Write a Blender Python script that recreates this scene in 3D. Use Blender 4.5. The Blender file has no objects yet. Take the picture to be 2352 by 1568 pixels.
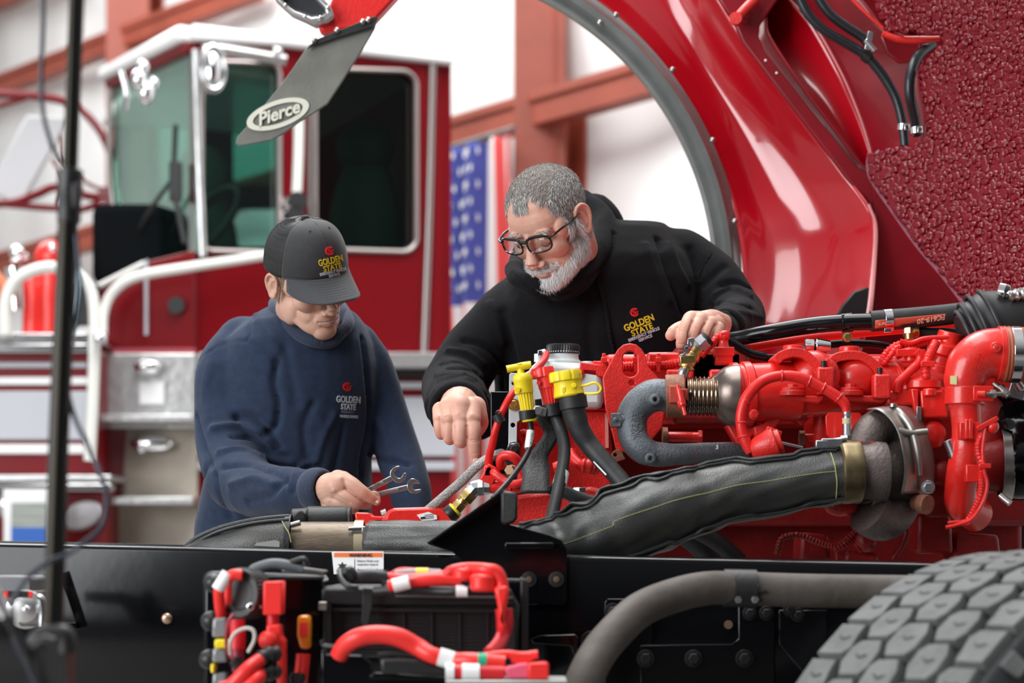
import bpy, bmesh, math, random
import numpy as np
from mathutils import Vector as V, Matrix
from mathutils.bvhtree import BVHTree
random.seed(7)
F=4914.0; CX,CY,CZ=1176.0,1250.0,1.06
PI=math.pi
SC=bpy.context.scene
CAM=V((0,0,CZ))
def P(x,y,Y): return V(((x-CX)/F*Y,Y,CZ-(y-CY)/F*Y))
def S(n,Y): return n/F*Y
def frm(x0,y0,s): return lambda x,y,Y: P(x0+x/s,y0+y/s,Y)
Z1=frm(960,340,2.868); Z2=frm(420,480,2.01); Z3=frm(960,740,3.137); Z4=frm(1380,720,2.8)
Z5=frm(1840,640,2.375); Z6=frm(400,1150,2.502); Z7=frm(1200,1200,2.042); Z8=frm(1600,0,2.0625)
ZL=frm(0,0,2.376); ZM=frm(0,540,2.178); ZB=frm(0,1180,4.042); ZC=frm(520,0,1.867)
def vplane(a,b):
    """vertical plane through a and b: returns f(px,py) -> point"""
    d=b-a; n=V((-d.y,d.x,0)).normalized()
    def f(x,y,off=0):
        r=V(((x-CX)/F,1,-(y-CY)/F)); t=(a-CAM).dot(n)/r.dot(n)
        p=CAM+r*t
        return p+n*off*(-1 if n.y>0 else 1)
    return f
# ---------- materials
MT={}
def mat(name,col,rough=.5,metal=0,coat=0,var=0,vs=20,bump=0,bs=60,col2=None,spec=.5,trans=0,alpha=1,emit=0,sheen=0,sss=0,det=4,rvar=0,aniso=None,coords='Object'):
    m=bpy.data.materials.new(name); m.use_nodes=True; nt=m.node_tree; N=nt.nodes; L=nt.links
    b=N['Principled BSDF']; c=tuple(col)+(1,)
    b.inputs['Base Color'].default_value=c; b.inputs['Roughness'].default_value=rough
    b.inputs['Metallic'].default_value=metal; b.inputs['Specular IOR Level'].default_value=spec
    b.inputs['Coat Weight'].default_value=coat; b.inputs['Coat Roughness'].default_value=.06
    if trans: b.inputs['Transmission Weight'].default_value=trans
    if alpha<1: b.inputs['Alpha'].default_value=alpha
    if sheen: b.inputs['Sheen Weight'].default_value=sheen; b.inputs['Sheen Roughness'].default_value=.5
    if sss:
        b.inputs['Subsurface Weight'].default_value=sss; b.inputs['Subsurface Scale'].default_value=.006
        b.inputs['Subsurface Radius'].default_value=(1,.35,.2)
    if emit:
        b.inputs['Emission Color'].default_value=c; b.inputs['Emission Strength'].default_value=emit
    tc=N.new('ShaderNodeTexCoord'); mp=N.new('ShaderNodeMapping'); L.new(tc.outputs[coords],mp.inputs[0])
    if aniso: mp.inputs['Scale'].default_value=aniso
    if var or col2:
        n=N.new('ShaderNodeTexNoise'); n.inputs['Scale'].default_value=vs; n.inputs['Detail'].default_value=det
        L.new(mp.outputs[0],n.inputs[0])
        r=N.new('ShaderNodeValToRGB'); e=r.color_ramp.elements
        e[0].position=.35; e[1].position=.65
        e[0].color=c; e[1].color=(tuple(col2)+(1,)) if col2 else tuple(min(1,v*(1+var)) for v in col)+(1,)
        if not col2: e[0].color=tuple(v*(1-var) for v in col)+(1,)
        L.new(n.outputs[0],r.inputs[0]); L.new(r.outputs[0],b.inputs['Base Color'])
        if rvar:
            mr=N.new('ShaderNodeMapRange'); mr.inputs[3].default_value=max(.02,rough-rvar); mr.inputs[4].default_value=min(1,rough+rvar)
            L.new(n.outputs[0],mr.inputs[0]); L.new(mr.outputs[0],b.inputs['Roughness'])
    if bump:
        n=N.new('ShaderNodeTexNoise'); n.inputs['Scale'].default_value=bs; n.inputs['Detail'].default_value=3
        L.new(mp.outputs[0],n.inputs[0]); u=N.new('ShaderNodeBump'); u.inputs['Strength'].default_value=bump; u.inputs['Distance'].default_value=.0045
        L.new(n.outputs[0],u.inputs['Height']); L.new(u.outputs[0],b.inputs['Normal'])
    MT[name]=m; return m
RED=mat('engine_red_paint',(.72,.018,.012),.34,coat=.3,bump=.12,bs=120,var=.12,vs=9)
REDC=mat('cast_red_paint',(.68,.018,.013),.42,coat=.2,bump=.3,bs=260,var=.12,vs=30)
REDH=mat('red_hose_sleeve',(.70,.015,.013),.38,bump=.2,bs=90)
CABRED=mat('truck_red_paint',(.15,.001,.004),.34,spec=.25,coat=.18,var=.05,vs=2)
HOODRED=mat('hood_red_paint',(.42,.002,.010),.2,coat=.7,bump=.03,bs=7,var=.05,vs=4)
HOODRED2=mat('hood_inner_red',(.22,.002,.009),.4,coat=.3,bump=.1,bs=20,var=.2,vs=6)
BLK=mat('gloss_black_paint',(.0028,.003,.004),.13,spec=.3,coat=.0,bump=.03,bs=18)
BLKM=mat('matte_black_steel',(.007,.007,.008),.5,bump=.1,bs=160)
RUB=mat('black_rubber',(.016,.017,.018),.55,bump=.12,bs=90,var=.25,vs=40)
PLAS=mat('black_plastic',(.010,.010,.011),.42,bump=.08,bs=120)
STEEL=mat('bare_steel',(.42,.41,.39),.33,1,var=.2,vs=30,bump=.06,bs=100)
CHROME=mat('chrome',(.75,.75,.76),.12,1)
ALU=mat('aluminium',(.60,.60,.60),.32,1,var=.1,vs=14)
GALV=mat('galvanised_fitting',(.55,.57,.6),.3,1,var=.12,vs=60)
BRASS=mat('brass',(.60,.42,.16),.3,1,var=.15,vs=60,bump=.08,bs=150)
CASTG=mat('grey_cast_iron',(.115,.135,.155),.5,.25,col2=(.15,.165,.18),vs=30,bump=.4,bs=220)
YEL=mat('yellow_plastic',(.86,.66,.015),.38,bump=.03)
REDP=mat('red_plastic',(.80,.03,.025),.36)
WHT=mat('white_paper_label',(.85,.85,.85),.5)
INK=mat('black_ink',(.01,.01,.01),.6)
# ---------- mesh builder
def cat(pts,n=6,closed=False):
    pts=[V(p) for p in pts]
    if len(pts)<3 or n<2: return pts
    out=[]; m=len(pts)
    rng=range(m) if closed else range(m-1)
    for i in rng:
        p1=pts[i]; p2=pts[(i+1)%m]
        p0=pts[i-1] if (i>0 or closed) else p1*2-p2
        p3=pts[(i+2)%m] if (i+2<m or closed) else p2*2-p1
        for k in range(n):
            t=k/n
            out.append(.5*((2*p1)+(p2-p0)*t+(2*p0-5*p1+4*p2-p3)*t*t+(3*p1-p0-3*p2+p3)*t**3))
    if not closed: out.append(pts[-1])
    return out
def interp(vals,m):
    """resample list of scalars to m samples"""
    n=len(vals)-1; o=[]
    for i in range(m):
        f=i/(m-1)*n; k=min(int(f),n-1); t=f-k; t=t*t*(3-2*t)
        o.append(vals[k]*(1-t)+vals[k+1]*t)
    return o
def basis(d):
    d=V(d).normalized(); a=V((0,0,1)) if abs(d.z)<.9 else V((1,0,0))
    u=d.cross(a).normalized(); return u,d.cross(u).normalized()
class MB:
    def __init__(s): s.bm=bmesh.new(); s.mi=0; s.mats=[]
    def m(s,material):
        if material not in s.mats: s.mats.append(material)
        s.mi=s.mats.index(material); return s
    def face(s,vs):
        try: f=s.bm.faces.new(vs); f.material_index=s.mi; return f
        except ValueError: return None
    def rings(s,rings,cap=True,closed=False):
        R=[[s.bm.verts.new(p) for p in r] for r in rings]; n=len(R[0]); k=len(R)
        for i in range(k if closed else k-1):
            a=R[i]; b=R[(i+1)%k]
            for j in range(n): s.face((a[j],a[(j+1)%n],b[(j+1)%n],b[j]))
        if cap and not closed: s.face(R[0][::-1]); s.face(R[-1])
        return s
    def tube(s,pts,r,seg=14,n=6,closed=False,cap=True,flat=1,up=None,corr=None):
        q=cat(pts,n,closed); m=len(q)
        rr=interp(list(r),m) if isinstance(r,(list,tuple)) else [r]*m
        if corr: # corrugate: (pitch, amp)
            L=0; q2=[];r2=[]
            for i in range(m-1):
                d=(q[i+1]-q[i]).length; k=max(1,int(d/(corr[0]/4)))
                for j in range(k): q2.append(q[i].lerp(q[i+1],j/k)); r2.append(rr[i]); 
            q2.append(q[-1]); r2.append(rr[-1])
            q=q2; m=len(q); rr=[r2[i]+corr[1]*(1 if (i//2)%2 else 0) for i in range(m)]
        rings=[]; u=None
        for i in range(m):
            if closed: d=q[(i+1)%m]-q[i-1]
            else: d=q[min(i+1,m-1)]-q[max(i-1,0)]
            if d.length<1e-9: d=V((0,0,1))
            d.normalize()
            if u is None:
                u=basis(d)[0] if up is None else V(up)
            u=(u-d*u.dot(d)).normalized(); w=d.cross(u)
            rings.append([q[i]+(u*math.cos(a)+w*math.sin(a)*flat)*rr[i] for a in [2*PI*j/seg for j in range(seg)]])
        return s.rings(rings,cap,closed)
    def lathe(s,p,ax,prof,seg=32,cap=True,arc=None,e=1,up=None):
        ax=V(ax).normalized(); u,w=basis(ax)
        if up is not None: u=V(up); u=(u-ax*u.dot(ax)).normalized(); w=ax.cross(u)
        return s.rings([[V(p)+ax*t+(u*math.cos(2*PI*j/seg)+w*math.sin(2*PI*j/seg)*e)*max(r,1e-5) for j in range(seg)] for t,r in prof],cap)
    def cyl(s,a,b,r,r2=None,seg=24,bev=0):
        a=V(a);b=V(b);L=(b-a).length; r2=r if r2 is None else r2
        pr=[(0,r),(L,r2)] if not bev else [(0,r-bev),(bev*.3,r-bev*.3),(bev,r),(L-bev,r2),(L-bev*.3,r2-bev*.3),(L,r2-bev)]
        return s.lathe(a,b-a,pr,seg)
    def hexa(s,c,ax,r,h,rot=0):
        c=V(c); ax=V(ax).normalized(); u,w=basis(ax)
        def rg(t,k): return [c+ax*t+(u*math.cos(rot+PI/3*j)+w*math.sin(rot+PI/3*j))*r*k for j in range(6)]
        return s.rings([rg(0,1),rg(h*.85,1),rg(h,.86)])
    def box(s,c,sz,rot=None):
        c=V(c); M=rot.to_3x3() if rot is not None else Matrix.Identity(3)
        v=[s.bm.verts.new(c+M@V((x*sz[0]/2,y*sz[1]/2,z*sz[2]/2))) for x in(-1,1) for y in(-1,1) for z in(-1,1)]
        for f in((0,1,3,2),(4,6,7,5),(0,4,5,1),(2,3,7,6),(0,2,6,4),(1,5,7,3)): s.face([v[i] for i in f])
        return s
    def bar(s,a,b,w,h,up=(0,-1,0)):
        """rectangular bar from a to b, width w across, h along up"""
        a=V(a);b=V(b);d=(b-a).normalized();u=V(up);u=(u-d*u.dot(d)).normalized();x=d.cross(u)
        return s.rings([[p+x*w/2*i+u*h/2*j for i,j in((-1,-1),(1,-1),(1,1),(-1,1))] for p in(a,b)])
    def prism(s,poly,dv,holes=()):
        poly=[V(p) for p in poly]; dv=V(dv)
        if not holes:
            return s.rings([poly,[p+dv for p in poly]])
        loops=[poly]+[[V(p) for p in h] for h in holes]
        for off in (V((0,0,0)),dv):
            es=[]; 
            L=[]
            for lp in loops:
                vs=[s.bm.verts.new(p+off) for p in lp]; L.append(vs)
                es+=[s.bm.edges.new((vs[i],vs[(i+1)%len(vs)])) for i in range(len(vs))]
            r=bmesh.ops.triangle_fill(s.bm,edges=es,use_beauty=True)
            for g in r['geom']:
                if isinstance(g,bmesh.types.BMFace): g.material_index=s.mi
            if off.length==0: A=L
        for a,b in zip(A,L):
            for i in range(len(a)): j=(i+1)%len(a); s.face((a[i],a[j],b[j],b[i]))
        return s
    def ell(s,c,r,rot=None,seg=24,rg=14,f=None):
        if not isinstance(r,(tuple,list)): r=(r,r,r)
        M=rot.to_3x3() if rot is not None else Matrix.Identity(3); c=V(c)
        R=[]
        for i in range(rg+1):
            a=PI*i/rg; k=math.sin(a) if 0<i<rg else .002
            R.append([c+M@V((r[0]*k*math.cos(2*PI*j/seg),r[1]*k*math.sin(2*PI*j/seg),-r[2]*math.cos(a))) for j in range(seg)])
        return s.rings(R)
    def torus(s,c,ax,R,r,arc=(0,2*PI),seg=40,mseg=12,flat=1,e=1,up=None):
        c=V(c); ax=V(ax).normalized(); u,w=basis(ax)
        if up is not None: u=V(up); u=(u-ax*u.dot(ax)).normalized(); w=ax.cross(u)
        full=abs(arc[1]-arc[0]-2*PI)<1e-6; n=seg if full else seg+1; rr=[]
        for i in range(n):
            a=arc[0]+(arc[1]-arc[0])*i/seg; d=u*math.cos(a)+w*math.sin(a)*e
            rr.append([c+d*R+(d*math.cos(b)*r+ax*math.sin(b)*r*flat) for b in [2*PI*j/mseg for j in range(mseg)]])
        return s.rings(rr,not full,full)
    def band(s,c,ax,R,w,t,arc=(0,2*PI),seg=40,up=None,e=1):
        """rectangular-section ring: width w along the axis, thickness t"""
        c=V(c); ax=V(ax).normalized(); u,v=basis(ax)
        if up is not None: u=V(up); u=(u-ax*u.dot(ax)).normalized(); v=ax.cross(u)
        full=abs(arc[1]-arc[0]-2*PI)<1e-6; n=seg if full else seg+1; rr=[]
        for i in range(n):
            a=arc[0]+(arc[1]-arc[0])*i/seg; d=u*math.cos(a)+v*math.sin(a)*e
            rr.append([c+d*(R+k*t)+ax*j*w/2 for k,j in((0,-1),(0,1),(1,1),(1,-1))])
        return s.rings(rr,not full,full)
    def grid(s,f,nu,nv,th=None):
        G=[[s.bm.verts.new(f(i/nu,j/nv)) for j in range(nv+1)] for i in range(nu+1)]
        for i in range(nu):
            for j in range(nv): s.face((G[i][j],G[i+1][j],G[i+1][j+1],G[i][j+1]))
        return s
    def text(s,t,o,u,v,size,th=.0006,align='CENTER',bold=0,proj=None,shear=0):
        """solid lettering: origin o, direction u (reading), v (up)"""
        c=bpy.data.curves.new('t','FONT'); c.body=t; c.size=size; c.align_x=align; c.offset=bold*size; c.extrude=th/2; c.shear=shear; c.resolution_u=3
        ob=bpy.data.objects.new('t',c); SC.collection.objects.link(ob)
        bpy.context.view_layer.update()
        me=bpy.data.meshes.new_from_object(ob.evaluated_get(bpy.context.evaluated_depsgraph_get()))
        bpy.data.objects.remove(ob); u=V(u).normalized(); v=V(v).normalized(); w=u.cross(v)
        vs=[]
        for q in me.vertices:
            p=V(o)+u*q.co.x+v*q.co.y
            if proj: p,nn=proj(p); p=p+nn*(q.co.z+th*.5)
            else: p=p+w*(q.co.z+th*.5)
            vs.append(s.bm.verts.new(p))
        for f in me.polygons: s.face([vs[i] for i in f.vertices])
        bpy.data.meshes.remove(me); return s
    def mesh(s,name='m'):
        bmesh.ops.recalc_face_normals(s.bm,faces=s.bm.faces)
        me=bpy.data.meshes.new(name); s.bm.to_mesh(me); s.bm.free()
        for x in s.mats: me.materials.append(x)
        return me
    def build(s,name,material=None,parent=None,label=None,category=None,group=None,kind=None,bevel=0,ang=35,smooth=True,sub=0,recalc=True,solid=0,norecalc=False):
        if not norecalc: bmesh.ops.recalc_face_normals(s.bm,faces=s.bm.faces)
        me=bpy.data.meshes.new(name); s.bm.to_mesh(me); s.bm.free()
        if s.mats:
            for x in s.mats: me.materials.append(x)
        elif material: me.materials.append(material)
        return finish(me,name,None,parent,label,category,group,kind,bevel,ang,smooth,sub,solid)
def finish(me,name,material=None,parent=None,label=None,category=None,group=None,kind=None,bevel=0,ang=35,smooth=True,sub=0,solid=0):
    if material: me.materials.append(material)
    ob=bpy.data.objects.new(name,me); SC.collection.objects.link(ob)
    if smooth:
        me.shade_smooth()
        if ang<180: me.set_sharp_from_angle(angle=math.radians(ang))
    if parent is None:
        n=len(me.vertices); a=np.empty(n*3,'f'); me.vertices.foreach_get('co',a); a=a.reshape(-1,3)
        o=V(((a[:,0].min()+a[:,0].max())/2,(a[:,1].min()+a[:,1].max())/2,a[:,2].min())); o=V([float(x) for x in o])
        me.transform(Matrix.Translation(-o)); ob.location=o; WO[ob.name]=o
    else:
        o=WO[parent.name]; me.transform(Matrix.Translation(-o)); ob.parent=parent; WO[ob.name]=o
    if solid:
        md=ob.modifiers.new('s','SOLIDIFY'); md.thickness=solid; md.offset=0
    if sub:
        md=ob.modifiers.new('sub','SUBSURF'); md.levels=sub; md.render_levels=sub
    if bevel:
        md=ob.modifiers.new('b','BEVEL'); md.width=bevel; md.segments=2; md.limit_method='ANGLE'; md.angle_limit=math.radians(40); md.harden_normals=False
    tag(ob,label,category,group,kind); return ob
WO={}
def tag(o,label=None,category=None,group=None,kind=None):
    if label: o['label']=label
    if category: o['category']=category
    if group: o['group']=group
    if kind: o['kind']=kind
def thing(name,loc,label,category,group=None):
    o=bpy.data.objects.new(name,None); o.location=loc; o.empty_display_size=.05; SC.collection.objects.link(o); WO[o.name]=V(loc); tag(o,label,category,group); return o
def clone(root,delta,label,group=None):
    r=root.copy(); SC.collection.objects.link(r); r.location=V(root.location)+V(delta); r['label']=label; WO[r.name]=WO[root.name]
    if group: r['group']=group
    for c in root.children:
        d=c.copy(); SC.collection.objects.link(d); d.parent=r
        for g in c.children: e=g.copy(); SC.collection.objects.link(e); e.parent=d
    return r
def boltp(mb,c,ax,r=.008,h=.006):
    ax=V(ax).normalized(); mb.cyl(c,V(c)+ax*h*.25,r*1.45,seg=20); mb.hexa(V(c)+ax*h*.25,ax,r,h); return mb
FR=V((0,-1,0))
# ================= ROOM
def glassmat(name,tint,refl=.12,rough=.02,rc=(1,1,1)):
    m=bpy.data.materials.new(name); m.use_nodes=True; nt=m.node_tree; N=nt.nodes; L=nt.links; N.clear()
    o=N.new('ShaderNodeOutputMaterial'); mx=N.new('ShaderNodeMixShader'); t=N.new('ShaderNodeBsdfTransparent'); g=N.new('ShaderNodeBsdfGlossy')
    t.inputs[0].default_value=tuple(tint)+(1,); g.inputs['Roughness'].default_value=rough; g.inputs[0].default_value=tuple(rc)+(1,)
    f=N.new('ShaderNodeLayerWeight'); f.inputs[0].default_value=.25; ad=N.new('ShaderNodeMath'); ad.operation='MULTIPLY_ADD'; ad.inputs[1].default_value=.3; ad.inputs[2].default_value=refl; ad.use_clamp=True
    L.new(f.outputs[0 if 0 else 'Facing'],ad.inputs[0]); L.new(ad.outputs[0],mx.inputs[0]); L.new(t.outputs[0],mx.inputs[1]); L.new(g.outputs[0],mx.inputs[2]); L.new(mx.outputs[0],o.inputs[0])
    return m
INSUL=mat('white_vinyl_insulation',(.80,.80,.79),.55,bump=.25,bs=3,var=.05,vs=1.5)
PRIMER=mat('red_oxide_primer',(.30,.062,.035),.5,var=.12,vs=3,bump=.05,bs=40)
CONC=mat('concrete_floor',(.26,.25,.235),.45,var=.25,vs=2,bump=.08,bs=12)
fl=MB().box((-3,11,-.1),(34,46,.2)).build('floor',CONC,kind='structure')
W0=V((0,12.0,0)); WD=V((-.69,1,0)).normalized(); WN=V((-1,-.69,0)).normalized()
wallp=vplane(W0,W0+WD)
def wallf(u,v):
    L=-11+u*34; h=v*9
    p=W0+WD*L+V((0,0,h))
    b=.10*abs(math.sin(PI*((h+.62)/1.95)))+.03*math.sin(L*2.1+math.sin(h*2))+.02*math.sin(L*5.3+h)
    return p+WN*(b-.12)
mb=MB().grid(wallf,300,90); wl=mb.build('wall_back',INSUL,kind='structure',ang=180,solid=.05)
def girt(a,b,th,off=.16):
    mb=MB(); pa=wallp(*a); pb=wallp(*b)
    pa=pa+WN*off; pb=pb+WN*off; h=th
    mb.bar(pa,pb,.12,h,up=(0,0,1)); mb.bar(pa+WN*.07+V((0,0,h/2)),pb+WN*.07+V((0,0,h/2)),.02,.05,up=(0,0,1))
    return mb
for n,(a,b,th) in enumerate([((-420,380),(640,-14),.13),((-500,765),(1900,100),.15),((-500,245),(200,-60),.13),((-400,1130),(1900,760),.13)]):
    girt(a,b,th).build('trim_%d'%(n+3),PRIMER,kind='structure',bevel=.005)
def column(xa,xb,n,rot=1):
    # I-section column, web square to the wall
    pa=wallp(xa,0); pb=wallp(xb,0); mid=(pa+pb)/2; mid.z=4.6
    w=(xb-xa)/F*mid.y
    c=mid+WN*.12; mb=MB(); R=Matrix.Rotation(math.atan2(WD.y,WD.x),4,'Z')
    mb.box(c+WN*.0,(.30,.02,9.2),R); mb.box(c-WN*.2,(.30,.02,9.2),R)
    mb.box(c-WN*.1,(.02,.3,9.2),R)
    x=V((1,0,0)); mb.box(c+x*.0,(w*.98,w*.8,9.2))
    mb.build('trim_%d'%n,PRIMER,kind='structure',bevel=.006)
column(1222,1342,1); column(285,385,2)
MB().box((-11.6,14,4),(.2,30,8)).build('wall_left',INSUL,kind='structure')
MB().box((-6,30,4),(16,.2,8)).build('wall_far',INSUL,kind='structure')
# flag
FLAGW=mat('flag_white',(.80,.78,.78),.8,sheen=.2); FLAGR=mat('flag_red',(.72,.07,.07),.8,sheen=.2); FLAGB=mat('flag_blue',(.045,.06,.30),.8,sheen=.2)
flagp=vplane(W0+WN*.42,W0+WN*.42+WD)
FA=flagp(1037,345); FBp=flagp(1172,305); 
def flf(u,v): # u across (0..1), v down
    p=FA.lerp(FBp,u); z=p.z-v*2.35; 
    return V((p.x,p.y,z))+WN*(.035*math.sin(u*19+v*2)+.02*math.sin(u*7-v*3))
fr=thing('flag',flf(.5,1),'American flag hanging vertically on the white wall between the truck cab and a column','flag')
mb=MB(); NU,NV=52,60
G=[[mb.bm.verts.new(flf(i/NU,j/NV)) for j in range(NV+1)] for i in range(NU+1)]
for i in range(NU):
    for j in range(NV):
        can=(i<28 and j<22) 
        mb.m(FLAGB if can else (FLAGR if (i//4)%2==(0) else FLAGW)); mb.face((G[i][j],G[i+1][j],G[i+1][j+1],G[i][j+1]))
mb.build('flag_cloth',None,fr,ang=180,solid=.004)
mb=MB(); sd=(FBp-FA).normalized()
for r in range(9):
    for c in range(6 if r%2==0 else 5):
        u=(.045+c*.087+(0 if r%2==0 else .0435)); v=.02+r*.0385
        p=flf(u,v)+WN*.006; mb.prism([p+(sd*math.cos(a)+V((0,0,1))*math.sin(a))*(.028 if k%2==0 else .012) for k,a in enumerate([PI/2+PI*q/5 for q in range(10)])],WN*.002)
mb.build('flag_stars',FLAGW,fr,smooth=False)
MB().cyl(FA+V((0,0,.02))-sd*.05,FBp+V((0,0,.02))+sd*.05,.014).build('flag_pole',STEEL,fr)
# ================= BACKGROUND FIRE TRUCK
WHITEP=mat('white_enamel',(.80,.80,.80),.3,coat=.4); CREAM=mat('off_white_tube',(.70,.70,.66),.35,coat=.3)
FRMM=mat('dull_frame_metal',(.30,.26,.25),.35,1); STRIPE=mat('grey_reflective_stripe',(.45,.46,.50),.4); TREAD=mat('diamond_tread_plate',(.50,.50,.50),.38,.85,bump=.8,bs=22,coords='Object')
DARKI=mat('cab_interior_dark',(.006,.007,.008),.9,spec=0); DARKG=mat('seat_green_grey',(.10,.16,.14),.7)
GLW=glassmat('windshield_glass',(.80,.97,.90),.30,rc=(.75,.95,.9)); GL1=glassmat('mint_window_glass',(.42,.66,.60),.10); GL2=glassmat('dark_tinted_glass',(.38,.46,.43),.04); TAN=mat('dull_tan_metal',(.33,.29,.24),.5,.3,var=.2,vs=4)
CP=V(((440-CX)/F*9.0,9.0,0)); SD=V((1,.40,0)).normalized(); WDr=V((-.60,.85,0)).normalized()
INW=V((-.37,.93,0)).normalized()  # inward from the side panel
side=vplane(CP,CP+SD); wind=vplane(CP,CP+WDr)
def rrect(f,x0,y0,x1,y1,r,n=6,off=0,sk=0):
    o=[]
    for cx,cy,a0 in((x1-r,y0+r,-90),(x1-r,y1-r,0),(x0+r,y1-r,90),(x0+r,y0+r,180)):
        for i in range(n+1):
            a=math.radians(a0+90*i/n); x=cx+r*math.cos(a); y=cy+r*math.sin(a)
            o.append(f(x,y+sk*(x-x0),off))
    return o
bt=thing('fire_truck',CP+V((.4,.5,0)),'dark red fire truck cab with white roof parked behind the two mechanics','fire truck')
mb=MB().prism([side(*p) for p in((440,92),(650,108),(1036,150),(1036,1500),(440,1500))],INW*.07,[rrect(side,462,142,641,576,26,sk=.03),rrect(side,722,158,955,573,34,sk=.03)])
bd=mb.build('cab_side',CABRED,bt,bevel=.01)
# far side of the cab and back wall, floor -> a closed volume with window openings
o2=INW*1.9
farp=vplane(CP+o2,CP+o2+SD)
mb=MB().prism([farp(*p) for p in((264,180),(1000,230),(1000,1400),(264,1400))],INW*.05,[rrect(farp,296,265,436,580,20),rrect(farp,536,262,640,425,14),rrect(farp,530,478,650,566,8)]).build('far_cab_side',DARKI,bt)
for a in((296,265,436,580,20),(536,262,640,425,14)): MB().prism(rrect(farp,*a),INW*.01).build('far_pane',GL1,bt)
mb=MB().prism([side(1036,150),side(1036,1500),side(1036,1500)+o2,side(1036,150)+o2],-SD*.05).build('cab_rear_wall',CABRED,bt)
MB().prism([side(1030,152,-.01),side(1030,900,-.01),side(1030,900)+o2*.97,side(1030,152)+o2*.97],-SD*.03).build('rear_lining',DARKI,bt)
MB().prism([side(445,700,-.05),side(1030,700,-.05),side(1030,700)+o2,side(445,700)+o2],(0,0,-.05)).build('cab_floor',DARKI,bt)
MB().prism([side(436,58,.05),side(650,84,.05),side(1038,136,.05),side(1038,152,.05),side(650,110,.05),side(436,96,.05)],INW*2.0).build('roof',WHITEP,bt,bevel=.02)
MB().prism([wind(250,160,.06),wind(438,58,.06),wind(438,98,.06),wind(250,190,.06)],V((.5,.3,0))).build('roof_front',WHITEP,bt,bevel=.02)
MB().prism([wind(252,188,.03),wind(440,96,.03),wind(440,122,.03),wind(256,206,.03)],V((.1,.1,0))).build('roof_rail',CABRED,bt,bevel=.01)
MB().tube([side(484,124,.1),side(560,136,.1),side(640,150,.1)],.026,n=2).build('rain_gutter',ALU,bt)
for (a,g) in(((462,142,641,576,26),GL1),((722,158,955,573,34),GL2)):
    w=MB().tube(rrect(side,*a,n=6,off=.01,sk=.03),.012,seg=8,n=1,closed=True).build('window_frame',FRMM,bt)
    MB().prism(rrect(side,*a,n=6,off=-.03,sk=.03),INW*.008).build('pane',g,w)
MB().prism([wind(262,205),wind(437,122),wind(452,582),wind(288,612),wind(262,420)],V((.006,.004,0))).build('windshield',GLW,bt)
MB().tube([wind(262,205,.02),wind(262,420,.02),wind(290,614,.02)],.012,n=3).build('windshield_pillar',FRMM,bt); mb=MB(); mb.tube([side(445,118,.03),side(452,350,.03),side(462,592,.03)],.019,n=3).build('windshield_pillar',ALU,bt)
mb=MB().tube([wind(428,290,.05),wind(430,430,.06),wind(444,560,.04)],.012,n=3); mb.tube([wind(425,415,.06),wind(370,500,.07),wind(312,600,.05)],.010,n=3); mb.box(wind(428,420,.05),(.05,.05,.16)).build('wiper',BLKM,bt)
# seats and interior
for x,y,k in((560,560,.75),(895,530,.34)):
    c=side(x,y)+INW*k; s=MB(); s.ell(c,(.17,.10,.40)); s.ell(c+V((0,0,.42)),(.13,.08,.13)); s.box(c+V((0,-.1,-.42)),(.3,.3,.14)); s.build('seat',DARKG,bt,bevel=.03)
MB().torus(side(545,470)+INW*.5,(-.6,-.5,.5),.19,.016).build('steering_wheel',BLKM,bt)
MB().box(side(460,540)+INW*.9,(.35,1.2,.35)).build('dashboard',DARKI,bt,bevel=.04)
MB().ell(side(912,288)+INW*.35,(.022,.022,.045)).build('blue_bottle',mat('blue_plastic',(.02,.22,.75),.4),bt)
mb=MB()
mb.ell(side(473,172,.10),(.045,.04,.095)); mb.torus(side(473,172,.13),(.37,-.93,0),.05,.008,e=1.8)
mb.build('corner_lamp',CHROME,bt)
MB().ell(side(466,118,.05),(.02,.02,.02)).build('marker_lamp',CHROME,bt)
MB().ell(side(620,132,.12),.02).build('marker_lamp',CHROME,bt)
m2=MB().tube([side(674,215,.09),side(672,360,.09),side(666,500,.09)],.022,n=3); g=m2.build('grab_rail',CREAM,bt)
MB().cyl(side(666,470,.02),side(666,470,.12),.04).cyl(side(662,500,.02),side(662,500,.12),.04).build('rail_bracket',CHROME,g)
MB().tube([side(992,148,.01),side(984,480,.01),side(972,815,.01)],.017,n=3).build('door_trim',FRMM,bt)
MB().tube([side(712,140,.01),side(710,400,.01),side(712,600,.01)],.012,n=3).build('door_trim',FRMM,bt)
MB().cyl(side(421,705,.0)+V((-.02,-.05,0)),side(421,705,.0)+V((-.02,-.07,0)),.035).build('speaker_grille',BLKM,bt)
# right lower flank (behind the blue sweatshirt)
def strip(x0,x1,y0,y1,off,m,nm,sk=.0,th=.02,par=None,bev=.004):
    return MB().prism([side(x0,y0,off),side(x1,y0+sk*(x1-x0),off),side(x1,y1+sk*(x1-x0),off),side(x0,y1,off)],INW*th).build(nm,m,par or bt,bevel=bev)
strip(440,1040,816,850,.16,TREAD,'running_ledge',th=.16); strip(440,1040,852,868,.04,BLKM,'shadow_gap')
strip(440,1040,878,893,.03,STRIPE,'reflective_stripe'); strip(440,1040,912,1048,.03,STRIPE,'reflective_stripe'); strip(440,1040,1060,1080,.03,STRIPE,'reflective_stripe')
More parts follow.
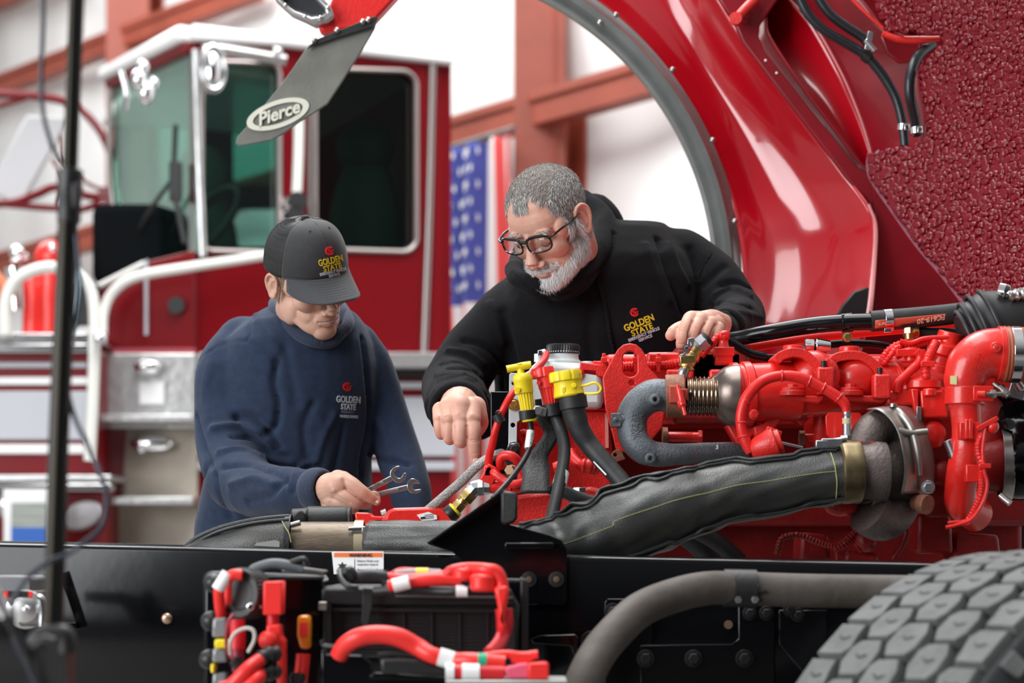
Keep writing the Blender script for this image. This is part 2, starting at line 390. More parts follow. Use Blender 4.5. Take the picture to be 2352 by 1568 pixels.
# front cowl under the windshield and body left of the corner
lo=vplane(CP+V((0,-.05,0)),CP+V((-1,-.12,0)))
MB().prism([lo(225,660),lo(335,600),lo(440,575),lo(446,575),lo(446,805),lo(232,800)],V((.1,.7,0))).build('front_cowl',CABRED,bt,bevel=.03)
MB().prism([lo(215,655,.02),lo(330,598,.02),lo(332,612,.02),lo(220,668,.02)],V((.1,.6,0))).build('cowl_lip',CREAM,bt,bevel=.01)
MB().prism([lo(333,600,.02),lo(340,596,.02),lo(340,770,.02),lo(333,770,.02)],(0,.02,0)).build('cowl_seam',STRIPE,bt)
MB().prism([lo(232,800,.03),lo(448,800,.03),lo(448,812,.03),lo(232,812,.03)],(0,.1,0)).build('cowl_base_trim',mat('dull_rose_trim',(.35,.05,.07),.4),bt)
tp=MB().prism([lo(230,812,.05),lo(452,812,.05),lo(452,985,.05),lo(230,985,.05)],(0,.5,0)).build('tread_plate_box',TREAD,bt,bevel=.01)
MB().prism([lo(325,880,.07),lo(380,880,.07),lo(380,930,.07),lo(325,930,.07)],(0,.02,0)).build('notice_plate',WHITEP,tp)
MB().ell(lo(344,845,.09),(.06,.04,.035)).ell(lo(330,852,.09),(.02,.03,.02)).build('latch',CHROME,tp)
for y in(958,1143):
    MB().prism([lo(240,y,.22),lo(452,y,.22),lo(452,y+18,.22),lo(240,y+18,.22)],(0,.35,0)).build('step',TREAD,bt,bevel=.006)
MB().prism([lo(235,985,.0),lo(452,985,.0),lo(452,1600,.0),lo(235,1600,.0)],(0,.05,0)).build('step_well_panel',TAN,bt)
MB().prism([lo(235,990,.02),lo(290,990,.02),lo(280,1140,.02),lo(250,1140,.02)],(0,.03,0)).build('step_well_side',mat('dull_wine',(.14,.02,.025),.5),bt)
MB().ell(lo(350,1020,.05),(.09,.03,.035)).ell(lo(327,1032,.06),.02).build('step_lamp',CHROME,bt)
# extended front bumper
bp=vplane(CP+V((0,-.35,0)),CP+V((-1,-.40,0)))
def bs(x0,x1,y0,y1,off,m,nm,th=.03,par=None,bev=.004):
    return MB().prism([bp(x0,y0,off),bp(x1,y0,off),bp(x1,y1,off),bp(x0,y1,off)],(0,th,0)).build(nm,m,par or bt,bevel=bev)
bs(-420,222,800,1090,0,CABRED,'bumper_panel',th=.6)
bs(-420,242,1120,1640,0,CABRED,'bumper_lower_panel',th=.6)
bs(-420,232,768,786,.06,CHROME,'bumper_top_plate',th=.5); bs(-420,225,792,812,.06,CHROME,'bumper_edge',th=.1)
bs(-420,262,1092,1106,.10,ALU,'bumper_ledge',th=.6); bs(-420,262,1112,1128,.10,CHROME,'bumper_ledge_edge',th=.1)
for y0,y1,x1 in((832,845,200),(866,884,205),(898,1010,200),(1020,1042,205)): bs(-420,x1,y0,y1,.012,STRIPE if y1-y0>30 or y1==845 else WHITEP,'bumper_stripe')
MB().lathe(bp(195,1185,.05),(0,-1,0),[(0,.085),(.03,.09),(.05,.075),(.055,.02)],e=.62,up=(1,0,.35)).build('fog_lamp',mat('dull_lamp_grey',(.30,.29,.30),.4,.3),bt)
MB().ell(bp(25,1160,.06),(.05,.05,.07)).build('headlamp',CHROME,bt)
def tb(pts,r): return MB().tube([bp(x,y,o) for x,y,o in pts],r,n=8)
tb([(22,775,.1),(23,700,.1),(50,648,.1),(110,622,.1),(165,628,.1),(205,655,.1),(225,720,.1),(222,900,.1),(214,1060,.1)],.024).build('bumper_hoop',CREAM,bt)
MB().tube([lo(243,785,.12),lo(246,725,.12),lo(268,678,.12),lo(320,644,.12),lo(440,622,.12)]+[side(520,606,.12),side(620,590,.12)],.021,n=8).build('cowl_rail',CREAM,bt)
MB().ell(bp(242,784,.15),.03).build('rail_foot',CHROME,bt)
WHL=MB().lathe(bp(700,1560,-.5)+V((0,.3,0)),(.3,-.95,0),[(0,.3),(0,.5),(.05,.53),(.25,.53),(.3,.5),(.3,.3)],seg=48).build('wheel',RUB,bt)
# hydrant-tool gear on the bumper (blurred red and chrome)
g=thing('deck_monitor',bp(70,770,-.2),'small red valve gear with chrome caps on the distant front bumper','valve')
mb=MB(); mb.cyl(bp(100,770,-.2),bp(100,600,-.2),.06); mb.ell(bp(102,575,-.2),(.075,.06,.07)); mb.cyl(bp(55,640,-.2),bp(130,640,-.2),.05); mb.cyl(bp(60,770,-.2),bp(60,620,-.2),.05); mb.build('valve_body',RED,g)
mb=MB(); mb.ell(bp(112,562,-.1),.02); mb.build('chrome_stud',CHROME,g); mb=MB(); mb.cyl(bp(15,600,-.2),bp(22,700,-.2),.045); mb.ell(bp(20,565,-.2),.035); mb.tube([bp(5,580,-.2),bp(45,572,-.2)],.012); mb.build('chrome_cap',CHROME,g)
MB().cyl(bp(155,640,-.25),bp(160,730,-.25),.09).build('black_drum',RUB,g)
MB().tube([bp(-30,620,-.1),bp(2,660,-.05),bp(4,720,-.05)],.03).build('orange_pipe',mat('orange_pipe',(.45,.12,.04),.5),g)
MB().tube([bp(165,600,.1),bp(188,650,.15),bp(182,720,.15),bp(170,770,.1)],.014).build('air_hose',mat('pale_blue_hose',(.30,.45,.52),.4),g)
# red tube frame and pale board of another rig, far left
lf=vplane(V((-3,11,0)),V((-2,11,0)))
def lt(pts,r): return MB().tube([lf(x,y,o) for x,y,o in pts],r,n=6,seg=10)
ld=thing('ladder_basket',lf(100,480),'curved red tube frame of a ladder basket at the far left behind the stand','ladder frame')
lt([(-300,205,0),(0,216,0),(90,222,0),(165,240,0),(222,290,0),(256,360,0),(262,430,0),(252,470,0)],.022).build('curved_tube',CABRED,ld)
lt([(-300,470,0),(0,468,0),(80,448,0),(130,430,0),(200,450,0),(258,455,0)],.022).build('lower_tube',CABRED,ld)
lt([(0,468,0),(120,478,0),(200,478,0),(262,440,0)],.018).build('lower_tube',CABRED,ld)
lt([(140,310,0),(150,380,0),(200,420,0),(255,445,0)],.010).build('diagonal_tube',CABRED,ld)
lt([(120,365,0),(150,420,0),(130,470,0)],.010).build('diagonal_tube',CABRED,ld)
lt([(-60,260,0),(60,225,0)],.014).build('diagonal_tube',CABRED,ld)
MB().prism([lf(225,430,.02),lf(258,430,.02),lf(256,478,.02),lf(232,470,.02)],(0,.03,0)).build('gusset',CABRED,ld)
mb=MB(); mb.torus(lf(240,486,.03),(0,1,0),.028,.008); mb.build('ring',ALU,ld)
pb=MB().prism([lf(-40,430,-.1),lf(50,255,-.1),(lf(150,262,-.1)),lf(42,455,-.1),lf(20,458,-.1)],(0,.04,0)).build('pale_board',mat('pale_grey_panel',(.50,.50,.52),.5),None,'pale grey slanted board behind the red tube frame at far left','board',bevel=.01)
mb=MB()
for x,y,r in((228,215,.03),(245,245,.035),(238,190,.025),(262,225,.02)): mb.ell(side(x,y,.3)+V((.1,0,0)),(r,r,r*1.4))
mb.tube([side(250,190,.25),side(262,240,.25),side(258,280,.25)],.012); mb.build('side_mirror_lamp',CHROME,bt)

nb_=thing('notice_board',bp(80,1500,.3),'white-framed notice board with grey text and a blue foot, standing before the truck bumper','board')
MB().prism([bp(40,1128,.3),bp(150,1128,.3),bp(150,1290,.3),bp(40,1290,.3)],(0,.02,0)).build('white_frame',WHITEP,nb_,bevel=.004)
MB().prism([bp(60,1158,.325),bp(140,1158,.325),bp(140,1212,.325),bp(60,1212,.325)],(0,.004,0)).build('grey_text_panel',mat('grey_green_print',(.20,.23,.20),.6,col2=(.36,.38,.35),vs=30,aniso=(.2,1,6)),nb_)
MB().prism([bp(60,1212,.325),bp(140,1212,.325),bp(140,1288,.325),bp(60,1288,.325)],(0,.004,0)).build('blue_panel',mat('blue_print',(.02,.10,.40),.6),nb_)
for x in(48,142): MB().cyl(bp(x,1280,.3),V((bp(x,1280,.3).x,bp(x,1280,.3).y,0)),.012).build('leg',WHITEP,nb_)
# ================= TILTED HOOD
def px(pts,Y): return [P(p[0],p[1],(p[2] if len(p)>2 else Y)) for p in pts]
def z8(pts,Y): return [Z8(p[0],p[1],(p[2] if len(p)>2 else Y)) for p in pts]
def loft2(A,B,nu=40,nv=10,bow=0,wav=0):
    A=[V(p) for p in A]; B=[V(p) for p in B]
    def samp(C,t):
        L=[0]
        for i in range(1,len(C)): L.append(L[-1]+(C[i]-C[i-1]).length)
        s=t*L[-1]
        for i in range(1,len(C)):
            if s<=L[i]+1e-9: return C[i-1].lerp(C[i],(s-L[i-1])/max(1e-9,L[i]-L[i-1]))
        return C[-1]
    A=cat(A,5); B=cat(B,5)
    def f(u,v):
        p=samp(A,u).lerp(samp(B,u),v); p.y+=bow*math.sin(PI*v)
        if wav: p.y+=wav*(math.sin(u*31+v*6)+math.sin(u*17-v*11)+.6*math.sin(v*27+u*5))
        return p
    return f
hd=thing('hood',P(1800,700,4.95),'raised red hood with grey wheel-arch ring and textured liner behind the bearded man','hood')
RINGM=mat('satin_grey_metal',(.30,.32,.31),.34,.7,coat=.3,var=.12,vs=10,bump=.04,bs=30)
rc=P(912,650,5.0); R0=S(726,5.0); rs=S(66,5.0)
prof=[(0,0),(-.012,.0),(-.02,.1),(-.016,.3),(-.03,.42),(-.03,.62),(-.018,.75),(-.012,.98),(.006,1),(.012,.5)]
rr=[]
for i in range(121):
    a=math.radians(-14+118*i/120); d=V((math.cos(a),0,math.sin(a)))
    rr.append([rc+d*(R0+k*rs)+V((0,o*1.4,0)) for o,k in prof])
ring=MB().rings(rr).build('wheel_arch_ring',RINGM,hd,ang=50)
for (x,y) in((1545,160),(1637,322),(1688,508),(1415,34),(1378,52),(1694,640)):
    MB().ell(P(x,y,4.955),(.007,.005,.007),seg=12,rg=8).build('rivet',STEEL,ring)
inner=[]; 
for i in range(60):
    a=math.radians(-14+118*i/59); inner.append(rc+V((math.cos(a),0,math.sin(a)))*(R0+rs*.95))
def fy(y): t=max(0,min(1,(y-330)/430)); return -.30*t**1.6
inner=[V((p.x,p.y+fy((CZ-p.z)*F/p.y+CY)*.35,p.z)) for p in inner]
outer=px([(1960,860,4.66),(1990,760,4.68),(2003,690,4.72),(2010,600,4.78),(2012,520,4.82),(1995,470,4.84),(1930,385,4.88),(1800,210,4.92),(1700,75,4.95),(1630,-40,4.96),(1540,-200,5),(1300,-330,5),(1000,-380,5),(740,-250,5),(690,-60,5)],5)
fn=loft2(inner,outer,bow=.07,wav=.0016)
MB().grid(fn,120,30).build('fender_panel',HOODRED,hd,ang=180,solid=.006)
MB().tube(px([(1995,745,4.67),(2003,690,4.71),(2010,600,4.77),(2012,520,4.81),(1995,470,4.83)],5),.0035,seg=8).build('fender_edge',mat('worn_edge_and_highlight',(.62,.20,.20),.5),hd)
MB().prism(px([(1700,-500),(2900,-500),(2900,900),(1990,900),(1850,500)],5.3),(0,.03,0)).build('outer_shell',CABRED,hd,bevel=.01)
MB().prism(z8([(95,-80),(220,200),(440,490),(640,750),(820,990),(852,1062),(930,1000),(830,830),(760,790),(640,640),(480,440),(320,240),(295,170),(300,120),(390,-10),(400,-80)],4.86),(0,.02,0)).build('hood_beam',HOODRED2,hd,bevel=.004)
A=z8([(380,-80,4.99),(300,120,5.03),(295,170,5.03),(320,240,5.00),(480,440,4.95),(640,640,4.93),(760,790,4.92),(829,832,4.91)],5)
B=z8([(400,-80,4.92),(430,-10,4.92),(560,130,4.91),(680,340,4.9),(750,500,4.9),(800,640,4.9),(832,760,4.9),(830,830,4.9)],5)
MB().grid(loft2(A,B,bow=.015),50,12).build('recess_panel',HOODRED,hd,ang=180,solid=.006)
MB().grid(loft2([V(p) for p in A],[V((p.x,4.87,p.z)) for p in A]),50,3).build('recess_side',HOODRED2,hd,ang=180,solid=.004)
B2=z8([(700,-80,4.8),(800,20,4.78),(900,150,4.77),(1060,260,4.75),(1060,400,4.75),(1085,560,4.73),(1060,700,4.72),(1000,735,4.73)],5)
MB().grid(loft2(B,B2),50,10).build('inner_plate',HOODRED2,hd,ang=180,solid=.006)
MB().tube([p+V((0,-.006,0)) for p in B[1:]],.003,seg=8).build('inner_plate_edge_wear_and_highlight',MT['worn_edge_and_highlight'],hd)  # pinkish tube paints the rib's edge highlight, along with scratched paint
MB().prism(z8([(829,830),(855,1062),(850,1250),(805,1560),(1420,1560),(1330,1440),(1050,1160),(930,1000)],4.84),(0,.012,0)).build('lower_plate',HOODRED2,hd)
MB().prism(px([(1915,735),(1935,700),(1962,668),(1997,658),(1994,690),(1985,760),(1915,760)],4.66),(0,.015,0)).build('dark_notch_patch',BLKM,hd,bevel=.004)  # black plate in place of an open cutout, its darkness painted in
# textured liner
poly=[(1996,352),(2095,338),(2122,325),(2135,300),(2112,160),(2172,97),(2158,82),(2036,73),(1985,-60),(2480,-60),(2480,760),(2250,720),(2225,700),(2110,560),(2045,470),(2002,410)]
def inpoly(x,y,pl):
    c=False; n=len(pl)
    for i in range(n):
        x1,y1=pl[i]; x2,y2=pl[i-1]
        if (y1>y)!=(y2>y) and x<(x2-x1)*(y-y1)/(y2-y1)+x1: c=not c
    return c
from mathutils import noise
st=3.0; nx=int(500/st); ny=int(830/st); mb=MB(); G={}
def LY(x,y): return 4.70-.42*max(0,(x-1990))/400+.03*math.sin(y*.006)
for i in range(nx+1):
    for j in range(ny+1):
        x=1985+i*st; y=-62+j*st
        if inpoly(x,y,poly):
            Y=LY(x,y); p=P(x,y,Y)
            d=noise.voronoi(V((x,y,0))/9)[0][0]; d2=noise.noise(V((x,y,5))/5); big=noise.noise(V((x,y,9))/60)
            p.y-=.014*max(0,.66-d)*(1+.5*big)+.0022*d2
            G[i,j]=mb.bm.verts.new(p)
for (i,j) in list(G):
    if (i+1,j) in G and (i,j+1) in G and (i+1,j+1) in G: mb.face((G[i,j],G[i+1,j],G[i+1,j+1],G[i,j+1]))
LINER=mat('sprayed_liner_red',(.15,.0015,.008),.16,coat=.0,spec=.4,bump=.4,bs=200)
mb.build('textured_liner',LINER,hd,ang=180,solid=.02)
MB().tube([P(x,y,LY(x,y)-.001) for x,y in[(1998,352),(1998,380),(2006,412),(2047,472),(2112,562),(2170,630),(2228,703),(2260,735)]],[.006,.009,.009,.01,.011,.011,.012,.012],seg=8,n=4,flat=.4,up=(1,0,0)).build('liner_border',mat('dull_plum',(.16,.02,.04),.6,bump=.2,bs=80),hd)
def hz(pts,r,nm='hose',m=RUB,Y=4.7,**k): return MB().tube(z8(pts,Y),r,seg=14,**k).build(nm,m,hd)
BH=mat('shiny_black_hose',(.010,.012,.016),.35,bump=.1,bs=60)
hz([(470,-60),(490,-5),(530,70),(600,140),(700,200),(790,255),(850,315),(910,400),(950,480),(975,580),(987,690)],.0105,m=BH,Y=4.68)
hz([(560,-60),(580,-5),(630,65),(700,120),(790,180),(815,215)],.0105,m=BH,Y=4.68)
hz([(1115,210,4.66),(1050,265,4.62),(1015,350,4.6),(1010,450,4.6),(1030,550,4.62),(1048,640,4.64)],.0115,m=BH)
for x,y,Y,a in((980,605,4.68,.12),(1042,618,4.62,-.1)):
    MB().band(Z8(x,y,Y),(a,0,1),.0115,.014,.0025,seg=24).box(Z8(x+14,y,Y-.013),(.010,.01,.012)).build('hose_clamp',CHROME,hd,bevel=.0008)
MB().box(Z8(815,195,4.655),(.012,.012,.04),Matrix.Rotation(.2,4,'Y')).cyl(Z8(800,190,4.65),Z8(845,240,4.65),.006).build('hose_clip',GALV,hd,bevel=.001)
MB().band(Z8(808,268,4.68),(.6,0,-.5),.011,.016,.003,seg=20).build('hose_tie',BLKM,hd)
MB().tube(z8([(880,160),(960,185),(1060,190),(1150,183)],4.63),[.006,.008,.009,.006],seg=10).build('latch_rod',REDC,hd)
MB().tube(z8([(700,-40),(800,60),(880,130),(930,170)],4.66),.004,seg=8).build('latch_cable',REDC,hd)
MB().prism(z8([(870,170),(930,140),(1060,200),(1050,290),(960,300),(900,250)],4.69),(0,.012,0)).build('latch_plate',HOODRED2,hd,bevel=.004)
mb=MB(); mb.cyl(Z8(185,90,4.80),Z8(300,-30,4.84),.011,bev=.001).build('hinge_arm',REDC,hd)
MB().cyl(Z8(185,85,4.79),Z8(190,95,4.82),.014).build('hinge_pin',REDC,hd)
MB().prism(z8([(90,-30),(150,60),(240,110),(265,60),(240,-30)],4.835),(0,.02,0)).build('hinge_plate',HOODRED2,hd,bevel=.003)
for x,y in((327,286),(379,346)): MB().ell(Z8(x,y,4.858),(.003,.002,.003),seg=8,rg=6).build('paint_chip',WHT,hd)
MB().tube(z8([(1020,720,4.66),(1045,780,4.64),(1065,810,4.63),(1080,850,4.62)],4.6),.002,seg=6).build('scratch',MT['worn_edge_and_highlight'],hd)
# arm + mud flap + marker light
am=MB().prism(px([(738,52),(730,68),(745,74),(830,62),(862,45),(940,-40),(1000,-120),(820,-120),(770,-20)],4.86),(0,.05,0)).build('fender_tail',REDH,hd,bevel=.006)
FLAP=mat('weathered_flap_rubber',(.13,.13,.115),.62,col2=(.19,.19,.17),vs=9,bump=.15,bs=120)
fp=thing('mud_flap',P(700,335,4.8),'grey rubber mud flap with a pale oval logo hanging from the raised hood','mud flap')
fl_=[(710,102),(868,40),(860,66),(830,118),(790,180),(752,238),(716,262),(690,278),(655,304),(622,322),(580,330),(548,335),(541,328),(545,314),(575,280),(600,250),(640,200),(670,160),(700,115)]
MB().prism(px(fl_,4.80),(0,.009,0)).build('flap_sheet',FLAP,fp,bevel=.002)
MB().prism(px([(706,112),(722,92),(862,36),(868,42),(856,62),(790,82),(712,108)],4.788),(0,.008,0)).build('mounting_strip',BLKM,fp,bevel=.002)
for x,y in((722,92),(774,70),(833,50),(846,46)): MB().ell(P(x,y,4.785),(.007,.006,.007),seg=10,rg=6).build('bolt',STEEL,fp)
PALE=mat('pale_print',(.66,.66,.56),.6)
u=V((math.cos(.33),0,math.sin(.33))); v=V((-math.sin(.33),0,math.cos(.33))); oc=P(638,262,4.797)
def el(a,b,n=48): return [oc+u*(a*math.cos(t))+v*(b*math.sin(t)) for t in [2*PI*k/n for k in range(n)]]
lg=MB().prism(el(S(75,4.8),S(31,4.8)),(0,.003,0),[el(S(60,4.8),S(21,4.8))]).build('logo_oval',PALE,fp,smooth=False)
MB().text('Pierce',oc-v*S(12,4.8),u,v,S(40,4.8),th=.003,bold=.03,shear=.35).build('logo_lettering',PALE,fp,smooth=False)
ml=thing('hood_lamp',P(700,40,4.82),'clear ribbed marker lamp in a grey bezel at top centre left','lamp')
mr_=[(628,-8),(648,12),(668,30),(700,44),(722,55),(752,50),(768,38),(762,18),(745,-2),(730,-20),(640,-40)]
c0=(700,12)
MB().prism(px(mr_,4.83),(0,.05,0),[px([(c0[0]+(x-c0[0])*.72,c0[1]+(y-c0[1])*.62) for x,y in mr_],4.83)]).build('bezel',ALU,ml,bevel=.004)
MB().prism(px([(c0[0]+(x-c0[0])*.74,c0[1]+(y-c0[1])*.64) for x,y in mr_],4.85),(0,.02,0)).build('lens',mat('dark_lens',(.05,.05,.055),.1,coat=1),ml,bevel=.004)
for x,y in((655,12),(700,38),(735,40),(752,18)): MB().ell(P(x,y,4.825),.005,seg=10,rg=6).build('screw',CHROME,ml)
# ================= CHASSIS FRAME, WHEEL, PIPES
_ra=(P(-500,0,3.67)); _rb=(P(2700,0,3.35))
def YR(x):
    k=(x-CX)/F; dx=_rb.x-_ra.x; dy=_rb.y-_ra.y
    t=(k*_ra.y-_ra.x)/(dx-k*dy); return _ra.y+dy*t
def RT(x): return 1246+.021*x
def rail(dy,nm):
    sec=[(0,0),(.006,.004),(.012,.012),(.012,.255),(.006,.266),(0,.27)]
    rr=[]
    for x in(-500,2700):
        Y=YR(x); p=P(x,RT(x),Y); p.y+=dy
        s=[(0,-.010),(.0025,-.004),(.010,0),(.095,0),(.095,-.009),(.012,-.012),(.010,-.262),(.095,-.262),(.095,-.271),(.01,-.271),(.0025,-.268),(0,-.262)]
        if dy>.5: s=[(.095-a,b) for a,b in s]
        rr.append([p+V((0,a,b)) for a,b in s])
    return MB().rings(rr).build(nm,BLK,fm,bevel=.0015,label=None)
fm=thing('chassis_frame',P(1200,1600,3.5),'gloss black chassis frame rail running across the foreground under the engine','truck frame')
rail(0,'frame_rail'); rail(.95,'frame_rail')
for x in(-200,900,2200): MB().box(P(x,1420,YR(x)+.52),(.07,.84,.12)).build('crossmember',BLK,fm,bevel=.008)
def rp(x,y,o=0): return P(x,y,YR(x)-o)
g=MB().prism([rp(*p,.02) for p in((985,1250),(992,1238),(1148,1130),(1168,1130),(1168,1204),(1262,1228),(1290,1240),(1303,1262),(1303,1380),(1296,1390),(1172,1388),(1080,1310),(1040,1268))],(0,.012,0)).build('gusset_bracket',BLK,fm,bevel=.0015)
MB().bar(rp(986,1246,.035),rp(1160,1126,.035),.005,.04,up=(0,1,0)).build('gusset_flange',BLK,g,bevel=.001)
MB().prism([rp(x,y,.06) for x,y in((1150,1132),(1158,1127),(1182,1130),(1190,1138),(1188,1190),(1180,1200),(1160,1206),(1150,1200))],(0,.06,0)).build('stop_block',PLAS,g,bevel=.004)
MB().box(rp(1215,1253,.045),(.078,.06,.010)).build('gusset_step',BLK,g,bevel=.002)
for x in(1215,1278):
    b=MB().lathe(rp(x,1330,.021),FR,[(0,S(18,3.5)),(.003,S(18,3.5)),(.0035,S(15,3.5))]).build('washer',BLKM,g)
    MB().lathe(rp(x,1330,.024),FR,[(0,S(7,3.5)),(.0025,S(7,3.5)),(.003,S(4,3.5))]).build('bolt_tip',mat('rusty_bolt',(.16,.10,.06),.6,.5) if x==1215 else MT['rusty_bolt'],b)
MB().ell(rp(384,1420,.002),(.010,.007,.010)).build('rivet_head',mat('copper_rivet',(.55,.38,.28),.35,.9),fm)
# warning label on the rail
wl_=MB().prism([rp(x,y,.003) for x,y in((762,1266),(881,1266),(881,1318),(767,1318))],(0,.001,0)).build('warning_label',WHT,fm,label='white and orange warning sticker')
ORG=mat('orange_print',(.85,.16,.02),.5)
MB().prism([rp(x,y,.0038) for x,y in((767,1269),(878,1269),(878,1279),(767,1279))],(0,.0006,0)).build('orange_band',ORG,wl_,smooth=False)
RD=V((_rb.x-_ra.x,_rb.y-_ra.y,0)).normalized()
MB().text('WARNING',rp(828,1278.5,.0048),RD,(0,0,1),S(11,3.55),th=.0004,bold=.02).build('warning_word',INK,wl_,smooth=False)
mb=MB()
for i,t in enumerate(('Battery fluids and','explosion hazard','Batteries give off explosive','hydrogen gas')): mb.text(t,rp(820,1290+i*8+(4 if i>1 else 0),.0042),RD,(0,0,1),S(7,3.55),th=.0003,align='LEFT')
mb.build('label_text',INK,wl_,smooth=False)
mb=MB(); mb.prism([rp(786+12*(1 if k%2 else .5)*math.cos(k*PI/6),1300+10*(1 if k%2 else .5)*math.sin(k*PI/6),.0038) for k in range(12)],(0,.0005,0)); mb.build('blast_symbol',INK,wl_,smooth=False)
MB().prism([rp(814,1284,.0038),rp(815,1284,.0038),rp(815,1318,.0038),rp(814,1318,.0038)],(0,.0004,0)).build('label_rule',INK,wl_)
# mounting plates and bolts on the rail right of the bracket
def plate(pts,nm='mount_plate',o=.012): return MB().prism([rp(x,y,o) for x,y in pts],(0,.009,0)).build(nm,BLK,fm,bevel=.002)
pl=plate([(1388,1382),(1394,1374),(1500,1374),(1500,1600),(1388,1600)])
p2=plate([(1470,1480),(1680,1478),(1695,1466),(1695,1380),(1780,1380),(1780,1610),(1470,1610)],o=.016)
p3=plate([(1788,1400),(1900,1400),(1900,1610),(1788,1480)],o=.02)
def bolts(lst,par,o=.016,r=.010):
    for x,y in lst:
        mb=MB(); boltp(mb,rp(x,y,o),FR,r,.009); mb.build('bolt',BLKM if random.random()<.8 else STEEL,par,bevel=.0006)
bolts([(1408,1405),(1440,1395),(1360,1470)],pl); bolts([(1483,1512),(1593,1512),(1710,1512)],p2,.02); bolts([(1722,1408),(1760,1408),(1815,1400),(1833,1412)],p2,.02,.008)
MB().cyl(rp(1673,1434,.005),rp(1673,1434,.016),.007).build('rivet_head',MT['rusty_bolt'],p2)
MB().cyl(rp(1605,1620,.0),rp(1605,1620,.09),.022).build('tube_stub',BLKM,fm)
MB().prism([rp(x,y,.09) for x,y in((1218,1468),(1240,1458),(1322,1456),(1330,1464),(1330,1478),(1312,1484),(1225,1478))],(0,.09,0)).build('small_shelf',BLK,fm,bevel=.002)
MB().prism([rp(x,y,.09) for x,y in((1300,1458),(1312,1458),(1335,1500),(1328,1520),(1316,1500))],(0,.08,0)).build('small_shelf_rib',BLK,fm,bevel=.002)
bolts([(1357,1473)],fm,.02,.012)
# big brown rubber tube with clamp
BROWN=mat('dusty_brown_rubber',(.07,.057,.047),.65,col2=(.10,.086,.075),vs=14,bump=.35,bs=50)
bt_=thing('coolant_pipe',P(1500,1560,3.2),'thick dusty brown rubber hose curving down along the chassis rail beside the tyre','hose')
MB().tube([Z7(x,y,Y) for x,y,Y in((235,900,3.1),(290,740,3.12),(350,620,3.15),(430,520,3.18),(550,410,3.22),(700,345,3.27),(860,308,3.3),(1020,308,3.32),(1300,318,3.33),(1560,322,3.34),(1800,325,3.34))],[.0275,.0275,.027,.027,.0268,.0265,.0262,.0262,.0265,.0265,.0265],seg=28).build('rubber_hose',BROWN,bt_)
c=MB().band(Z7(1020,308,3.32),(1,-.02,-.02),.0265,.050,.003).build('clamp_band',BLKM,bt_)
MB().box(Z7(1048,322,3.303),(.058,.02,.005)).box(Z7(1048,340,3.31),(.05,.014,.018)).build('clamp_foot',BLKM,c,bevel=.001)
for x,y in((1012,305),(1090,305),(1012,360),(1090,360)): MB().hexa(Z7(x,y,3.298),(0,0,1) if y<330 else FR,.006,.006).build('clamp_bolt',GALV,c)
# ---- tyre
TG=mat('worn_tyre_tread',(.105,.11,.108),.72,var=.18,vs=22,bump=.2,bs=90); TS=mat('tyre_sidewall',(.022,.023,.025),.6,bump=.1,bs=60)
ty=thing('front_wheel',V((1.0,3.0,0)),'large grey truck tyre with chunky tread turned outward at lower right','wheel')
yaw=math.radians(34); AX=V((math.sin(yaw),-math.cos(yaw),0)); HD=V((math.cos(yaw),math.sin(yaw),0)); TR=.527
c_far=P(2290,1255,3.12); c_far.z=TR
def tyre(a,w,r): # a: angle around (0=top, + toward camera-left), w: across 0..1, r radius
    wd=.31
    return c_far+AX*(w*wd)+(-HD*math.sin(a)+V((0,0,1))*math.cos(a))*r
crn=[(-.02,.34),(-.05,.42),(-.045,.475),(-.02,.502),(0,.508),(.2,.511),(.5,.512),(.8,.511),(1.0,.508),(1.02,.502),(1.05,.47),(1.055,.42),(1.02,.34)]
rr=[]
for i in range(120):
    a=2*PI*i/120; rr.append([tyre(a,w,r) for w,r in crn])
MB().rings(rr,cap=False,closed=True).build('tyre_carcass',TS,ty,ang=50)
# sidewall rings
mb=MB(); cc=c_far+AX*.31*1.045
mb.torus(cc,AX,.455,.004,seg=96,mseg=8); mb.torus(cc,AX,.425,.003,seg=96,mseg=8); mb.torus(cc,AX,.40,.004,seg=96,mseg=8); mb.build('sidewall_rib',TS,ty)
# tread blocks: 5 ribs, each a ring of 46 hexagonal blocks
def block(row,k,N):
    da=2*PI/N; a0=(k+(.5 if row%2 else 0))*da; w0=row/5+.007; w1=(row+1)/5-.007
    wm=(w0+w1)/2; h=.512; t=.529-.003*abs(row-2)
    e=.445*da
    if row in(0,4):
        o=[(w0,-e),(w0,e),(w1-.03,e*.98),(w1,e*.55),(w1-.02,-e*.3),(w1-.03,-e)] if row==0 else [(w1,e),(w1,-e),(w0+.03,-e*.98),(w0,-e*.5),(w0+.02,e*.3),(w0+.03,e)]
    else: o=[(w0,-e*.6),(w0+.03,-e*1.0),(w1-.04,-e*1.08),(w1,-e*.4),(w1,e*.55),(w1-.03,e*1.0),(w0+.04,e*1.08),(w0,e*.4)]
    base=[tyre(a0+a,w,h-.004) for w,a in o]; 
    sh=lambda q,s:(wm+(q[0]-wm)*s,q[1]*s)
    mid=[tyre(a0+a,w,t-.002) for w,a in [sh(q,.97) for q in o]]; top=[tyre(a0+a,w,t) for w,a in [sh(q,.93) for q in o]]
    mb.m(TG); mb.rings([base,mid,top])
    # sipe
    mb.m(TS); s=[tyre(a0+a,w,t+.0005) for w,a in((wm-.035,-e*.18),(wm,-e*.02),(wm+.035,-e*.16),(wm+.034,-e*.06),(wm,e*.10),(wm-.034,-e*.08))]
    mb.rings([s,[p+(p-c_far).normalized()*.0004 for p in s]])
N=46
for row in range(5):
    mb=MB()
    for k in range(N): block(row,k,N)
    mb.build('tread_rib',None,ty,ang=30,kind='stuff' if 0 else None)
mb=MB(); mb.torus(cc-AX*.018,AX,.478,.006,seg=96,mseg=8)
